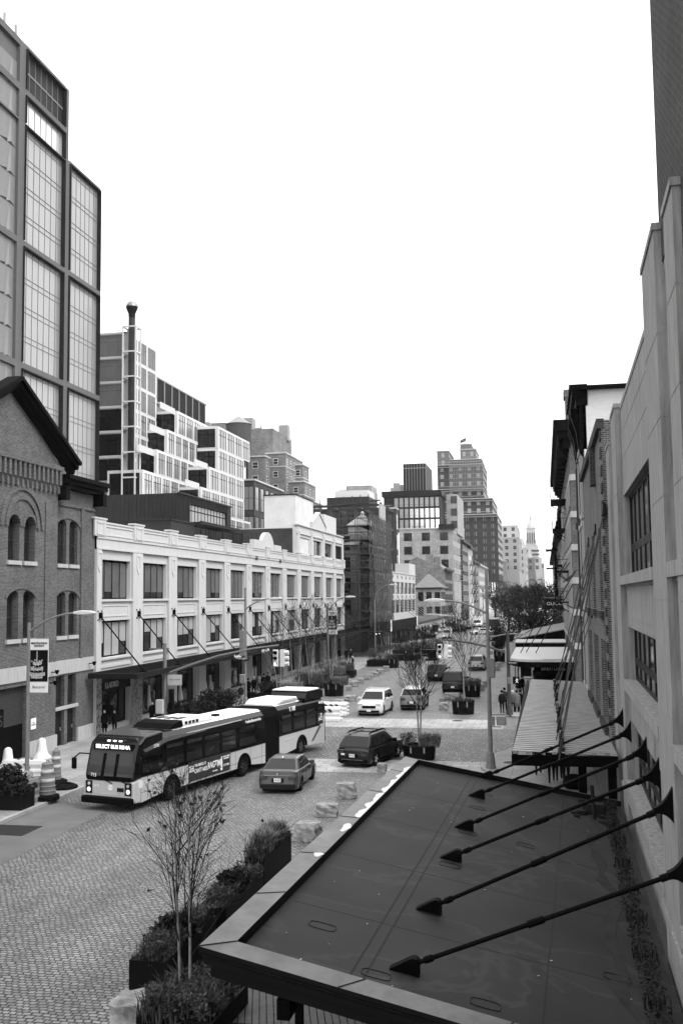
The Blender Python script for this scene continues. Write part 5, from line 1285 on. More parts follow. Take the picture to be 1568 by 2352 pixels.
# chains and cables
def P3(px, py, X=None, z=None, Y=None):
    return W(px, py, X) if X is not None else (G(px, py, z) if z is not None else Yp(px, py, Y))
anch = [(1392, 1280, 2.1), (1376, 1300, 2.14), (1340, 1400, 2.1), (1368, 1395, 2.1)]
i = 0
fr_specs = []
for (top, lows) in (((1387, 1170), [(1278, 1660), (1281, 1730)]), ((1368, 1215), [(1273, 1622), (1277, 1700)]), ((1366, 1265), [(1270, 1583), (1282, 1752)]), ((1352, 1245), [(1272, 1600), (1279, 1690)]), ((1335, 1405), [(1276, 1588)]), ((1345, 1402), [(1275, 1560)]), ((1353, 1408), [(1290, 1600)]), ((1360, 1412), [(1285, 1650)])):
    for lw in lows:
        a = W(top[0], top[1], 2.12); b_ = G(lw[0], lw[1], 3.85)
        fr_specs.append((a, b_))
for k, (a, b_) in enumerate(fr_specs):
    o = thing('support_chain', 'slim dark cable from the brick wall to the centre plates of the ribbed canopy', 'cable', b_, 0, 'cables holding the ribbed canopy')
    d = a - b_; m = MB(); m.tube([(0, 0, 0), d], .022, 5); m.build('cable', gm('cable steel', .12, .5, var=.1), o)
    m = MB(); m.tube([d * .03, d * .08], .05, 5); m.tube([d * .97, d], .06, 5); m.build('turnbuckle', dark, o)
    if k % 3 == 0: m = MB(); m.box(d.x - .05, d.x + .05, d.y - .25, d.y + .25, d.z - .2, d.z + .2); m.build('anchor_plate', dark, o)
for k, (t, l, zz) in enumerate((((1300, 1290), (1195, 1500), 3.85), ((1322, 1310), (1208, 1498), 3.85), ((1316, 1340), (1230, 1500), 3.85), ((1300, 1400), (1180, 1470), 3.9), ((1310, 1290), (1169, 1475), 3.9))):
    a = W(t[0], t[1], 2.1); b_ = G(l[0], l[1], zz)
    o = thing('stay_cable', 'long dark stay cable rising from the far canopies to the banded brick building', 'cable', b_, 0, 'stays of the far canopies'); m = MB(); m.tube([(0, 0, 0), a - b_], .04, 5); m.build('cable', dark, o)
# timber deck under the foreground canopy
dk = thing('timber_deck', 'slatted timber deck beneath the foreground canopy', 'deck', (0, 0, 0))
m = MB()
for i in range(75):
    x = -6.75 + i * .15; M = Matrix.Translation((x, 19.6 + .0, .34)) @ Matrix.Rotation(.28, 4, 'Z'); m.box(0, .125, 0, 5.6, -.03, .02, M)
m.build('slats', gm('deck timber', .13, .6, var=.45, scale=2.5, spec=.3), dk)
m = MB(); m.box(-6.75, 4.4, 19.45, 19.58, .0, .36); m.box(-6.9, -6.75, 19.45, 25, 0, .3); m.build('edge_beam', black, dk)
# ---------------------------------------------------------------- vehicles
def paint(v, rough=.28): return gm('car paint %.2f' % v, v, rough, var=.03, spec=.4, coat=.35)
carglass = gm('car glass', .025, .05, var=0, spec=.35); chrome = gm('chrome', .6, .15, metal=1, var=0)
tail = gm('tail lamp', .09, .2, var=0, spec=.7); head = gm('head lamp', .55, .12, var=0, spec=.9, metal=.3)
_wheel = {}
def wheel(par, x, y, r=.34, w=.22, rimv=.35, name='wheel', spokes=5):
    o = bpy.data.objects.new(name, None); COL.objects.link(o); o.parent = par; o.location = (x, y, r); s = 1 if y > 0 else -1
    key = (r, w, s, rimv, spokes)
    if key not in _wheel:
        M = Matrix.Rotation(-PI / 2 * s, 4, 'X')
        t = MB(); t.lathe([(r * .62, -w / 2), (r * .92, -w / 2), (r, -w * .32), (r, w * .32), (r * .92, w / 2), (r * .66, w / 2), (r * .62, w * .38)], 22, (0, 0, 0), M)
        q = MB(); q.lathe([(r * .66, w * .36), (r * .62, w * .5), (r * .56, w * .42), (r * .5, w * .2), (.02, w * .2)], 22, (0, 0, 0), M)
        for i in range(spokes):
            a = 2 * PI * i / spokes; d = Vector((math.cos(a), math.sin(a), 0)); p = Vector((-math.sin(a), math.cos(a), 0))
            k = [M @ (d * r * .1 + p * r * .12 + Vector((0, 0, w * .46))), M @ (d * r * .1 - p * r * .12 + Vector((0, 0, w * .46))), M @ (d * r * .6 - p * r * .07 + Vector((0, 0, w * .44))), M @ (d * r * .6 + p * r * .07 + Vector((0, 0, w * .44)))]
            q.mi = 1; q.poly(k); q.poly(k[::-1]); q.mi = 0
        _wheel[key] = (t.mesh('tyre', rubber, False), q.mesh('rim', [gm('rim dark', .05, .4, var=0), gm('rim %.1f' % rimv, rimv, .3, metal=.6, var=0)]))
    for nm, me in zip(('tyre', 'rim'), _wheel[key]):
        c = bpy.data.objects.new(nm, me); COL.objects.link(c); c.parent = o
    return o
def car(label, cat, pos, heading, L=4.7, Wd=1.86, Ht=1.5, v=.3, kind='sedan', rimv=.35, group=None, plate=True, lights=False, roofv=None, name=None, clad=False, detail=True, plate_txt=None):
    """local x forward, centre on the ground; heading = world angle of x"""
    root = thing(name or {'sedan': 'sedan', 'suv': 'suv', 'wagon': 'station_wagon', 'van': 'van', 'jeep': 'off_roader'}[kind], label, cat, (pos[0], pos[1], 0), heading, group)
    P = paint(v); hw = Wd / 2; h = L / 2
    r = .335 if kind == 'sedan' else .37; ax = (-h + L * .205, h - L * .19)
    belt = {'sedan': .92, 'suv': 1.08, 'wagon': 1.0, 'van': 1.1, 'jeep': 1.15}[kind]
    hood = belt + {'sedan': -.02, 'suv': .0, 'wagon': -.0, 'van': .0, 'jeep': .02}[kind]
    gc = .2
    def archp(cx):  # wheel-arch points, back to front
        return [(cx + r * 1.2 * math.cos(a), r + r * 1.2 * math.sin(a) * 1.0) for a in [PI + 0.25 - (PI + .5) * i / 8 for i in range(9)]]
    top_r = {'sedan': [(-h + .06, .62), (-h + .1, belt + .08), (-h + .55, belt + .1)], 'suv': [(-h + .05, .6), (-h + .09, belt - .15), (-h + .13, belt)], 'wagon': [(-h + .05, .6), (-h + .09, belt - .15), (-h + .13, belt)], 'van': [(-h + .03, .6), (-h + .05, belt - .15), (-h + .07, belt)], 'jeep': [(-h + .03, .6), (-h + .05, belt - .1), (-h + .07, belt)]}[kind]
    nose = {'sedan': [(h - 1.15, hood), (h - .4, hood - .14), (h - .1, .62), (h - .02, .48)], 'jeep': [(h - 1.2, hood), (h - .2, hood - .04), (h - .12, .55), (h, .5)]}.get(kind, [(h - 1.1, hood), (h - .3, hood - .1), (h - .08, .78), (h - .02, .5)])
    out = [(-h + .02, .3)] + top_r + nose + [(h - .03, .3), (h - .12, gc)]
    low = [(h - .3, gc)] + [(p[0], max(gc, p[1])) for p in reversed(archp(ax[1]))] + [(p[0], max(gc, p[1])) for p in reversed(archp(ax[0]))] + [(-h + .3, gc), (-h + .08, gc)]
    out = out + low
    out = [(x, z) for x, z in out]
    sl = [(-1, .92, .06), (-.95, .955, .03), (-.82, .98, .01), (-.5, .996, 0), (0, 1, 0), (.5, .996, 0), (.82, .98, .01), (.95, .955, .03), (1, .92, .06)]
    m = MB(); n = len(out)
    for t, sx, dz in sl:
        for x, z in out: m.v.append((x * sx, t * hw * (1 - .06 * ((z - .62) / .5) ** 2), z - dz * (1 if z > belt - .3 else 0)))
    for i in range(len(sl) - 1):
        for j in range(n):
            a = i * n + j; b = i * n + (j + 1) % n; m.f.append((a, b, b + n, a + n)); m.m.append(0)
    m.f.append(tuple(reversed(range(n)))); m.f.append(tuple((len(sl) - 1) * n + j for j in range(n))); m.m += [0, 0]
    m.build('body', P, root, smooth=False, bevel=.025, bseg=2)
    m = MB(); m.box(-h + .15, h - .15, -hw * .78, hw * .78, .16, .6); m.box(ax[0] - r * 1.1, ax[0] + r * 1.1, -hw * .9, hw * .9, .3, .75); m.box(ax[1] - r * 1.1, ax[1] + r * 1.1, -hw * .9, hw * .9, .3, .72); m.build('underbody', rubber, root)
    # greenhouse
    gh = {'sedan': [(-h + .35, belt), (-h + 1.25, Ht - .02), (-.25, Ht), (.35, Ht - .04), (h - 1.3, belt - .02)],
          'suv': [(-h + .12, belt), (-h + .42, Ht - .06), (-h + .7, Ht - .01), (.3, Ht), (.55, Ht - .05), (h - 1.15, belt)],
          'wagon': [(-h + .14, belt), (-h + .72, Ht - .1), (-h + .95, Ht - .03), (.1, Ht), (.4, Ht - .06), (h - 1.25, belt)],
          'van': [(-h + .06, belt), (-h + .14, Ht - .08), (-h + .3, Ht), (h - 1.5, Ht), (h - 1.3, Ht - .08), (h - .75, belt)],
          'jeep': [(-h + .08, belt), (-h + .12, Ht - .04), (-h + .2, Ht), (h - 1.75, Ht), (h - 1.65, Ht - .04), (h - 1.35, belt)]}[kind]
    top_in = .8 if kind in ('van', 'jeep') else .74
    def yh(z): return hw * (.945 - (.945 - top_in * (1.0 if kind != 'sedan' else .93)) * max(0, (z - belt) / (Ht - belt)))
    m = MB(); n = len(gh); RP = paint(roofv if roofv is not None else v)
    for s in (-1, 1):
        for x, z in gh: m.v.append((x, s * yh(z), z))
    m.f.append(tuple(range(n))); m.f.append(tuple(n + j for j in reversed(range(n)))); m.m += [0, 0]
    for j in range(n): k = (j + 1) % n; m.f.append((j, j + n, k + n, k)); m.m.append(0)
    m.build('cabin', RP, root, bevel=.07, bseg=3)
    def strip(nm, i, j, mi=.06, mz=.09, lab=None):
        a = Vector((gh[i][0], 0, gh[i][1])); b = Vector((gh[j][0], 0, gh[j][1])); d = b - a; nrm = Vector((-d.z, 0, d.x)).normalized()
        if nrm.z < 0: nrm = -nrm
        p, q_ = a + d * .1 + nrm * .012, a + d * .93 + nrm * .012
        g = MB(); g.poly([(p.x, -yh(p.z) + mz, p.z), (q_.x, -yh(q_.z) + mz, q_.z), (q_.x, yh(q_.z) - mz, q_.z), (p.x, yh(p.z) - mz, p.z)]); g.build(nm, carglass, root)
    strip('rear_window', 0, 1); strip('windshield', n - 2 if kind != 'sedan' else 3, n - 1)
    for s in (-1, 1):
        xb0, xb1 = gh[0][0] + (.55 if kind == 'sedan' else .28), gh[-1][0] - .28; zt = Ht - .11
        xt0 = gh[1][0] + .16; xt1 = (gh[-3][0] if kind != 'sedan' else .35) - .02
        cuts = [0, .34, .68, 1] if kind in ('suv', 'wagon', 'van') else [0, .47, 1]
        for a, b in zip(cuts, cuts[1:]):
            g = MB(); e = .03
            B0, B1 = xb0 + (xb1 - xb0) * a + e, xb0 + (xb1 - xb0) * b - e; T0, T1 = xt0 + (xt1 - xt0) * a + e, xt0 + (xt1 - xt0) * b - e
            g.poly([(B0, s * (yh(belt + .05) + .012), belt + .05), (B1, s * (yh(belt + .05) + .012), belt + .05), (T1, s * (yh(zt) + .012), zt), (T0, s * (yh(zt) + .012), zt)]); g.build('side_window', carglass, root)
        mm = MB(); mm.box(gh[-1][0] - .55, gh[-1][0] - .35, s * (hw * .98) - .0 if s > 0 else -hw * .98 - .22, s * (hw * .98) + .22 if s > 0 else -hw * .98, belt, belt + .17); mm.build('wing_mirror', P if v > .1 else black, root, bevel=.03)
        for x in ax: wheel(root, x, s * (hw - .12), r, .23, rimv)
        g = MB(); g.box(-h - .0 + .02, -h + .28, s * hw * .55 if s > 0 else -hw * .93, s * hw * .93 if s > 0 else -hw * .55, belt - .28, belt - .1); g.build('tail_light', tail, root, bevel=.02)
        g = MB(); zz = nose[-2][1]; g.box(h - .34, h - .1, s * hw * .5 if s > 0 else -hw * .9, s * hw * .9 if s > 0 else -hw * .5, zz + .0, zz + .13); g.build('headlight', head, root, bevel=.02)
        if kind in ('suv', 'wagon'):
            g = MB(); g.tube([(-h + .8, s * hw * .66, Ht + .01), (-h + 1.0, s * hw * .66, Ht + .06), (.2, s * hw * .66, Ht + .07), (.45, s * hw * .66, Ht + .0)], .03, 6); g.build('roof_rail', black if v < .2 else P, root)
        g = MB()
        for x in (.15, -.95): g.box(x - .08, x + .1, s * hw * .995 - .01, s * hw * .995 + .01, belt - .14, belt - .1)
        for x in (.55, -.45, -1.3 if kind != 'sedan' else -1.25): g.box(x, x + .012, s * hw * .996 - .006, s * hw * .996 + .006, .35, belt - .06)
        g.build('door_trim', black, root)
        if clad:
            g = MB()
            for cx in ax:
                o1 = [(cx + r * 1.34 * math.cos(a), r + r * 1.34 * math.sin(a)) for a in [PI * i / 10 for i in range(11)]]; o2 = [(cx + r * 1.18 * math.cos(a), r + r * 1.18 * math.sin(a)) for a in [PI * i / 10 for i in range(11)]]
                for i in range(10): g.prism([o1[i], o1[i + 1], o2[i + 1], o2[i]], 'y', min(s * hw, s * (hw + .02)), max(s * hw, s * (hw + .02)))
            g.box(ax[0] + r, ax[1] - r, min(s * hw * .98, s * (hw + .01)), max(s * hw * .98, s * (hw + .01)), .2, .38); g.build('cladding', black, root)
    m = MB(); m.box(-h - .02, -h + .25, -hw * .88, hw * .88, .26, .44); m.box(-h - .01, -h + .12, -hw * .3, hw * .3, .5, .7); m.build('rear_bumper', black if kind != 'sedan' else dark, root, bevel=.03)
    m = MB(); m.box(h - .2, h + .015, -hw * .8, hw * .8, .26, .42); zz = nose[-2][1]; m.box(h - .12, h + .012, -hw * .52, hw * .52, zz - .2, zz - .02); m.build('grille', black, root, bevel=.03)
    if plate:
        for x, sgn, z in ((-h - .03, -1, .62), (h + .02, 1, .42)):
            m = MB(); m.box(min(x, x + .012 * sgn), max(x, x + .012 * sgn), -.16, .16, z - .08, z + .08); pl = m.build('licence_plate', letter_w, root)
            if plate_txt and sgn < 0: text(plate_txt, .11, letter_d, pl, frame_m((x - .014, 0, z), (0, -1, 0), (0, 0, 1)), ext=.001)
    if lights:
        m = MB(); 
        for s in (-1, 1): m.lathe([(.07, 0), (.06, .02)], 10, (0, 0, 0), Matrix.Translation((h - .06, s * hw * .7, nose[-2][1] + .06)) @ Matrix.Rotation(PI / 2, 4, 'Y'))
        m.build('lit_headlights', lampm, root)
    return root
def heading(a, b): return math.atan2(b[1] - a[1], b[0] - a[0])
ZC = lambda x, y: (501.8 + .18 * x, 1555.5 + .18 * y)
ZD = lambda x, y: (771.5 + .188 * x, 1536.6 + .188 * y)
ZE = lambda x, y: (909.4 + .18 * x, 1348.5 + .18 * y)
ZF = lambda x, y: (689.9 + .18 * x, 1348.5 + .18 * y)
ZA = lambda x, y: (.18 * x, 1599.4 + .18 * y)
ZB = lambda x, y: (188.2 + .22 * x, 1599.4 + .22 * y)
W4 = lambda x, y: (207 + x * .388, 1129 + y * .388)
S4 = lambda x, y: (188.2 + .4 * x, 1756.2 + .4 * y)
S2 = lambda x, y: (815.4 + .32 * x, 1379.9 + .32 * y)
R3 = lambda x, y: (1097.6 + .16 * x, 1348.5 + .16 * y)
def from_wheels(rear, front, side, L, Wd, kf):
    """rear/front: ground contacts of the wheels on one side (side=-1: right side); returns centre and heading"""
    a = G(*rear); b = G(*front); hd = heading(a, b); d = Vector((math.cos(hd), math.sin(hd), 0)); n_ = Vector((-d.y, d.x, 0))
    axr = -L / 2 + L * .205
    c = a - d * axr - n_ * side * (Wd / 2 - .05); return c, hd
# grey sedan
c, hd = from_wheels(ZC(1050, 1450), ZC(1200, 1308), -1, 4.6, 1.82, 0)
sedan = car('grey sedan with a high tail seen from behind, driving beside the bus', 'car', c, hd, 4.65, 1.82, 1.42, .11, 'sedan', .12, plate_txt='KXJ3021')
m = MB(); m.box(-2.3, -2.24, -.62, .62, .8, .83); m.lathe([(.06, 0), (.05, .02)], 10, (0, 0, 0), Matrix.Translation((-2.33, 0, .87)) @ Matrix.Rotation(-PI / 2, 4, 'Y')); m.prism([(-1.2, 1.41), (-1.05, 1.41), (-1.15, 1.5)], 'y', -.03, .03); m.build('badge', chrome, sedan)
text('E L A N T R A', .085, chrome, sedan, frame_m((-2.345, 0, .74), (0, -1, 0), (0, 0, 1)), ext=.002)
# dark wagon
c, hd = from_wheels(ZD(487, 1188), ZD(742, 1090), -1, 4.85, 1.87, 0)
wagon = car('black station wagon with roof rails crossing by the near planter', 'car', c, hd, 4.86, 1.87, 1.62, .025, 'wagon', .8, clad=True, plate_txt='GKR 4170')
m = MB(); m.box(-2.45, -2.42, -.62, .62, .37, .43); m.build('bumper_strip', chrome, wagon)
m = MB(); m.box(-1.5, .2, -.62, -.56, 1.7, 1.74); m.box(-1.5, .2, .56, .62, 1.7, 1.74); m.box(-1.3, -1.22, -.6, .6, 1.69, 1.72); m.box(-.2, -.12, -.6, .6, 1.69, 1.72); m.build('cross_bar', black, wagon)
m = MB(); m.box(-2.44, -2.43, .42, .62, .62, .72); m.build('bumper_sticker', letter_w, wagon)
# silver SUV facing us
a = G(*ZD(300, 565)); b = G(*ZD(592, 562)); c = (a + b) / 2; hd = heading(G(*ZD(632, 505)), b) 
hd = -PI / 2 - .05
car('silver white suv facing the camera in the left lane beyond the crosswalk', 'suv', (c.x, c.y + 1.55), hd, 4.95, 1.93, 1.73, .52, 'suv', .3, lights=False)
a = G(*ZD(785, 503)); b = G(*ZD(1062, 507)); c = (a + b) / 2
car('white-roofed crossover seen from behind, driving away beside the silver suv', 'suv', (c.x, c.y + 1.9), PI / 2 + .02, 4.6, 1.86, 1.68, .22, 'suv', .3, roofv=.55)
a = G(*ZE(385, 1205)); b = G(*ZE(640, 1200)); c = (a + b) / 2
car('black suv seen from behind, farther up the middle of the street', 'suv', (c.x, c.y + 2.0), PI / 2 + .02, 5.0, 1.98, 1.78, .02, 'suv', .2)
a = G(1019, 1594); b = G(1061, 1594); c = (a + b) / 2
car('black van seen from behind, just beyond the long granite block', 'van', (c.x + .0, c.y + 2.2), PI / 2, 4.9, 1.95, 2.0, .015, 'van', .2, name='van')
a = G(*ZE(920, 1068)); b = G(*ZE(1120, 1068)); c = (a + b) / 2
car('pale patterned suv seen from behind, beside the right-hand row of granite blocks', 'suv', (c.x + .1, c.y + 2.0), PI / 2 - .04, 4.8, 1.95, 1.75, .35, 'suv', .3)
a = G(*ZE(560, 660)); b = G(*ZE(690, 662)); c = (a + b) / 2
jp = car('white-fronted boxy off-roader facing the camera by the left kerb', 'jeep', (c.x + .2, c.y + 1.8), -PI / 2 + .1, 4.3, 1.9, 1.85, .5, 'jeep', .1, lights=True, name='off_roader')
a = G(*ZE(960, 610)); b = G(*ZE(1110, 606)); c = (a + b) / 2
car('white sedan turning across the street below the box truck', 'car', (c.x + .6, c.y + 1), math.radians(-150), 4.55, 1.76, 1.47, .6, 'sedan', .2)
a = G(*ZE(1130, 690)); b = G(*ZE(1255, 690)); c = (a + b) / 2
car('dark suv behind the street lamp pole in the far right lane', 'suv', (c.x + .3, c.y + 2), -PI / 2, 4.9, 1.95, 1.8, .03, 'suv', .2)
a = G(*ZE(1300, 700)); b = G(*ZE(1480, 700)); c = (a + b) / 2
car('black suv parked side on by the far right pavement', 'suv', (c.x - .3, c.y + 1), math.radians(-120), 4.9, 1.95, 1.8, .02, 'suv', .2)
for i, (x, y, o_) in enumerate(((-8.5, 262, 0), (-8.3, 290, 1), (-12.6, 300, 0), (-15.5, 318, 1), (-9, 340, 0), (-13, 362, 1), (-16.4, 275, 0), (-10.5, 395, 1))):
    pr = [o for o in bpy.data.objects if o.name in ('sedan', 'suv')]
    dup(pr[o_ % len(pr)], (x, y, 0), (PI / 2) if x > -12 else -PI / 2, 'small distant car far up the street between the trees', 'distant cars far up the street')
def truck(label, px0, px1, py, h, v, front=True, cabv=None, L=7.5):
    a = G(px0, py); b = G(px1, py); c = (a + b) / 2; w = min(2.5, (b - a).length)
    r = thing('box_truck', label, 'truck', (c.x, c.y + L / 2, 0), -PI / 2 if front else PI / 2)
    m = MB(); m.box(-L / 2, L / 2 - 1.9, -w / 2, w / 2, .9, h); m.build('cargo_box', paint(v, .5), r, bevel=.04)
    m = MB(); m.box(-L / 2 - .02, L / 2 - 1.88, -w / 2 - .02, w / 2 + .02, h - .12, h + .03); m.build('box_edge', steel, r)
    m = MB(); m.prism([(L / 2 - 1.8, .45), (L / 2, .45), (L / 2, 1.25), (L / 2 - .5, 1.45), (L / 2 - .95, 2.25), (L / 2 - 1.8, 2.3)], 'y', -w * .43, w * .43); m.build('cab', paint(cabv if cabv is not None else v, .3), r, bevel=.05, bseg=2)
    m = MB(); m.poly([(L / 2 - .53, -w * .38, 1.55), (L / 2 - .53, w * .38, 1.55), (L / 2 - .9, w * .34, 2.2), (L / 2 - .9, -w * .34, 2.2)]); 
    m = MB(); M_ = 1; m.poly([(L / 2 - .5, -w * .38, 1.5), (L / 2 - .5, w * .38, 1.5), (L / 2 - .9, w * .34, 2.2), (L / 2 - .9, -w * .34, 2.2)]); m.build('windshield', carglass, r)
    m = MB(); m.box(L / 2 - .02, L / 2 + .05, -w * .42, w * .42, .45, .8); m.box(-L / 2 - .1, -L / 2, -w * .45, w * .45, .5, .7); m.build('bumper', black, r)
    for s in (-1, 1):
        m = MB(); m.box(L / 2 - .05, L / 2 + .03, s * w * .34 - .12, s * w * .34 + .12, .9, 1.1); m.build('headlight', head, r)
        m = MB(); m.box(-L / 2 - .06, -L / 2, s * w * .4 - .08, s * w * .4 + .08, .8, 1.3); m.build('tail_light', letter_w if not front else tail, r)
        for x in (-L / 2 + 1.6, L / 2 - 1.1): wheel(r, x, s * (w / 2 - .15), .42, .28, .3)
    return r
truck('white box truck facing the camera in the far left lane', *[ZE(950, 0)[0], ZE(1118, 0)[0]], ZE(0, 530)[1], 3.5, .7)
truck('dark delivery truck seen from behind with pale sign board on its roof edge', *[ZE(1172, 0)[0], ZE(1340, 0)[0]], ZE(0, 575)[1], 3.1, .035, False)
truck('pale van body farther up between the trees', *[ZE(1250, 0)[0], ZE(1335, 0)[0]], ZE(0, 400)[1], 3.0, .2, False)
truck('farthest dark van in the street between the trees', *[ZE(1290, 0)[0], ZE(1362, 0)[0]], ZE(0, 320)[1], 3.6, .12, False)

# ---------------------------------------------------------------- articulated bus
w1, w2, w3 = G(*ZB(930, 1090)), G(*ZC(320, 1270)), G(*ZC(1055, 1000))
BW = 2.55; hb = heading(w2, w1)
bus = thing('articulated_bus', 'long black and grey articulated city bus with its front at the left kerb', 'bus', (0, 0, 0), 0)
hb = heading(w2, w1)
def mksec(name, hd, pt):
    d = Vector((math.cos(hd), math.sin(hd), 0)); n_ = Vector((-d.y, d.x, 0))
    return (pt - n_ * (BW / 2 - .03)), hd
oF, hF = mksec('f', hb, w1)
h2 = heading(G(*ZC(1355, 800), .45), w3)
oR, hR = mksec('r', h2, w3)
bus.location = oF; bus.rotation_euler = (0, 0, hF)
MR = (Matrix.Translation(oF) @ Matrix.Rotation(hF, 4, 'Z')).inverted() @ (Matrix.Translation(oR) @ Matrix.Rotation(hR, 4, 'Z'))
bgrey = gm('bus grey paint', .42, .3, var=.04, coat=.5); bblk = gm('bus black paint', .012, .22, var=0, coat=.15, spec=.25); bwhite = gm('bus roof white', .8, .5, var=.06)
bmid = gm('bus mid grey stripe', .16, .35, var=0)
hwB = BW / 2
def sec_shell(x0, x1, T=None, nm='body', cut=(), rx1=None):
    """lower skin, upper black band and roof of a rigid section, with wheel arches at cut"""
    T = T or Matrix.Identity(4); res = []
    m = MB()
    ol = [(x0, .32)]
    for cx in cut:
        ol += [(cx + .62 * math.cos(a), max(.32, .48 + .62 * math.sin(a))) for a in [PI - PI * i / 10 for i in range(11)]]
    ol += [(x1, .32), (x1, 1.35), (x0, 1.35)]
    m.prism(ol, 'y', -hwB, hwB); m.v = [tuple(T @ Vector(p)) for p in m.v]; res.append(m.build(nm, bgrey, bus))
    m = MB(); sec = [(-hwB, 1.36), (-hwB + .0, 2.2), (-hwB + .1, 2.72), (-hwB + .3, 2.93), (hwB - .3, 2.93), (hwB - .1, 2.72), (hwB, 2.2), (hwB, 1.36)]
    m.prism(sec, 'x', x0, x1); m.v = [tuple(T @ Vector(p)) for p in m.v]; res.append(m.build('upper_body', bblk, bus))
    m = MB(); m.prism([(-hwB + .28, 2.935), (-hwB + .45, 3.02), (hwB - .45, 3.02), (hwB - .28, 2.935)], 'x', x0, x1 if rx1 is None else rx1); m.v = [tuple(T @ Vector(p)) for p in m.v]; res.append(m.build('roof', bwhite, bus))
    return res
L1 = -8.35; NX = 2.75
body, upper, roof = sec_shell(L1, 2.2, None, 'body', (-6.2 if False else (w1 - w2).length * -1, 0), -.5)
# nose
m = MB(); m.prism([(2.2, .32), (2.62, .34), (2.72, .5), (2.72, 1.2), (2.2, 1.3)], 'y', -hwB, hwB); m.build('nose', bgrey, bus, bevel=.06, bseg=2)
m = MB(); m.prism([(2.0, 1.29), (2.72, 1.2), (2.66, 1.6), (2.42, 2.45), (2.3, 2.72), (1.9, 2.98), (.6, 3.08), (.6, 1.3)], 'y', -hwB, hwB); m.build('front_cap', bblk, bus, bevel=.14, bseg=3)
m = MB(); m.poly([(2.735, -1.1, 1.26), (2.735, 1.1, 1.26), (2.47, 1.08, 2.34), (2.47, -1.08, 2.34)]); ws = m.build('windshield', gm('windshield glass', .03, .05, var=.8, scale=1.3, spec=.4), bus)
m = MB()
for y in (-.35, .3): m.bar((2.745, y, 1.26), (2.5, y, 2.3), .13, .02)
m.box(2.7, 2.75, -1.1, 1.1, 1.22, 1.4); m.build('windshield_post', black, ws)
m = MB(); m.box(2.35, 2.44, -1.0, 1.0, 2.42, 2.7); m.build('sign_box', black, bus)
m = MB(); q = random.Random(2)
text('SELECT BUS M14A', .22, lampm, bus, frame_m((2.455, 0, 2.56), (0, 1, 0), (0, 0, 1)), ext=.004, sx=1.0, name='destination_sign', bold=.004)
m = MB(); m.box(2.66, 2.95, -hwB + .02, hwB - .02, .3, .58); m.build('front_bumper', black, bus, bevel=.05, bseg=2)
for s in (-1, 1):
    for y, z, r in ((1.0, .82, .11), (.99, 1.06, .08)):
        m = MB(); m.lathe([(r, 0), (r * .8, .03)], 14, (0, 0, 0), Matrix.Translation((2.72, s * y, z)) @ Matrix.Rotation(PI / 2, 4, 'Y')); m.build('headlight', gm('bus head lamp', .8, .2, var=0, emis=.5) if z < .9 else head, bus)
    m = MB(); m.box(2.725, 2.74, s * 1.0 - .17, s * 1.0 + .17, .66, 1.18); m.build('headlight_bezel', dark, bus)
    m = MB(); m.tube([(2.3, s * 1.2, 2.2), (2.75, s * 1.5, 2.28), (2.95, s * 1.62, 2.1)], .03, 6); mr_ = m.build('mirror_arm', black, bus); m = MB(); m.box(2.88, 3.0, s * 1.62 - .12, s * 1.62 + .12, 1.65, 2.12); m.build('mirror', black, mr_, bevel=.04)
    for i in range(3) if s > 0 else (): m = MB(); m.box(2.28, 2.36, -.3 + i * .3 - .06, -.3 + i * .3 + .06, 2.77, 2.82); m.build('marker_light', lampm, bus)
for s in (-.3, .5): m = MB(); m.bar((2.77, s, 1.3), (2.76, s + .5, 1.12), .03); m.build('wiper', black, bus)
text('5590', .17, letter_w, bus, frame_m((2.73, -.62, .98), (0, 1, 0), (0, 0, 1)), ext=.003)
m = MB(); m.lathe([(.12, 0), (.12, .012)], 16, (0, 0, 0), Matrix.Translation((2.722, .1, .95)) @ Matrix.Rotation(PI / 2, 4, 'Y')); lg = m.build('roundel', letter_w, bus); text('MTA', .1, bgrey, lg, frame_m((2.737, .1, .95), (0, 1, 0), (0, 0, 1)), ext=.002)
text('+selectbusservice', .13, gm('bus pale letters', .62, var=0), bus, frame_m((2.73, .0, .7), (0, 1, 0), (0, 0, 1)), ext=.003)
m = MB(); m.box(2.73, 2.745, .45, .78, .8, .96); m.build('licence_plate', dark, bus)
text('715', .2, letter_w, bus, frame_m((2.75, -.75, 1.42), (0, 1, 0), (-.2, 0, 1)), ext=.003)
# visible side is +y (heading towards viewer)
SY = hwB
def side_win(x0, x1, z0=1.5, z1=2.42, T=None):
    m = MB(); y = SY + .012; m.quad((x0, y, z0), (x1, y, z0), (x1, y - .03, z1), (x0, y - .03, z1))
    f = MB(); f.box(x0 - .05, x1 + .05, y - .03, y + .006, z0 - .05, z0); f.box(x0 - .05, x1 + .05, y - .05, y - .018, z1, z1 + .05); f.box(x0 - .05, x0, y - .03, y + .004, z0, z1); f.box(x1, x1 + .05, y - .03, y + .004, z0, z1); f.box(x0, x1, y - .015, y + .01, z0 + (z1 - z0) * .68, z0 + (z1 - z0) * .68 + .04)
    if T is not None: m.v = [tuple(T @ Vector(p)) for p in m.v]; f.v = [tuple(T @ Vector(p)) for p in f.v]
    o = m.build('side_window', gm('bus window', .05, .08, var=.7, scale=1.2, spec=.3), bus); f.build('window_frame', black, o)
L2 = L1
for x0, x1 in ((.75, 2.15), (-.95, .4), (-2.45, -1.15), (-3.95, -2.65), (-5.45, -4.15), (-7.3, -5.75)): side_win(x0, x1, 1.5 if x0 < 1 else 1.45)
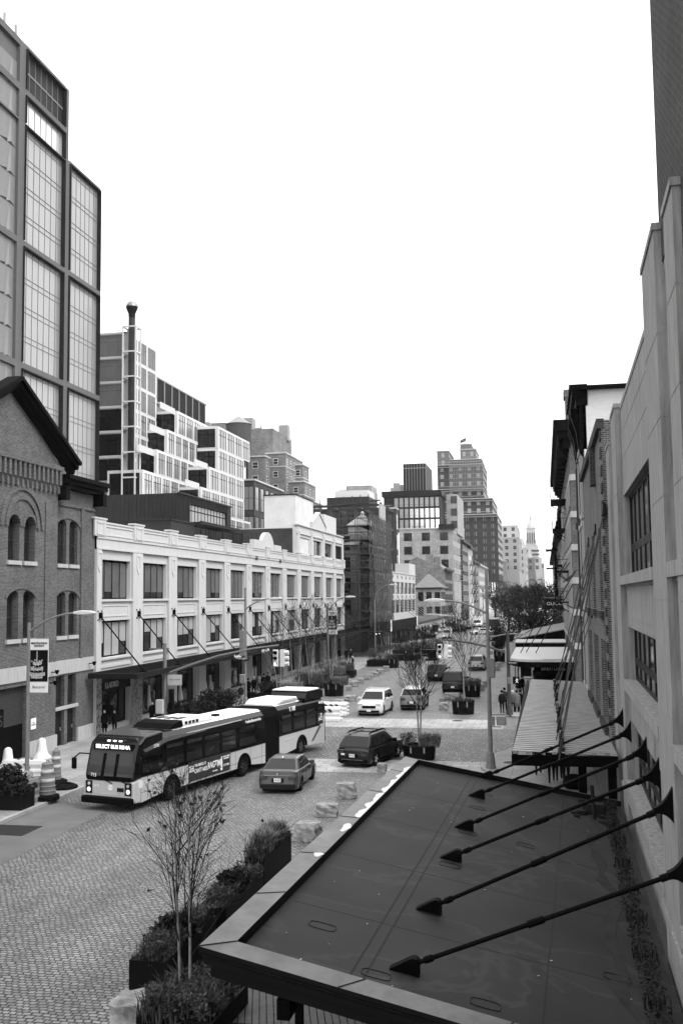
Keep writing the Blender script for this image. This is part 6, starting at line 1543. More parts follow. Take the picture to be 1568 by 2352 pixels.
m = MB(); m.prism([(2.1, 2.45), (.2, 2.78), (-2.8, 2.68), (-2.8, 2.66), (.3, 2.58), (1.9, 2.33)], 'y', SY - .02, SY + .006); m.build('swoosh', bmid, bus)
m = MB(); m.prism([(-1.2, 2.74), (-6, 2.78), (-6, 2.75), (-1.2, 2.70)], 'y', SY - .06, SY - .0); m.build('thin_stripe', bgrey, bus)
def sidetext(s, size, x, z, mt, T=None, **k):
    M = frame_m((x, SY + .012, z), (-1, 0, 0), (0, 0, 1))
    if T is not None: M = T @ M
    return text(s, size, mt, bus, M, ext=.004, **k)
sidetext('5590', .2, 1.15, 2.5, letter_w); sidetext('+selectbusservice', .22, -7.1, 2.62, letter_w, bold=.004)
pale = gm('bus pale letters', .62, var=0)
sidetext('New York City Bus', .17, 1.35, 1.08, pale)
m = MB(); m.lathe([(.17, 0), (.17, .01)], 16, (0, 0, 0), Matrix.Translation((2.25, SY, 1.08)) @ Matrix.Rotation(-PI / 2, 4, 'X')); m.build('roundel', pale, bus)
# banner advert
m = MB(); m.box(-4.85, -1.3, SY, SY + .02, .55, 1.42); ad = m.build('advert_panel', gm('advert grey', .085, .5, var=.1), bus)
def adt(s, size, x, z, sx=1, b=.004): text(s, size, letter_w, ad, frame_m((x, SY + .026, z), (-1, 0, 0), (0, 0, 1)), ext=.002, sx=sx, bold=b)
adt('"AN ABSOLUTE', .17, -2.25, 1.2, .8); adt("CAN'T-MISS.\"", .26, -2.35, .95, .8); adt('RAGTIME', .4, -3.5, 1.02, .75, .012); adt('THE MUSICAL', .07, -3.5, .72); adt('LINCOLN\nCENTER\nTHEATER', .1, -1.52, 1.1); adt('STRICTLY LIMITED\nENGAGEMENT', .09, -4.5, 1.2, .8); adt('LCT.ORG', .12, -4.5, .85)
m = MB(); m.prism([(-4.15, .65), (-3.98, .65), (-4.03, 1.1), (-4.05, 1.3), (-4.1, 1.3), (-4.15, 1.05)], 'y', SY + .021, SY + .026); m.build('figure', letter_w, ad)
# panel joints, wheels, arches
m = MB()
for x in (1.75, .75, -1.15, -4.95, -5.4, L1 + .35, L1 + 1.5): m.box(x, x + .015, SY - .002, SY + .004, .34, 1.33)
m.box(L1, 2.2, SY - .002, SY + .004, .72, .735); m.box(L1, 2.2, SY - .002, SY + .005, 1.33, 1.36)
m.box(1.6, 1.75, SY, SY + .02, 1.12, 1.2); m.box(.95, 1.02, SY, SY + .02, .45, .55); m.build('panel_joint', dark, bus)
def archring(x, T=None):
    f = MB(); a = [(x + .66 * math.cos(t), .48 + .66 * math.sin(t)) for t in [PI * i / 12 for i in range(13)]]; b = [(x + .56 * math.cos(t), .48 + .56 * math.sin(t)) for t in [PI * i / 12 for i in range(13)]]
    for i in range(12): f.prism([a[i], a[i + 1], b[i + 1], b[i]], 'y', SY - .05, SY + .03)
    if T is not None: f.v = [tuple(T @ Vector(p)) for p in f.v]
    f.build('wheel_arch', black, bus)
    f = MB(); f.box(x - .62, x + .62, -hwB + .3, SY - .38, .3, 1.3)
    if T is not None: f.v = [tuple(T @ Vector(p)) for p in f.v]
    f.build('wheel_well', black, bus)
X2 = -(w1 - w2).length
for x in (0, X2): 
    archring(x)
    for s in (-1, 1): wheel(bus, x, s * (hwB - .17), .5, .3, .3, spokes=8)
def rear_wheel(x, y):
    p = MR @ Vector((x, y, 0)); o = wheel(bus, 0, y, .5, .3, .3, spokes=8); o.location = (p.x, p.y, .5); o.rotation_euler = (0, 0, hR - hF)
archring(0, MR); rear_wheel(0, hwB - .17); rear_wheel(0, -hwB + .17)
# rear section from its local -3.3 (tail) to +2.9
RT, RJ = -2.98, 3.9
jv = MR.inverted() @ Vector((L1, 0, 0)); RJ = 2.6
sec_shell(RT, RJ, MR, 'rear_body', (0,))
def TR(m): m.v = [tuple(MR @ Vector(p)) for p in m.v]; return m
for a in ((2.35, 1.2), (.95, -.35), (-.6, -1.8), (-2.0, -2.7)):
    if a[0] < RJ: side_win(a[1], a[0], 1.5, 2.42, MR)
m = MB(); m.prism([(-2.96, 2.0), (-2.96, 1.6), (-1.5, .6), (-1.2, .6), (-2.7, 1.7)], 'y', SY, SY + .006); TR(m).build('rear_stripe', bmid, bus)
m = MB(); m.prism([(-2.97, 2.0), (-2.97, 1.33), (-2.3, 1.33)], 'y', SY - .0, SY + .008); TR(m).build('rear_corner_panel', bgrey, bus)
m = MB(); m.box(RT - .2, RT, -hwB + .02, SY - .02, .35, 2.6); TR(m).build('tail', bblk, bus, bevel=.08)
m = MB(); m.box(RT - .3, RT - .18, -hwB + .1, SY - .1, .35, .7); TR(m).build('rear_bumper', black, bus)
m = MB(); m.prism([(RT - .1, 2.9), (RT - .1, 3.3), (RT + .5, 3.42), (RT + 1.9, 3.42), (RT + 2.3, 2.9)], 'y', -hwB + .15, SY - .15); TR(m).build('engine_hump', bblk, bus)
m = MB(); m.box(RT + .3, RT + 2.0, -hwB + .2, SY - .2, 3.42, 3.47)
for i in range(8): m.box(RT + .35 + i * .2, RT + .45 + i * .2, -hwB + .25, SY - .25, 3.47, 3.5)
TR(m).build('hump_vent', bwhite, bus)
m = MB(); m.box(RT + 2.2, RT + 2.7, -hwB + .2, SY - .2, 3.0, 3.05); TR(m).build('hump_painted_shade', black, bus)  # black slab paints the shade between hump and air conditioner
m = MB(); m.prism([(RJ - 2.9, 3.0), (RJ - 2.7, 3.22), (RJ - .6, 3.22), (RJ - .1, 3.0)], 'y', -.95, .95); TR(m).build('air_conditioner', bwhite, bus, bevel=.05)
m = MB(); m.prism([(RJ - 2.6, 3.03), (RJ - 2.6, 3.18), (RJ - .9, 3.18), (RJ - .5, 3.03)], 'y', .95, 1.0); TR(m).build('air_conditioner_side', bgrey, bus)
m = MB()
for i in range(5): m.box(RT + .15, RT + .35, SY - .02, SY + .004, 1.9 + i * .1, 1.95 + i * .1)
TR(m).build('vent_slots', dark, bus)
text('I  NY', .32, letter_w, bus, MR @ frame_m((1.0, SY - .04, 2.66), (-1, 0, 0), (0, -.25, 1)), ext=.01, bold=.012)
m = MB(); m.lathe([(.07, 0), (.07, .01)], 8, (0, 0, 0), Matrix.Translation((1.06, SY - .04, 2.68)) @ Matrix.Rotation(-PI / 2, 4, 'X')); TR(m).build('heart', gm('heart grey', .2, var=0), bus)
m = MB()
for i in range(5): m.box(-2.65, -2.15, SY + .014, SY + .018, 1.66 + i * .085, 1.7 + i * .085)
TR(m).build('flag_decal', letter_w, bus); m = MB(); m.box(-2.36, -2.15, SY + .018, SY + .02, 1.85, 2.04); TR(m).build('flag_canton', dark2, bus)
m = MB(); m.lathe([(.1, 0), (.1, .01)], 12, (0, 0, 0), Matrix.Translation((-2.7, SY - .04, 2.66)) @ Matrix.Rotation(-PI / 2, 4, 'X')); m.box(-2.5, -2.3, SY - .04, SY - .02, 2.6, 2.72); TR(m).build('emblem', letter_w, bus)
text('+selectbusservice', .17, pale, bus, MR @ frame_m((1.5, SY + .01, 1.1), (-1, 0, 0), (0, 0, 1)), ext=.003)
# roof gear of the front section
m = MB(); m.prism([(-3.9, 3.0), (-3.7, 3.25), (-1.2, 3.28), (-.5, 3.0)], 'y', -.95, .95); m.build('air_conditioner', bwhite, bus, bevel=.05)
m = MB(); m.prism([(-1.3, 3.0), (-1.2, 3.3), (-.6, 3.2), (-.2, 3.0)], 'y', -1.0, 1.0); m.build('air_conditioner_nose', black, bus)
m = MB()
for i in range(4): m.box(-1.7 - i * .3, -1.5 - i * .3, .94, .965, 3.06, 3.2)
for i in range(3): m.box(-2.2, -1.5, -.7 + i * .5, -.4 + i * .5, 3.28, 3.3)
m.build('roof_vent', dark, bus)
m = MB(); m.box(-5.2, -4.9, .2, .5, 3.02, 3.12); m.build('roof_fan', black, bus)
# bellows
jo = Vector((L1, 0, 0)); je = MR @ Vector((RJ, 0, 0)); m = MB(); n_ = 26
for i in range(n_):
    t0, t1 = i / n_, (i + 1) / n_; a0 = (hR - hF) * t0; a1 = (hR - hF) * t1
    p0 = jo.lerp(je, t0); p1 = jo.lerp(je, t1); r0, r1 = (1.0, .955) if i % 2 else (.955, 1.0)
    def rg(p, a, r):
        out = []
        for y, z in ((-hwB, .35), (-hwB, 2.6), (-hwB + .25, 2.95), (hwB - .25, 2.95), (hwB, 2.6), (hwB, .35)):
            v_ = Vector((0, y * r, .35 + (z - .35) * (1 if r == 1 else .985))); v_.rotate(Matrix.Rotation(a, 3, 'Z')); out.append(p + v_)
        return out
    A0, A1 = rg(p0, a0, r0), rg(p1, a1, r1)
    for j in range(6): k = (j + 1) % 6; m.poly([A0[j], A0[k], A1[k], A1[j]])
m.build('bellows', rubber, bus)
# ---------------------------------------------------------------- granite blocks
granite = gm('split granite', .3, .9, var=.5, scale=4, bump=1.0, bscale=7)
def rock(label, px0, px1, pb, pt, seed, z=0, dp=None, group='granite blocks lining the plaza edges'):
    a = G(px0, pb, z); b = G(px1, pb, z); c = (a + b) / 2; w = (b - a).length; up = Yp((px0 + px1) / 2, pt, c.y)
    q = random.Random(seed); dp = dp or w * q.uniform(.6, .85); h = max(.35, min(.75, up.z * .82))
    m = bmesh.new(); bmesh.ops.create_cube(m, size=1); bmesh.ops.subdivide_edges(m, edges=m.edges[:], cuts=3, use_grid_fill=True)
    sk = q.uniform(-.12, .12)
    for v in m.verts:
        edge = sum(abs(abs(k) - .5) < 1e-4 for k in v.co)
        v.co *= 1 - .035 * max(0, edge - 1)
        v.co += Vector((q.uniform(-1, 1), q.uniform(-1, 1), q.uniform(-1, 1) * .7)) * .065
        v.co.x += sk * v.co.z; v.co.z += .5
        v.co = Vector((v.co.x * w, v.co.y * dp, max(0, v.co.z) * h))
    me = bpy.data.meshes.new('granite_block'); m.to_mesh(me); m.free(); me.materials.append(granite)
    o = bpy.data.objects.new('granite_block', me); COL.objects.link(o); o.location = (c.x, c.y + dp * .45, z); o.rotation_euler = (0, 0, q.uniform(-.35, .35)); return tag(o, label, 'granite block', group)
rock('largest rough granite block, at the very bottom beside the near planter', 246, 335, 2400, 2252, 1, dp=.9)
rock('granite block closest to the foreground canopy edge, nearest of the three in a line', 674, 728, 1936, 1883, 2)
rock('granite block in the middle of the three along the canopy edge', 723, 772, 1878, 1842, 3)
rock('granite block beside the canopy edge, farthest of the three and nearest the wagon', 773, 815, 1836, 1793, 4)
rock('granite block half hidden behind the corner of the canopy coping', 866, 886, 1775, 1750, 5)
lft = [(790, 816, 1611, 1595, 'wide granite block beside the left front of the silver suv'), (760, 789, 1622, 1604, 'granite block behind the white plastic barriers'), (792, 806, 1587, 1573, 'first small granite block next to the octagonal planter on the left'), (802, 821, 1578, 1562, 'tall granite block, second after the left octagonal planter'), (820, 835, 1570, 1557, 'granite block, third after the left octagonal planter'), (835, 854, 1562, 1548, 'granite block, fourth after the left octagonal planter'), (850, 868, 1555, 1542, 'granite block, fifth after the left octagonal planter'), (864, 880, 1549, 1536, 'granite block, sixth after the left octagonal planter'), (880, 893, 1543, 1527, 'granite block standing against the far left planter'), (942, 956, 1533, 1522, 'granite block behind the standing man'), (956, 966, 1528, 1517, 'small granite block right of the standing man'), (960, 975, 1523, 1513, 'granite block in the second group, near the low benches'), (969, 982, 1518, 1507, 'farthest granite block of the left row')]
for i, (a, b, pb, pt, lab) in enumerate(lft): rock(lab, a, b, pb, pt, 20 + i)
rgt = [(1020, 1056, 1609, 1590, 'long low granite block behind the round planter of the birch'), (1008, 1029, 1632, 1611, 'granite block at the left of the central birch planter'), (1009, 1021, 1617, 1600, 'small granite block behind the left one at the central birch planter'), (1100, 1113, 1588, 1569, 'granite block right of the second octagonal planter'), (1108, 1119, 1579, 1562, 'granite block by the lamp pole, right row'), (1123, 1136, 1546, 1531, 'granite block right of the grey signal housing'), (1135, 1147, 1541, 1526, 'granite block second right of the signal housing'), (1139, 1154, 1531, 1519, 'granite block in the right row before the far planter'), (1118, 1131, 1503, 1494, 'pale far granite block in the right row')]
for i, (a, b, pb, pt, lab) in enumerate(rgt): rock(lab, a, b, pb, pt, 50 + i)
# ---------------------------------------------------------------- planters with planting
pl_m = gm('planter black steel', .02, .5, var=.25, scale=2)
soil = gm('soil', .03, 1, var=.4, scale=8)
def octo(label, px0, px1, pb, htop, plants, seed, group='octagonal black planters'):
    a = G(px0, pb - 4); b = G(px1, pb - 4); w = (b - a).length; c = (a + b) / 2; R_ = w / 2
    r = thing('octagonal_planter', label, 'planter', (c.x, c.y + R_ * .8, 0), 0, group)
    m = MB(); m.lathe([(R_ * .97, 0), (R_ * 1.05, htop), (R_ * .96, htop), (R_ * .95, htop - .12)], 8, (0, 0, 0), Matrix.Rotation(PI / 8, 4, 'Z')); m.build('box', pl_m, r)
    m = MB(); m.lathe([(R_ * .94, htop - .13), (.01, htop - .08)], 8, (0, 0, 0), Matrix.Rotation(PI / 8, 4, 'Z')); m.build('soil', soil, r)
    for s in (-1, 1): m = MB(); m.box(s * R_ * .4 - .04, s * R_ * .4 + .04, -R_ * 1.0, -R_ * .93, htop * .55, htop * .95); m.build('reflector', steel, r)
    return r, R_
def plant(label, cat, x, y, z, kind, rx, ry, h, seed, n=400, name='shrub', group=None):
    q = random.Random(seed); o = None; m = MB()
    if kind in ('grass', 'mix'): blades(m, (0, 0, 0), rx * .8, ry * .8, n if kind == 'grass' else n // 2, h, q, w=.012 + h * .006, lean=.8)
    if kind in ('leaf', 'mix'):
        nb = 11
        for k in range(nb): leaves(m, (q.uniform(-.8, .8) * rx, q.uniform(-.8, .8) * ry, h * q.uniform(.1, .8)), (rx * .3, ry * .3, h * .24), n // 9, .04 + h * .045, q)
        for k in range(26): a = q.uniform(0, 2 * PI); m.tube([(0, 0, 0), (math.cos(a) * rx * .4, math.sin(a) * ry * .4, h * .6), (math.cos(a) * rx * q.uniform(.6, 1), math.sin(a) * ry * q.uniform(.6, 1), h * q.uniform(.7, 1.1))], [.012, .008, .003], 4)
    if kind == 'juniper':
        for k in range(n // 4):
            a = q.uniform(0, 2 * PI); el = q.uniform(.15, 1.1); d = Vector((math.cos(a) * math.cos(el) * rx, math.sin(a) * math.cos(el) * ry, math.sin(el) * h)); L = q.uniform(.6, 1.05)
            for j in range(7): leaves(m, d * L * (.35 + .65 * j / 6) + Vector((0, 0, .1)), (.09, .09, .08), 4, .14, q)
    if kind == 'leaf': blades(m, (0, 0, 0), rx * .8, ry * .8, n // 12, h * 1.1, q, w=.006, lean=.7)
    o = m.build(name, {'grass': leaf_l, 'mix': leaf_m, 'leaf': leaf_m, 'juniper': leaf_d}[kind] if kind != 'leafd' else leaf_d, None, loc=(x, y, z)); tag(o, label, cat, group); return o
bark = gm('pale birch bark', .26, .8, var=.55, scale=9, streak=False); barkd = gm('dark twig', .05, .8, var=.3)
def bare_tree(label, x, y, z, h, spread, seed, trunks=2, depth=3, r0=.05, twig=.006, leafn=0, name='birch_tree', dens=1.0, group=None, mt=None, lean=.12, start=.2):
    q = random.Random(seed); r = thing(name, label, 'tree', (x, y, z), 0, group); T = MB(); B = MB(); Lf = MB(); ends = []
    def limb(p, d, L, ra, rb, mb, n, sides, up, wob):
        pts = [p]; rr_ = [ra]; dd = d.copy()
        for i in range(n):
            dd = (dd + Vector((q.uniform(-1, 1), q.uniform(-1, 1), q.uniform(-.6, .6))) * wob + Vector((0, 0, up))).normalized(); pts.append(pts[-1] + dd * L / n); rr_.append(ra + (rb - ra) * (i + 1) / n)
        mb.tube(pts, rr_, sides, cap=False); return pts, rr_
    def off(d, ang):
        a = q.uniform(0, 2 * PI); s = Vector((math.cos(a), math.sin(a), 0)); s = (s - d * s.dot(d)).normalized(); return (d * math.cos(ang) + s * math.sin(ang)).normalized()
    def twigs(pts, rr_, L, lev):
        n = len(pts) - 1; k = max(1, int((5.5 if lev == 1 else 3.5) * dens * q.uniform(.8, 1.2)))
        for i in range(k):
            t = .15 + .8 * (i + q.random()) / k; f = t * n; j = min(n - 1, int(f)); pp = pts[j].lerp(pts[j + 1], f - j); d = (pts[j + 1] - pts[j]).normalized()
            l = L * q.uniform(.3, .55) * (1.15 - .5 * t); a, b = limb(pp, off(d, q.uniform(.35, .75)), l, max(twig, rr_[j] * .55), twig * .7, B, 3, 3, .05, .12)
            if lev < depth - 1: twigs(a, b, l, lev + 1)
            else: ends.append(a[-1])
        ends.append(pts[-1])
    for k in range(trunks):
        an = k * 2 * PI / trunks + seed; d = Vector((math.cos(an) * lean, math.sin(an) * lean, 1)).normalized()
        pts, rr_ = limb(Vector((math.cos(an) * .12, math.sin(an) * .12, 0)), d, h, r0, twig, T, 8, 7, .02, .05); n = len(pts) - 1; m_ = int(15 * dens)
        for i in range(m_):
            t = start + (.97 - start) * (i + q.random()) / m_; f = t * n; j = min(n - 1, int(f)); pp = pts[j].lerp(pts[j + 1], f - j)
            l = h * (.62 * (1 - t) ** .8 + .12) * q.uniform(.75, 1.1); dd = off((pts[j + 1] - pts[j]).normalized(), q.uniform(.5, .95) * spread * 1.7)
            a, b = limb(pp, dd, l, max(twig * 1.4, rr_[j] * .5), twig, B, 6, 4, .07, .07); twigs(a, b, l, 1)
    T.build('trunk', mt or bark, r); B.build('crown', barkd, r)
    if leafn:
        for _ in range(leafn): p = q.choice(ends); leaves(Lf, p, (.05, .05, .05), 2, .07 + h * .006, q)
        Lf.build('leaves', leafmat('withered leaf', .08), r)
    return r
def box_planter(label, pa, pb, zt, wd, group='long black planter boxes in the foreground', z0=0, q_=None):
    """pa, pb: two ends (world xy) of the long axis"""
    a, b = Vector(pa), Vector(pb); L = (b - a).length; r = thing('planter_box', label, 'planter', (a.x, a.y, z0), heading(a, b), group)
    m = MB(); t = .05
    m.box(0, L, -wd / 2, -wd / 2 + t, 0, zt); m.box(0, L, wd / 2 - t, wd / 2, 0, zt); m.box(0, t, -wd / 2 + t, wd / 2 - t, 0, zt); m.box(L - t, L, -wd / 2 + t, wd / 2 - t, 0, zt); m.build('box', pl_m, r)
    m = MB(); m.box(t, L - t, -wd / 2 + t, wd / 2 - t, 0, zt - .08); m.build('soil', soil, r)
    return r, L, heading(a, b)
# foreground: bottom planter with the big birch
r, L, hd = box_planter('nearest black planter box, at the bottom edge under the leafless birch', (-7.1, 18.6), (-7.0, 20.6), .75, 1.55)
for i in range(6): plant(['leafy shrub at the front left of the bottom planter', 'leafy shrub at the front right of the bottom planter', 'leafy shrub at the middle left of the bottom planter', 'leafy shrub against the birch trunks', 'leafy shrub at the back left of the bottom planter', 'leafy shrub at the back of the bottom planter beside the deck'][i], 'shrub', -7.45 + (i % 2) * .75, 18.95 + .6 * (i // 2), .66, 'leaf' if i % 3 else 'mix', .5, .48, .55, 100 + i, 800)
bare_tree('tall leafless birch with two pale trunks in the nearest planter', -7.3, 19.75, .65, 4.35, .52, 12, 2, 3, .036, .0042, 60, dens=1.15, lean=.08, start=.2)
PL = [((-8.75, 21.3), (-8.7, 24.6), .8, .85, 'black planter box with dark shrubs, second from the bottom', 'mixed'), ((-8.6, 25.2), (-8.5, 28.3), .8, .8, 'black planter box with leafy shrubs and ferns, third from the bottom', 'mixed'), ((-8.72, 29.5), (-8.66, 32.5), .95, .62, 'black planter box with tall grasses nearest the granite blocks', 'grass')]
kk = 0
for (a, b, zt, wd, lab, kd) in PL:
    r, L, hd = box_planter(lab, a, b, zt, wd)
    for j in range(5):
        kk += 1; t = (j + .5) / 5; x = a[0] + (b[0] - a[0]) * t; y = a[1] + (b[1] - a[1]) * t
        kind = ('grass' if j % 2 else 'mix') if kd == 'grass' else ['leaf', 'mix', 'juniper', 'leaf', 'mix'][j]
        side = ['front end', 'front part', 'middle', 'rear part', 'rear end'][j]
        what = {'grass': 'tuft of tall grass', 'mix': 'loose grassy shrub', 'leaf': 'dark leafy shrub', 'juniper': 'bristly dark evergreen shrub'}[kind]
        plant(what + ' at the ' + side + ' of the ' + {'mixed': 'second planter box' if kk < 6 else 'third planter box', 'grass': 'grass planter box'}[kd] + ' in the foreground', 'shrub', x, y, zt - .1, kind, wd * .55, .42, .48 if kind != 'grass' else .85, 200 + kk, 700, name='grass_tuft' if kind == 'grass' else 'shrub')
# octagonal planters
def oct_at(*a, **k): return octo(*a, **k)
r, R_ = octo('octagonal planter with two thin birches beyond the canopy corner', 921, 998, 1752, .75, None, 1); p = r.location
plant('low leafy shrub in the planter beyond the canopy corner, left side', 'shrub', p.x - .7, p.y, .65, 'leaf', .6, .5, .8, 5, 500); plant('fuzzy grass clump in the planter beyond the canopy corner, right side', 'shrub', p.x + .6, p.y, .65, 'grass', .6, .5, .8, 6, 1200, name='grass_tuft')
bare_tree('leafless twin-stemmed birch beyond the far corner of the foreground canopy', p.x, p.y + .1, .6, 5.6, .5, 5, 2, 3, .055, .008, 12, dens=1.25, lean=.07, start=.28)
r, R_ = octo('octagonal planter with a birch in the middle of the street beyond the crosswalk', 1036, 1089, 1646, 1.0, None, 2); p = r.location
plant('low grass around the birch in the central planter', 'grass', p.x, p.y, .85, 'mix', .8, .8, .35, 7, 500, name='grass_tuft'); bare_tree('leafless birch in the central octagonal planter', p.x + .1, p.y, .8, 6.9, .5, 23, 1, 3, .06, .008, 6, dens=1.3, lean=.03, start=.3)
r, R_ = octo('octagonal planter with leafy shrubs behind the central birch planter', 1066, 1103, 1606, 1.05, None, 3); p = r.location
plant('leafy shrub in the planter behind the central birch', 'shrub', p.x, p.y, .9, 'mix', .9, .9, .8, 8, 500)
bare_tree('leafless bushy tree behind the central birch, in the second planter', p.x - .4, p.y + .2, .8, 6.4, .5, 31, 2, 3, .05, .008, 4, dens=.95)
r, R_ = octo('octagonal planter by the left kerb before the row of granite blocks', 741, 786, 1604, 1.1, None, 4); p = r.location
plant('bushy shrub at the left of the left kerb planter', 'shrub', p.x - .7, p.y, .95, 'leaf', .8, .7, .9, 9, 450); plant('arching grass at the right of the left kerb planter', 'grass', p.x + .6, p.y, .95, 'grass', .8, .7, .9, 10, 900, name='grass_tuft')
r, R_ = octo('octagonal planter by the left kerb at the end of the block row', 886, 914, 1539, 1.1, None, 5); p = r.location; plant('round shrub in the far left kerb planter', 'shrub', p.x, p.y, .95, 'leaf', 1.0, .9, .9, 12, 450)
r, R_ = octo('dark planter with a small tree by the right-hand far blocks', 1133, 1160, 1525, 1.5, None, 6); p = r.location; plant('upright conifer-like shrub in the far right planter', 'shrub', p.x, p.y, 1.3, 'juniper', 1.3, 1.3, 5.0, 13, 900)
# left kerb planting
lk = [(640, 1612, 'box', 'juniper', 1.2, 1.0), (600, 1606, 'box', 'juniper', 1.0, 1.0)]
def shrub_on(label, px, py, z0, kind, rx, h, seed, n=500, box=True, name='shrub'):
    p = G(px, py); 
    if box:
        r = thing('planter_box', 'black planter box holding the ' + label, 'planter', (p.x, p.y, .13), 0, 'planter boxes on the left pavement'); m = MB(); m.box(-rx, rx, -rx * .9, rx * .9, 0, .65); m.build('box', pl_m, r); m = MB(); m.box(-rx + .05, rx - .05, -rx * .9 + .05, rx * .9 - .05, .65, .655); m.build('soil', soil, r)
    return plant(label, 'shrub', p.x, p.y, .13 + (.6 if box else 0), kind, rx * 1.05, rx, h, seed, n, name=name)
shrub_on('big bristly evergreen shrub beside the walking couple', 504, 1652, 0, 'juniper', 1.75, 1.55, 301, 1100)
shrub_on('low evergreen shrub right of the left traffic pole', 420, 1668, 0, 'juniper', 1.3, .9, 302, 700)
shrub_on('low evergreen shrub between the pole and the big evergreen', 456, 1662, 0, 'juniper', 1.3, .9, 303, 700)
shrub_on('evergreen shrub by the litter bin and second pole', 620, 1614, 0, 'juniper', 1.1, 1.1, 304, 700)
shrub_on('tall airy grass behind the rear of the bus', 668, 1612, 0, 'grass', 1.1, 1.1, 305, 900, name='grass_tuft')
shrub_on('leafy bush behind the rear of the bus', 700, 1590, 0, 'mix', 1.2, 1.3, 306, 600)
shrub_on('leafy bush left of the banner lamp post', 718, 1582, 0, 'mix', 1.1, 1.1, 307, 600)
shrub_on('grassy bush right of the banner lamp post', 770, 1566, 0, 'grass', 1.1, 1.1, 308, 900, name='grass_tuft')
shrub_on('dark bush near the man looking at his phone', 795, 1556, 0, 'mix', 1.0, 1.2, 309, 600)
shrub_on('dark bush behind the banner lamp post', 745, 1570, 0, 'leaf', 1.2, 1.5, 310, 700)
shrub_on('rounded dark tree-like bush beside the curved lamp post', 873, 1530, 0, 'leaf', 1.5, 2.4, 311, 1100)
for i, (px, py, rx, h, kd) in enumerate(((925, 1505, 1.8, 1.8, 'mix'), (945, 1500, 1.8, 1.8, 'grass'), (965, 1494, 2, 1.6, 'mix'), (985, 1500, 1.5, 2.4, 'grass'), (1000, 1492, 1.6, 2.4, 'mix'), (985, 1468, 1.8, 1.8, 'leaf'), (1055, 1452, 2.0, 2.6, 'mix'), (1068, 1447, 2.0, 2.8, 'leaf'))):
    shrub_on(['reddish grassy bed left of the low benches', 'grasses behind the low benches', 'grassy bed above the low benches', 'tall grasses right of the benches', 'rounded grasses before the off-roader', 'dark rounded bush left of the off-roader', 'bush by the kerb bend right of the off-roader', 'leafy bush before the white box truck'][i], px, py, 0, kd, rx * .75, h * .55, 320 + i, 500)
for i, (px, py, h, lab) in enumerate(((680, 1612, 7.2, 'young leafless tree behind the rear half of the bus'), (712, 1592, 7.6, 'thin leafless tree left of the banner lamp post'), (640, 1618, 6.4, 'young leafless tree beside the left signal heads'), (884, 1528, 5.2, 'sapling beside the dark bush at the curved lamp post'), (761, 1575, 7.0, 'leafless sapling right of the banner lamp post'))):
    p = G(px, py); bare_tree(lab, p.x, p.y, .6, h, .42, 60 + i, 2, 3, .045, .009, 16, dens=.85)
# ---------------------------------------------------------------- far trees
leaf_f = leafmat('far foliage', .07, .7)
def crown_tree(label, x, y, h, rad, seed, n=9000, s=.35, bare=False, name='street_tree'):
    q = random.Random(seed); r = thing(name, label, 'tree', (x, y, 0)); m = MB(); m.tube([(0, 0, 0), (.1, 0, h * .3), (0, .1, h * .6)], [.3, .24, .12], 8)
    for k in range(14): a = q.uniform(0, 2 * PI); el = q.uniform(.3, 1.2); d = Vector((math.cos(a) * math.cos(el) * rad, math.sin(a) * math.cos(el) * rad, math.sin(el) * h * .45)); b = Vector((0, 0, h * q.uniform(.25, .5))); m.tube([b, b + d * .5 + Vector((0, 0, .3)), b + d * .95], [.11, .07, .03], 5)
    m.build('trunk', barkd, r); m = MB()
    if not bare:
        for k in range(60):
            a = q.uniform(0, 2 * PI); rr_ = rad * math.sqrt(q.random()) * .95; z = h * (.22 + .74 * q.random()); f = 1 - abs(z / h - .5) * 1.2
            c_ = q.uniform(.12, .26); leaves(m, (math.cos(a) * rr_ * f, math.sin(a) * rr_ * f, z), (rad * c_, rad * c_, h * c_ * .35), n // 60, s, q)
        m.build('crown', leaf_f, r)
    else:
        def br(p, d, L, rad_, lev):
            e = p + d * L; m.tube([p, p.lerp(e, .5) + Vector((q.uniform(-1, 1), q.uniform(-1, 1), 0)) * L * .06, e], [rad_, rad_ * .75, rad_ * .5], 3, cap=False)
            if lev < 4:
                for i in range(3): br(p.lerp(e, q.uniform(.4, 1)), (d + Vector((q.uniform(-1, 1), q.uniform(-1, 1), q.uniform(-.3, .7))) * .75).normalized(), L * q.uniform(.55, .75), rad_ * .6, lev + 1)
        for k in range(7): a = k * .9 + q.random(); br(Vector((0, 0, h * .25)), Vector((math.cos(a) * .6, math.sin(a) * .6, 1)).normalized(), h * .32, .14, 0)
        m.build('crown', barkd, r)
    return r
for i, (px, Y, topy, rad, lab, bare) in enumerate(((1215, 150, 1352, 5.0, 'big dark leafy street tree left of the hanging flag sign', 0), (1240, 165, 1345, 5.5, 'dark leafy tree directly behind the flag sign', 0), (1190, 190, 1345, 5.0, 'dark leafy tree behind the delivery truck', 0), (1165, 250, 1335, 6.5, 'bare branching tree left of the right-hand tree mass', 1), (1215, 250, 1325, 7, 'bare treetop rising above the right-hand tree mass', 1), (1250, 300, 1318, 8, 'bare tree crown against the sky near the end of the street', 1), (1135, 330, 1338, 7, 'bare tree behind the street lamp pole', 1), (1230, 420, 1322, 10, 'bare tree in the distance under the domed tower', 1), (1195, 420, 1325, 10, 'bare distant tree left of the domed tower axis', 1), (1155, 430, 1335, 9, 'dark tree at the foot of the stepped tower', 0), (1268, 330, 1322, 8, 'bare tree crown touching the far right facades', 1))):
    g_ = G(px, 1368 + 8.7 * 2290 / Y); p = Yp(px, topy, Y)
    crown_tree(lab, p.x, Y, p.z, rad, 70 + i, 3600 if Y < 200 else 2400, .3 if Y < 200 else .5, bool(bare))
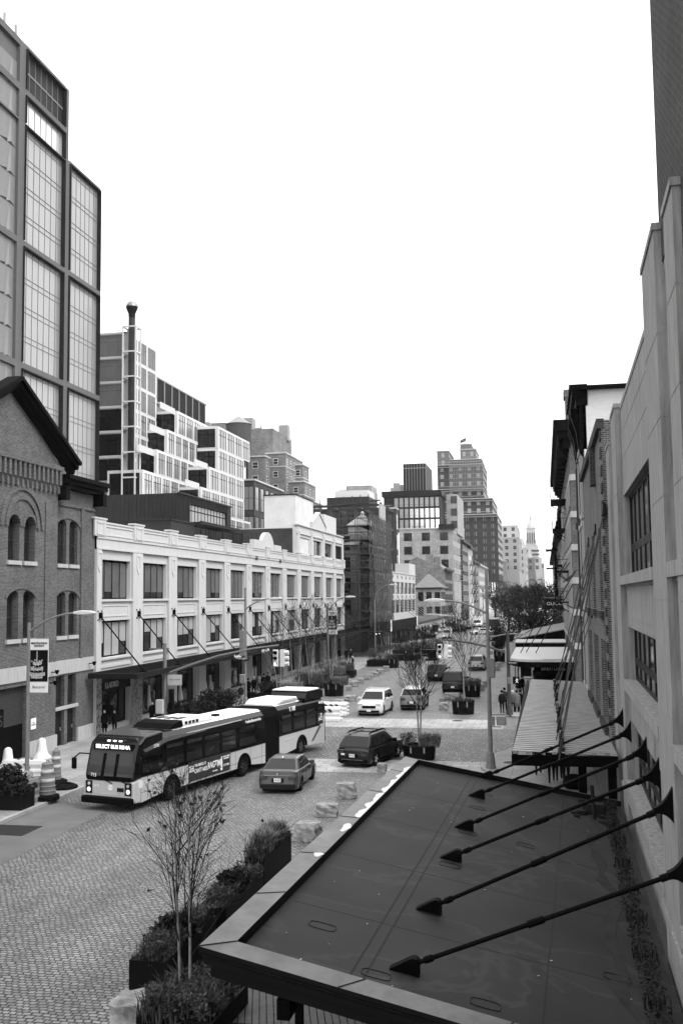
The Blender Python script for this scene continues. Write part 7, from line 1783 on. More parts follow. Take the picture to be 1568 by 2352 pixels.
# ---------------------------------------------------------------- lamps, signals, signs
galv = gm('pole grey paint', .24, .5, var=.2, scale=4, metal=.2)
def mast(m, top, r0=.11, r1=.08): m.tube([(0, 0, 0), (0, 0, top)], [r0, r1], 10)
def base(m): m.lathe([(.26, 0), (.24, .12), (.2, .5), (.16, .75), (.12, .8)], 8)
def lamp_post(name, label, foot, top_z, head, arm_z, r0=.11, curved=False, z0=0.13):
    """foot world; head world point of the lamp head tip"""
    r = thing(name, label, 'street lamp', (foot.x, foot.y, z0)); m = MB(); mast(m, top_z - z0, r0); m.build('pole', galv, r)
    m = MB(); base(m); m.build('base', galv, r)
    h = Vector((head.x - foot.x, head.y - foot.y, head.z - z0)); a = Vector((0, 0, arm_z - z0)); m = MB()
    n = 10; pts = []
    for i in range(n + 1):
        t = i / n
        if curved: pts.append(Vector((h.x * (1 - math.cos(t * PI / 2)), h.y * (1 - math.cos(t * PI / 2)), a.z + (h.z - a.z) * math.sin(t * PI / 2))))
        else: pts.append(Vector((h.x * t, h.y * t, a.z + (h.z - a.z) * (1 - (1 - t) ** 2))))
    m.tube(pts, [.06 - .02 * i / n for i in range(n + 1)], 8); m.build('arm', galv, r)
    d = (pts[-1] - pts[-2]); d.z = 0; d.normalize(); m = MB(); q = pts[-1]
    M = Matrix.Translation(q) @ Matrix.Rotation(math.atan2(d.y, d.x), 4, 'Z'); m.prism([(-.1, .06), (.3, .12), (.7, .1), (.95, .02), (.9, -.05), (.3, -.09), (-.1, -.05)], 'y', -.17, .17); m.v = [tuple(M @ Vector(p)) for p in m.v]; m.build('lamp_head', gm('lamp head grey', .5, .5, var=0), r, bevel=.03)
    return r
def banner(r, x0, x1, z0, z1, y, m_lab='MEATPACKING\nDISTRICT'):
    m = MB(); m.box(x0, x1, y - .01, y + .01, z0, z1); b = m.build('banner', gm('banner pale', .62, .7, var=.03), r); H = z1 - z0; Wd_ = x1 - x0
    m = MB(); m.box(x0 + .02, x1 - .02, y - .018, y - .011, z0 + H * .2, z0 + H * .79); m.build('banner_picture', letter_d, b)
    text(m_lab, Wd_ * .135, letter_d, b, frame_m(((x0 + x1) / 2, y - .02, z1 - H * .11), (1, 0, 0), (0, 0, 1)), ext=.002, bold=.004, sx=.95)
    text('Baccarat', Wd_ * .2, letter_d, b, frame_m(((x0 + x1) / 2 , y - .02, z0 + H * .1), (1, 0, 0), (.25, 0, 1)), ext=.002)
    m = MB(); q = random.Random(4); cx = (x0 + x1) / 2 - .1
    m.box(cx - .012, cx + .012, y - .024, y - .019, z0 + H * .55, z0 + H * .77)
    for (zf, wf, nn) in ((.52, .2, 9), (.42, .32, 13), (.32, .42, 17), (.27, .3, 11)):
        for i in range(nn): t = i / (nn - 1) * 2 - 1; x = cx + t * Wd_ * wf; z = z0 + H * (zf + .02 * abs(t)); m.box(x - .012, x + .012, y - .024, y - .019, z - .04, z + .09)
        m.box(cx - Wd_ * wf, cx + Wd_ * wf, y - .024, y - .019, z0 + H * zf - .015, z0 + H * zf + .01)
    for _ in range(60): x = cx + q.uniform(-.3, .3) * Wd_; z = z0 + H * q.uniform(.24, .6); m.box(x - .01, x + .01, y - .024, y - .019, z, z + q.uniform(.02, .09))
    m.build('chandelier', gm('chandelier white', .6, var=0), b)
    m = MB(); m.tube([(0, 0, z1 + .03), (x1, y, z1 + .03)], .02, 6); m.tube([(0, 0, z0 - .03), (x1, y, z0 - .03)], .02, 6); m.build('banner_arm', galv, r)
    return b
f = G(*ZA(340, 1172), .13); head = Yp(194, 1408, f.y); tz = Yp(64, 1430, f.y).z
l1 = lamp_post('street_lamp', 'grey lamp post at the left edge carrying the nearest chandelier banner', f, tz, Vector((head.x - .4, f.y, head.z)), Yp(66, 1452, f.y).z, .1)
a = Yp(69.6, 1467.5, f.y); b = Yp(110.2, 1591, f.y); banner(l1, a.x - f.x, b.x - f.x, b.z - .13, a.z - .13, -.0)
f = G(*ZF(357, 1195), .13); head = Yp(*ZF(685, 125), f.y); top = Yp(*ZF(340, 205), f.y)
l2 = lamp_post('street_lamp', 'grey lamp post in mid block with a second chandelier banner, before the scaffold', f, top.z, head - Vector((.8, 0, 0)), top.z - .9)
a = Yp(753.8, 1403, f.y); b = Yp(774.5, 1457, f.y); banner(l2, a.x - f.x, b.x - f.x, b.z - .13, a.z - .13, 0)
f = G(564, 1625, .13); top = Yp(561, 1350, f.y); head = Yp(644, 1375, f.y)
l3 = lamp_post('street_lamp', 'tall grey lamp post behind the bus carrying the small street name sign', f, top.z, head - Vector((.8, 0, 0)), Yp(562, 1400, f.y).z)
p = Yp(556, 1514, f.y); m = MB(); m.box(p.x - f.x - .6, p.x - f.x + .6, -.16, -.13, p.z - .13 - .13, p.z); sn = m.build('street_sign', dark, l3); text('Washington', .2, letter_w, sn, frame_m((p.x - f.x, -.17, p.z - .065), (1, 0, 0), (0, 0, 1)), ext=.003)
p = Yp(558, 1481, f.y); m = MB(); m.box(p.x - f.x - .22, p.x - f.x + .18, -.3, .1, p.z - 1, p.z + 1); m.build('signal_back', galv, l3, bevel=.04)
p = Yp(559, 1563, f.y); m = MB(); m.box(p.x - f.x - .25, p.x - f.x + .2, -.3, .0, p.z - .35, p.z + .35); m.build('pedestrian_signal', steel, l3, bevel=.04)
f = G(*ZF(957, 962), .13); top = Yp(859, 1379, f.y); head = Yp(896, 1343, f.y)
lamp_post('street_lamp', 'slim lamp post with a curved swan neck in front of the scaffold', f, top.z, head, top.z, .1, True)
f = G(1127, 1765, .13); top = Yp(1113, 1310, f.y); head = Yp(985, 1380, f.y)
l5 = lamp_post('street_lamp', 'nearest tall grey lamp post on the right corner with a long arm over the street', f, top.z, head + Vector((.7, 0, 0)), Yp(1114, 1410, f.y).z, .12)
p = Yp(1129, 1534, f.y); m = MB(); m.box(p.x - f.x - .13, p.x - f.x + .16, -.2, .2, p.z - .13 - .5, p.z - .13 + .48); m.build('signal_housing', galv, l5, bevel=.03)
m = MB(); 
for k in range(3): m.tube([(p.x - f.x, .2, p.z - .46 + k * .31), (p.x - f.x, .42, p.z - .46 + k * .31)], .11, 10)
m.build('signal_visor', galv, l5)
p = Yp(1150, 1656, f.y); m = MB(); m.box(p.x - f.x - .22, p.x - f.x + .26, -.12, .12, p.z - .13 - .22, p.z - .13 + .24); m.build('pedestrian_signal', steel, l5, bevel=.03)
m = MB(); m.box(p.x - f.x - .55, p.x - f.x - .3, -.1, .1, p.z - .13 - .24, p.z - .13 + .2); m.tube([(0, 0, p.z - .13 + .3), (p.x - f.x + .2, 0, p.z - .13 + .3)], .03, 6); m.tube([(0, 0, p.z - .13 - .3), (p.x - f.x, 0, p.z - .13 - .3)], .025, 6); m.build('signal_bracket', galv, l5)
def signal_head(r, x, y, z, back=False, lit=2, s=1.0):
    m = MB(); m.box(x - .17 * s, x + .17 * s, y - .1, y + .14, z - .55 * s, z + .55 * s); h = m.build('signal_head', gm('signal body pale', .6, .5, var=.05), r, bevel=.02)
    for k in range(3):
        zz = z + (.36 - .36 * k) * s; m = MB(); M = Matrix.Translation((x, y - .1, zz)) @ Matrix.Rotation(PI / 2, 4, 'X'); m.lathe([(.115 * s, 0), (.115 * s, .02)], 14, (0, 0, 0), M); m.build('lens', lampm if k == lit else black, h)
        m = MB(); 
        a = [(x + .125 * s * math.cos(t), zz + .125 * s * math.sin(t)) for t in [-.4 + (PI + .8) * i / 10 for i in range(11)]]
        for p_, q_ in zip(a, a[1:]): m.quad((p_[0], y - .1, p_[1]), (q_[0], y - .1, q_[1]), (q_[0], y - .34, q_[1]), (p_[0], y - .34, p_[1]))
        m.build('visor', black, h)
    return h
def signal_pole(label, foot, top_z, arm_pts, heads, name='traffic_signal', z0=.13, col=None):
    r = thing(name, label, 'traffic signal', (foot.x, foot.y, z0)); m = MB(); mast(m, top_z - z0, .14, .12); m.build('pole', col or galv, r); m = MB(); base(m); m.build('base', col or galv, r)
    O = Vector((foot.x, foot.y, z0)); m = MB(); m.tube([Vector(p) - O for p in arm_pts], [.09, .08, .07, .06, .05][:len(arm_pts)], 8); m.build('mast_arm', col or galv, r)
    for p in heads:
        q = Vector(p) - O; signal_head(r, q.x, q.y - .1, q.z)
        m = MB(); M = Matrix.Translation((q.x + .42, q.y + .05, q.z)); m.box(-.13, .17, -.16, .16, -.55, .55, M)
        for k in range(3): m.tube([M @ Vector((.17, 0, .36 - .36 * k)), M @ Vector((.42, 0, .36 - .36 * k))], [.13, .15], 12)
        m.build('side_signal_head', gm('signal body pale', .4), r)
        m = MB(); m.tube([(q.x + .2, q.y, q.z + .55), (q.x + .2, q.y, q.z + .95)], .03, 6); m.build('hanger', dark, r)
    return r
f = G(378, 1672, .13); Yf = f.y
arm = [Yp(386, 1545, Yf), Yp(430, 1530, Yf), Yp(500, 1507, Yf), Yp(580, 1490, Yf), Yp(641, 1482, Yf)]
sp = signal_pole('traffic signal with a long mast arm from the left pavement over the bus', f, Yp(378, 1478, Yf).z, [Vector((f.x, f.y, arm[0].z - .15))] + arm[1:], [Yp(634, 1512, Yf)])
p = Yp(372, 1622, Yf); m = MB(); m.box(p.x - f.x - .35, p.x - f.x + .2, -.35, -.05, p.z - .13 - .5, p.z - .13 + .45); m.build('signal_cabinet', gm('cabinet grey', .45, .5), sp, bevel=.05)
p = Yp(395, 1605, Yf); m = MB(); m.box(p.x - f.x - .12, p.x - f.x + .12, -.3, .1, p.z - .8, p.z + .5); m.build('side_signal', black, sp)
m = MB(); m.bar((-1.1, 0, Yp(378, 1488, Yf).z - .2), (.3, 0, Yp(378, 1488, Yf).z - .2), .1); m.build('cross_arm', galv, sp)
p = Yp(404, 1562, Yf); m = MB(); m.box(p.x - f.x - .55, p.x - f.x + .45, -.1, -.07, p.z - .13 - .35, p.z - .13 + .35); sb = m.build('sign_board', gm('sign board', .42), sp); text('ALICE + OLIVIA', .11, letter_d, sb, frame_m((p.x - f.x - .05, -.11, p.z - .1), (1, 0, 0), (0, 0, 1)), ext=.002)
f = G(1170, 1642, .13); Yf = f.y
arm = [Yp(1160, 1500, Yf), Yp(1125, 1487, Yf), Yp(1080, 1477, Yf), Yp(1045, 1472, Yf), Yp(1016, 1470, Yf)]
sp = signal_pole('traffic signal on the far right corner with a mast arm and lit walk signal', f, Yp(1161, 1450, Yf).z, arm, [Yp(1010, 1497, Yf)], col=steel_d)
p = Yp(1177, 1523, Yf); m = MB(); m.box(p.x - f.x - .35, p.x - f.x + .33, -.2, -.17, p.z - .13 - .13, p.z - .13 + .14); sn = m.build('street_sign', dark, sp); text('Washington', .125, letter_w, sn, frame_m((p.x - f.x, -.21, p.z - .1), (1, 0, 0), (0, 0, 1)), ext=.003)
p = Yp(1185, 1563, Yf); m = MB(); m.box(p.x - f.x - .24, p.x - f.x + .24, -.2, .1, p.z - .13 - .25, p.z - .13 + .27); ps_ = m.build('walk_signal', black, sp, bevel=.02)
m = MB(); X, Z = p.x - f.x + .05, p.z - .13; pts = [((0, .13), (0, .2)), ((0, .12), (-.0, -.02)), ((0, .08), (-.09, .0)), ((0, .08), (.1, .03)), ((0, -.02), (-.09, -.18)), ((0, -.02), (.09, -.16))]
for a, b in pts: m.bar((X + a[0], -.215, Z + a[1]), (X + b[0], -.215, Z + b[1]), .045, .01)
m.build('walking_figure', lampm, ps_)
p = Yp(1172, 1563, Yf); m = MB(); m.box(p.x - f.x - .22, p.x - f.x + .0, -.15, .15, p.z - .4, p.z + .1); m.build('signal_cabinet', galv, sp, bevel=.03)
m = MB(); z = Yp(1161, 1456, Yf).z - .13; m.tube([(-1.3, 0, z - .25), (.0, 0, z), (1.3, 0, z - .05)], .05, 6); m.build('cross_arm', galv, sp)
# overhead twin wicker lamps down the avenue
for i, (px, pt, pb, sd) in enumerate(((1108, 1345, 1420, 0), (1230, 1330, 1400, 1), (1150, 1350, 1420, 0))):
    Yf = 330; c = Yp(px, pt, Yf); o = thing('ornamental_lamp', ['tall curled lamp standard left among the far trees', 'tall curled lamp standard in front of the bare trees at right', 'tall curled lamp standard beside the stepped tower base'][i], 'street lamp', (c.x, Yf, 0)); m = MB()
    for s in (-1, 1):
        for k in (1.0, .55): m.tube([(0, 0, c.z * .4), (0, 0, c.z - 2.5 * k)] + [(s * 1.8 * k * (1 - math.cos(t)), 0, c.z - 2.5 * k + 2.3 * k * math.sin(t)) for t in [PI * j / 8 for j in range(9)]], .08, 5)
    m.tube([(0, 0, 0), (0, 0, c.z * .5)], .12, 6); m.build('standard', black, o)
# kiosks, board, bin, bollards, barriers
def kiosk(label, px0, px1, pb, pt, v=.02, foot=True):
    a = G(px0, pb); b = G(px1, pb); t = Yp(px0, pt, a.y); r = thing('advert_kiosk', label, 'kiosk', (a.x, a.y, .0)); w = b.x - a.x; m = MB(); m.box(0, w, 0, .3, .2, t.z); m.box(w * .1, w * .9, .05, .25, 0, .2); m.build('frame', black, r)
    m = MB(); m.box(w * .08, w * .92, -.02, 0, .75, t.z - .25); p = m.build('poster', gm('poster grey', .12, .4, var=.8, scale=.6), r); m = MB(); m.box(w * .06, w * .94, -.025, 0, .3, .7); m.build('lower_panel', letter_w, r)
kiosk('tall dark advertising kiosk with a pale foot panel on the left pavement', 938.5, 957.5, 1480, 1446)
kiosk('slim dark kiosk left of the off-roader', 995, 1005, 1460, 1436)
def person_h(px, py): return G(px, py)
r = thing('litter_bin', 'dark round litter bin beside the tall lamp post behind the bus', 'bin', (G(577, 1624).x, G(577, 1624).y, .13)); m = MB(); m.lathe([(.3, .05), (.36, 1.0), (.38, 1.05), (.3, 1.05)], 14); m.build('basket', black, r)
r = thing('litter_bin', 'grey litter bin left of the left traffic signal pole', 'bin', (G(358, 1670).x, G(358, 1670).y, .13)); m = MB(); m.box(-.35, .35, -.3, .3, 0, 1.05); m.lathe([(.38, 1.05), (.2, 1.2), (.02, 1.25)], 12); m.build('body', dark2, r)
def bell(label, px, py, s):
    p = G(px, py); o = MB().lathe([(.52 * s, 0), (.5 * s, .1 * s), (.36 * s, .25 * s), (.27 * s, .45 * s), (.22 * s, .8 * s), (.2 * s, .98 * s), (.13 * s, 1.08 * s), (.02, 1.12 * s)], 20, (0, 0, 0)).build('bell_bollard', gm('bollard cream', .66, .7, var=.12, scale=4), None, True, loc=(p.x, p.y + .4, .13)); tag(o, label, 'bollard', 'bell-shaped bollards by the brick building')
bell('cream bell-shaped bollard in front of the brick corner beside the gate', 87, 1752, 1.02); bell('cream bell-shaped bollard at the left edge of the photo', 8, 1778, 1.02)
def drum(label, px, py, s, sc=1.0, group='traffic drums'):
    p = G(px, py); r = thing('traffic_drum', label, 'traffic drum', (p.x, p.y + .35, .13), 0, group)
    m = MB(); m.lathe([(.52, 0), (.54, .06), (.5, .1), (.54, .13), (.5, .2), (.4, .22), (.38, .25)], 20); m.build('rubber_base', rubber, r)
    m = MB(); z = .22
    prof = []
    for k in range(7): prof += [(.38 - .018 * k, z + k * .19), (.36 - .018 * k, z + k * .19 + .03), (.355 - .018 * k, z + k * .19 + .15), (.375 - .018 * k, z + k * .19 + .17)]
    prof += [(.2, z + 1.36), (.02, z + 1.37)]
    m.lathe([(a * sc, b) for a, b in prof], 20); m.build('drum', gm('drum grey', .22, .6, var=.2), r)
    m = MB()
    for k in (3, 5): m.lathe([((.358 - .018 * k) * sc + .004, z + k * .19 + .03), ((.354 - .018 * k) * sc + .004, z + k * .19 + .15)], 20)
    m.build('reflective_band', gm('reflective grey', .55, .4), r)
    m = MB(); m.tube([(-.06, 0, 1.58), (-.06, 0, 1.66), (.06, 0, 1.66), (.06, 0, 1.58)], .015, 5); m.build('handle', dark2, r)
    return r
drum('stout ribbed traffic drum on the kerb at the left front of the bus', 99, 1848, 1); drum('slimmer traffic drum standing behind the stout one', 120, 1812, 1, .7)
p = G(139, 1820); o = MB().lathe([(.62, 0), (.66, .06), (.6, .12), (.42, .2), (.34, .2), (.3, .12)], 24).build('rubber_ring', rubber, None, loc=(p.x, p.y + .3, .13)); tag(o, 'loose black rubber drum base lying on the pavement beside the traffic drums', 'drum base')
def barrier(label, px, py, rz, v, L=1.9, z0=.13, group='plastic water barriers'):
    p = G(px, py); r = thing('plastic_barrier', label, 'barrier', (p.x, p.y, z0), rz, group)
    m = MB(); m.prism([(-.3, 0), (.3, 0), (.3, .2), (.22, .3), (.26, .5), (.2, .6), (.24, .8), (.18, 1.0), (-.18, 1.0), (-.24, .8), (-.2, .6), (-.26, .5), (-.22, .3), (-.3, .2)], 'x', -L / 2, L / 2)
    for s in (-1, 1):
        for k in range(4): m.box(s * L / 2 - (.0 if s > 0 else .12), s * L / 2 + (.12 if s > 0 else 0), -.16, .16, .1 + k * .24, .22 + k * .24)
    m.build('shell', gm('barrier plastic %.2f' % v, v, .55, var=.1), r, bevel=.03)
    m = MB(); m.box(-.35, -.2, -.1, .1, .995, 1.01); m.box(.3, .42, -.08, .08, .995, 1.01); m.build('filler_hole', dark, r)
    m = MB()
    for i in range(3): m.prism([(-.6 + i * .4, .62), (-.4 + i * .4, .62), (-.55 + i * .4, .85), (-.75 + i * .4, .85)], 'y', -.262, -.235)
    m.build('stripe', dark2, r)
    return r
barrier('white plastic barrier lying along the pavement behind the left lamp post', 55, 1800, .1, .6); barrier('grey plastic barrier end-on beside the kerb shrubs', 62, 1852, PI / 2 - .15, .24, 1.6); barrier('grey plastic barrier beside it at the left kerb, behind the shrubs', 40, 1838, PI / 2 - .15, .27, 1.6)
barrier('white striped plastic barrier just behind the bus, left one', 752, 1656, .05, .65, 1.9, 0); barrier('white striped plastic barrier just behind the bus, right one', 768, 1644, .05, .65, 1.9, 0)
# planter at left kerb
r = thing('planter_box', 'black planter box with evergreen shrubs at the left kerb edge of the photo', 'planter', (G(8, 1868).x, G(8, 1868).y + .4, .13)); m = MB(); m.box(-1.3, .85, -.5, .6, 0, .75); m.build('box', pl_m, r)
lp_ = r.location
plant('bristly evergreen shrub at the far left edge of the kerb planter', 'shrub', lp_.x - .2, lp_.y + .2, .8, 'juniper', .8, .7, 1.0, 401, 900); plant('low spreading evergreen shrub at the right end of the kerb planter', 'shrub', lp_.x + .4, lp_.y - .2, .7, 'juniper', .7, .6, .35, 402, 700)
# benches and small things in the left plaza
r = thing('bench_block', 'low dark terraced bench blocks in the left plaza by the grasses', 'bench', (G(960, 1518).x, G(960, 1518).y, .0)); m = MB(); m.box(-5, 2.5, 0, 2.6, 0, .25); m.box(-4.6, -1.6, .3, 1.5, .25, .8); m.box(-1.4, 1.2, .3, 1.5, .25, .8); m.box(.2, 2.2, 1.6, 2.6, .25, 1.4); m.build('blocks', black, r); m = MB(); m.box(-4.6, -1.6, .3, 1.5, .8, .84); m.box(-1.4, 1.2, .3, 1.5, .8, .84); m.box(.2, 2.2, 1.6, 2.6, 1.4, 1.44); m.build('seat_top', steel_d, r)
for i, (px, py) in enumerate(((872, 1520), (877, 1518))):
    p = G(px, py); o = MB().lathe([(.12, 0), (.12, .8), (.08, .86)], 12).build('bollard', steel, None, loc=(p.x, p.y, .13)); tag(o, 'short steel bollard at the foot of the swan-neck lamp, ' + ['left one', 'right one'][i], 'bollard')
p = G(1210, 1565); r = thing('notice_board', 'dark slanted notice board on the right pavement near the sign with the street name', 'board', (G(1208, 1562).x, G(1208, 1562).y, .13)); m = MB(); m.box(-.55, .55, 0, .3, .1, 1.9); m.build('panel', black, r); m = MB(); m.box(-.55, .55, -.01, .0, .1, .2); m.build('foot', letter_w, r)
m = MB(); r = thing('glass_kiosk', 'thin-framed glass bus shelter panel behind the right signal pole', 'shelter', (G(1183, 1585).x, G(1183, 1585).y, .13)); 
for x in (0, .75): m.box(x, x + .06, 0, .06, 0, 2.6)
m.box(0, .8, 0, .06, 2.6, 2.66); m.build('frame', black, r)
r = thing('food_cart', 'dark food cart with a flat canopy behind the off-roader', 'food cart', (G(1030, 1444).x, G(1030, 1444).y, 0)); m = MB(); m.box(-1.8, 1.8, 0, 1.6, .5, 1.4); m.build('body', dark2, r); m = MB(); m.box(-2.4, 2.4, -.4, 2, 3.2, 3.35); m.build('canopy', steel, r); m = MB()
for x in (-1.7, 1.7): m.box(x - .04, x + .04, 0, .08, 1.4, 3.2); m.box(x - .04, x + .04, 1.5, 1.58, 1.4, 3.2)
m.build('posts', black, r)
for s in (-1.3, 1.3): wheel(r, s, 0, .35, .1, .3)
r = thing('white_awning', 'pale awning strip over the far left plaza crowd', 'awning', (-25, 236, 0)); m = MB(); m.prism([(-3, 4.2), (4, 3.6), (4, 3.9), (-3, 4.5)], 'y', 0, 14); m.build('sheet', steel, r); m = MB()
for y in (0, 7, 13.8): m.box(3.6, 3.8, y, y + .15, 0, 3.6)
m.build('posts', black, r)

# ---------------------------------------------------------------- people
coat_m = {}
def pm(v): 
    return gm('cloth %.3f' % v, v, .9, var=.25, scale=6)
_body = {}
def body_mesh(pose):
    """one continuous skinned figure, 1.75 m tall, facing -y"""
    if pose in _body: return _body[pose]
    W_ = {'stand': (0.0, 0.0, .03), 'walk': (.26, -.26, .18), 'phone': (.03, 0, .0), 'sit': (0, 0, 0)}[pose]
    V = [(0, 0, .95), (0, 0, 1.1), (0, 0, 1.28), (0, 0, 1.42), (0, -.01, 1.5), (0, -.02, 1.58), (0, -.03, 1.67), (0, -.02, 1.73)]
    Rr = [(.15, .11), (.14, .1), (.17, .11), (.13, .09), (.055, .055), (.075, .085), (.085, .1), (.05, .06)]
    E = [(i, i + 1) for i in range(7)]
    def add(par, pts):
        k = par
        for p, r in pts: V.append(p); Rr.append((r, r)); E.append((k, len(V) - 1)); k = len(V) - 1
    a, b, sw = W_
    if pose == 'sit':
        for s in (-1, 1): add(0, [((s * .1, -.05, .92), .1), ((s * .11, -.45, .95), .075), ((s * .11, -.5, .5), .05), ((s * .11, -.62, .46), .035)])
    else:
        for s, d in ((-1, a), (1, b)): add(0, [((s * .1, 0, .86), .105), ((s * .1, -d * .55, .5), .07), ((s * .1, -d + (.14 if d < 0 else 0), .1), .045), ((s * .11, -d - .12 + (.14 if d < 0 else 0), .05), .042)])
    for s, d in ((-1, -sw), (1, sw)):
        if pose == 'phone' and True: add(3, [((s * .19, 0, 1.4), .06), ((s * .24, -.02, 1.15), .048), ((s * .12, -.26, 1.26), .036), ((s * .07, -.32, 1.32), .03)])
        else: add(3, [((s * .19, 0, 1.4), .06), ((s * .24, -d * .4, 1.14), .048), ((s * .24, -d - .04, .9), .036), ((s * .235, -d - .07, .81), .028)])
    me = bpy.data.meshes.new('person'); me.from_pydata(V, E, [])
    bm = bmesh.new(); bm.from_mesh(me); lay = bm.verts.layers.skin.verify()
    for i, v in enumerate(bm.verts): v[lay].radius = Rr[i]; v[lay].use_root = (i == 0)
    bm.to_mesh(me); bm.free()
    o = bpy.data.objects.new('t', me); COL.objects.link(o); s_ = o.modifiers.new('s', 'SKIN'); s_.use_smooth_shade = True; u = o.modifiers.new('u', 'SUBSURF'); u.levels = 1; u.render_levels = 1
    dg = bpy.context.evaluated_depsgraph_get(); dg.update(); out = bpy.data.meshes.new_from_object(o.evaluated_get(dg)); bpy.data.objects.remove(o)
    out.name = 'person'; out.materials.clear()
    for m in (pm(.02), pm(.03), skin, black): out.materials.append(m)
    for p in out.polygons:
        c = p.center; p.use_smooth = True
        hand = abs(c.x) > .2 and c.z < .88 and pose != 'phone' or (pose == 'phone' and c.y < -.27 and c.z > 1.1)
        p.material_index = 2 if (c.z > 1.5 or hand) else 0 if c.z > .93 or abs(c.x) > .19 else 3 if c.z < .09 else 1
    _body[pose] = out; return out
_hair = None; _coats = {}
def person(label, px, py, face, coat=.02, leg=.02, pose='walk', h=1.74, long_coat=False, hat=None, world=None, group=None, bag=False):
    global _hair
    p = Vector(world) if world else G(px, py, .13 if px < 960 and not 930 < px < 945 else 0)
    o = bpy.data.objects.new('person', body_mesh(pose)); COL.objects.link(o); o.location = p; o.rotation_euler = (0, 0, face + PI / 2); s = h / 1.78; o.scale = (s, s, s)
    for i, m in enumerate((pm(coat), pm(leg))): o.material_slots[i].link = 'OBJECT'; o.material_slots[i].material = m
    tag(o, label, 'person', group)
    if _hair is None: 
        m = MB(); m.lathe([(.088, 1.62), (.1, 1.68), (.095, 1.74), (.07, 1.785), (.02, 1.8)], 12, (0, .012, 0)); _hair = m.mesh('hair', hairm, True)
    hh = bpy.data.objects.new('hat' if hat else 'hair', _hair); COL.objects.link(hh); hh.parent = o
    if hat: hh.material_slots[0].link = 'OBJECT'; hh.material_slots[0].material = pm(hat)
    key = (long_coat, coat)
    if key not in _coats:
        m = MB(); z0 = .55 if long_coat else .84; m.lathe([(.2 if long_coat else .18, z0), (.175, 1.0), (.165, 1.15), (.185, 1.32), (.15, 1.45), (.07, 1.53)], 14, (0, 0, 0), Matrix.Diagonal((1.12, .82, 1, 1))); _coats[key] = m.mesh('coat', pm(coat), True)
    c = bpy.data.objects.new('coat', _coats[key]); COL.objects.link(c); c.parent = o
    if bag: m = MB(); m.box(-.14, .14, .1, .26, 1.0, 1.42); m.build('backpack', pm(.03), o, bevel=.04)
    return o
AW, TO = PI / 2, -PI / 2   # away from the camera / towards it
person('hooded person in a dark coat by the illustrated shop pillar', 240, 1692, TO, .015, .015, 'stand', 1.72, True, hat=.02)
person('smaller dark-clad person right of the hooded one at the shop door', 263, 1688, TO, .03, .02, 'stand', 1.6)
person('person in black walking past the shop window left of the signal pole', 350, 1672, TO, .015, .015, 'walk', 1.8)
person('person partly hidden behind the left signal pole', 392, 1660, AW, .06, .03, 'walk', 1.68)
person('man with a backpack walking beside the big evergreen shrub', 462, 1645, AW, .03, .05, 'walk', 1.8, bag=True)
person('small child in pale clothes beside the man with a backpack', 441, 1645, AW, .35, .3, 'walk', 1.1)
person('person in a light jacket just behind the man with a backpack', 470, 1640, AW, .4, .2, 'walk', 1.68)
person('seated figure on a bicycle by the tall lamp post behind the bus', 553, 1618, AW, .05, .3, 'stand', 1.6)
person('woman in long black coat, leftmost of the walking group', 570, 1604, AW, .012, .015, 'walk', 1.72, True)
person('bald man in black, second of the walking group', 583, 1602, AW, .015, .02, 'walk', 1.78, hat=.35)
person('person in a grey puffer jacket in the middle of the walking group', 595, 1592, AW, .2, .03, 'walk', 1.72)
person('person in black, fourth of the walking group', 606, 1594, AW, .015, .03, 'walk', 1.8)
person('dark figure at the right end of the walking group', 615, 1588, AW, .02, .02, 'walk', 1.75)
person('man holding up a phone at the kerb near the dark bushes', 810, 1543, 0, .02, .04, 'phone', 1.78, hat=.4)
person('man in black just behind the one with the phone', 795, 1520, TO, .015, .015, 'stand', 1.8)
person('dark figure further left under the canopy edge', 779, 1518, TO, .02, .02, 'walk', 1.75)
person('person walking out from the shed shadow', 806, 1520, TO, .03, .02, 'walk', 1.72)
person('man standing alone in the roadway by the low benches', 932, 1527, TO, .025, .02, 'stand', 1.8)
person('person in pale trousers right of the advertising kiosk', 962.5, 1469, AW, .03, .4, 'stand', 1.74)
person('person in dark clothes beside the one in pale trousers', 968, 1468, AW, .02, .02, 'stand', 1.78)
q = random.Random(8)
for i in range(16):
    px = 957 + i * 2.7; py = 1474 - i * 1.1 + q.uniform(-3, 3); p = G(px, py)
    person('one of the many small distant figures crowding the far left pavement', px, py, q.choice((AW, TO)), q.choice((.015, .03, .08, .3, .5)), q.choice((.02, .05, .2)), q.choice(('walk', 'stand')), q.uniform(1.6, 1.85), world=(p.x, p.y, .1), group='distant crowd on the left pavement')
for i in range(34):
    px = 958 + i * 3.4 + q.uniform(-1, 1); py = 1462 - i * .95 + q.uniform(-5, 3); p = G(px, py)
    if py < 1412: continue
    o = person('one of the many small distant figures crowding the far left pavement', px, py, q.choice((AW, TO)), q.choice((.015, .03, .08, .3, .5)), q.choice((.02, .05, .2)), q.choice(('walk', 'stand')), q.uniform(1.6, 1.85), world=(p.x, p.y, .1), group='distant crowd on the left pavement')
person('woman in a black hat at the right corner, left of the signal pole', 1153, 1640, AW, .04, .02, 'stand', 1.72, hat=.015)
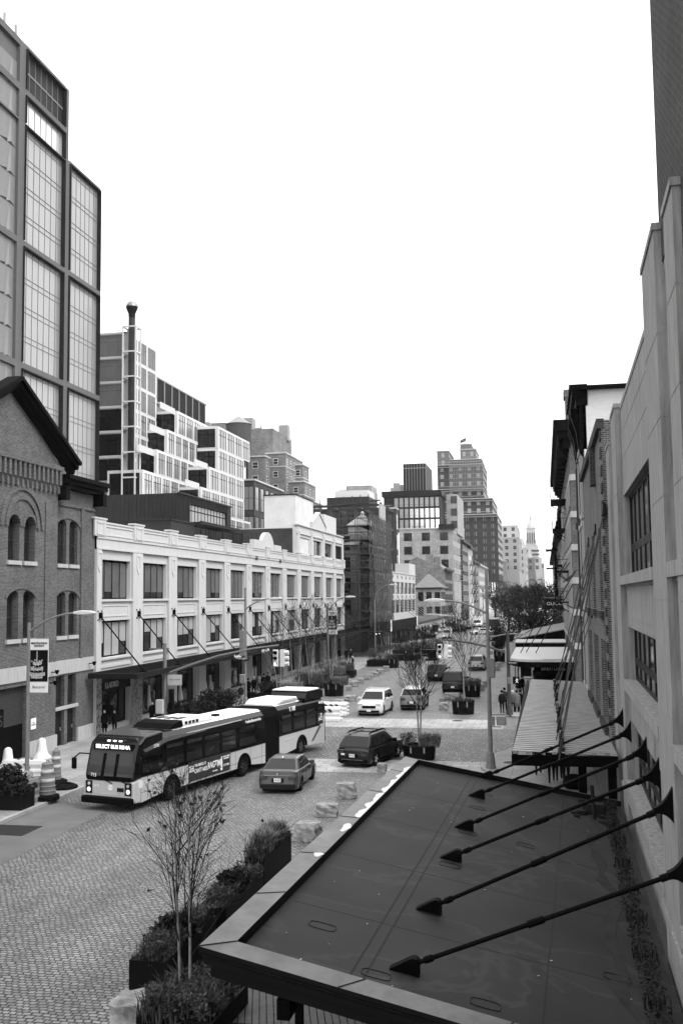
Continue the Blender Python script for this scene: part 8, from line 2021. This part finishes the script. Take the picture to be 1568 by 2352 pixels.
person('second dark-hatted person at the right corner, close to the pole', 1159, 1634, AW, .1, .015, 'stand', 1.76, hat=.015)
person('woman in a pale hat and patterned shawl right of the signal pole', 1178, 1640, AW, .16, .02, 'stand', 1.7, hat=.6)
person('woman in a patchwork cape right of the one with the pale hat', 1187, 1640, AW, .22, .03, 'stand', 1.72, True, hat=.02)
person('person in black next to the patchwork cape', 1195, 1638, AW, .02, .02, 'stand', 1.68)
person('tall figure in black walking away on the right pavement', 1199, 1601, AW, .015, .1, 'walk', 1.8)
person('companion in a black jacket walking away on the right pavement', 1191, 1603, AW, .02, .3, 'walk', 1.74)
person('distant walker by the notice board on the right pavement', 1214, 1535, AW, .02, .02, 'walk', 1.8)
person('dark figure seated under the rounded canopy, left', 1229, 1570, AW, .02, .02, 'stand', 1.6); person('figure in a pale jumper under the rounded canopy', 1243, 1568, TO, .4, .05, 'stand', 1.6, hat=.5)
for i, (x, y, l, c) in enumerate(((.1, 47.5, 'dark-trousered walker seen below the ribbed canopy, leftmost', .02), (.45, 48.2, 'walker seen below the ribbed canopy, second from left', .05), (.75, 47.2, 'walker in black seen below the ribbed canopy, third', .02), (-.5, 49.5, 'walker in sneakers seen farthest left below the ribbed canopy', .03))): person(l, 0, 0, AW, c, c, 'walk', 1.76, world=(x, y, .13))
o = MB().lathe([(.05, 0), (.4, .05), (.48, .25), (.42, .5), (.2, .62), (.02, .64)], 14).build('round_bag', black, None, True, loc=(1.05, 46.2, .13)); tag(o, 'big round black bag on the pavement beneath the near end of the ribbed canopy', 'bag')
hz = MB(); hz.box(-1500, 1500, -120, 2200, -1.5, 200)
hm = bpy.data.materials.new('haze'); hm.use_nodes = True; n = hm.node_tree; n.nodes.remove(n.nodes['Principled BSDF'])
pv = n.nodes.new('ShaderNodeVolumePrincipled'); pv.inputs['Color'].default_value = (.95, .95, .95, 1); pv.inputs['Density'].default_value = .00009
n.links.new(pv.outputs[0], n.nodes['Material Output'].inputs['Volume'])
tag(hz.build('haze', hm), kind='stuff')
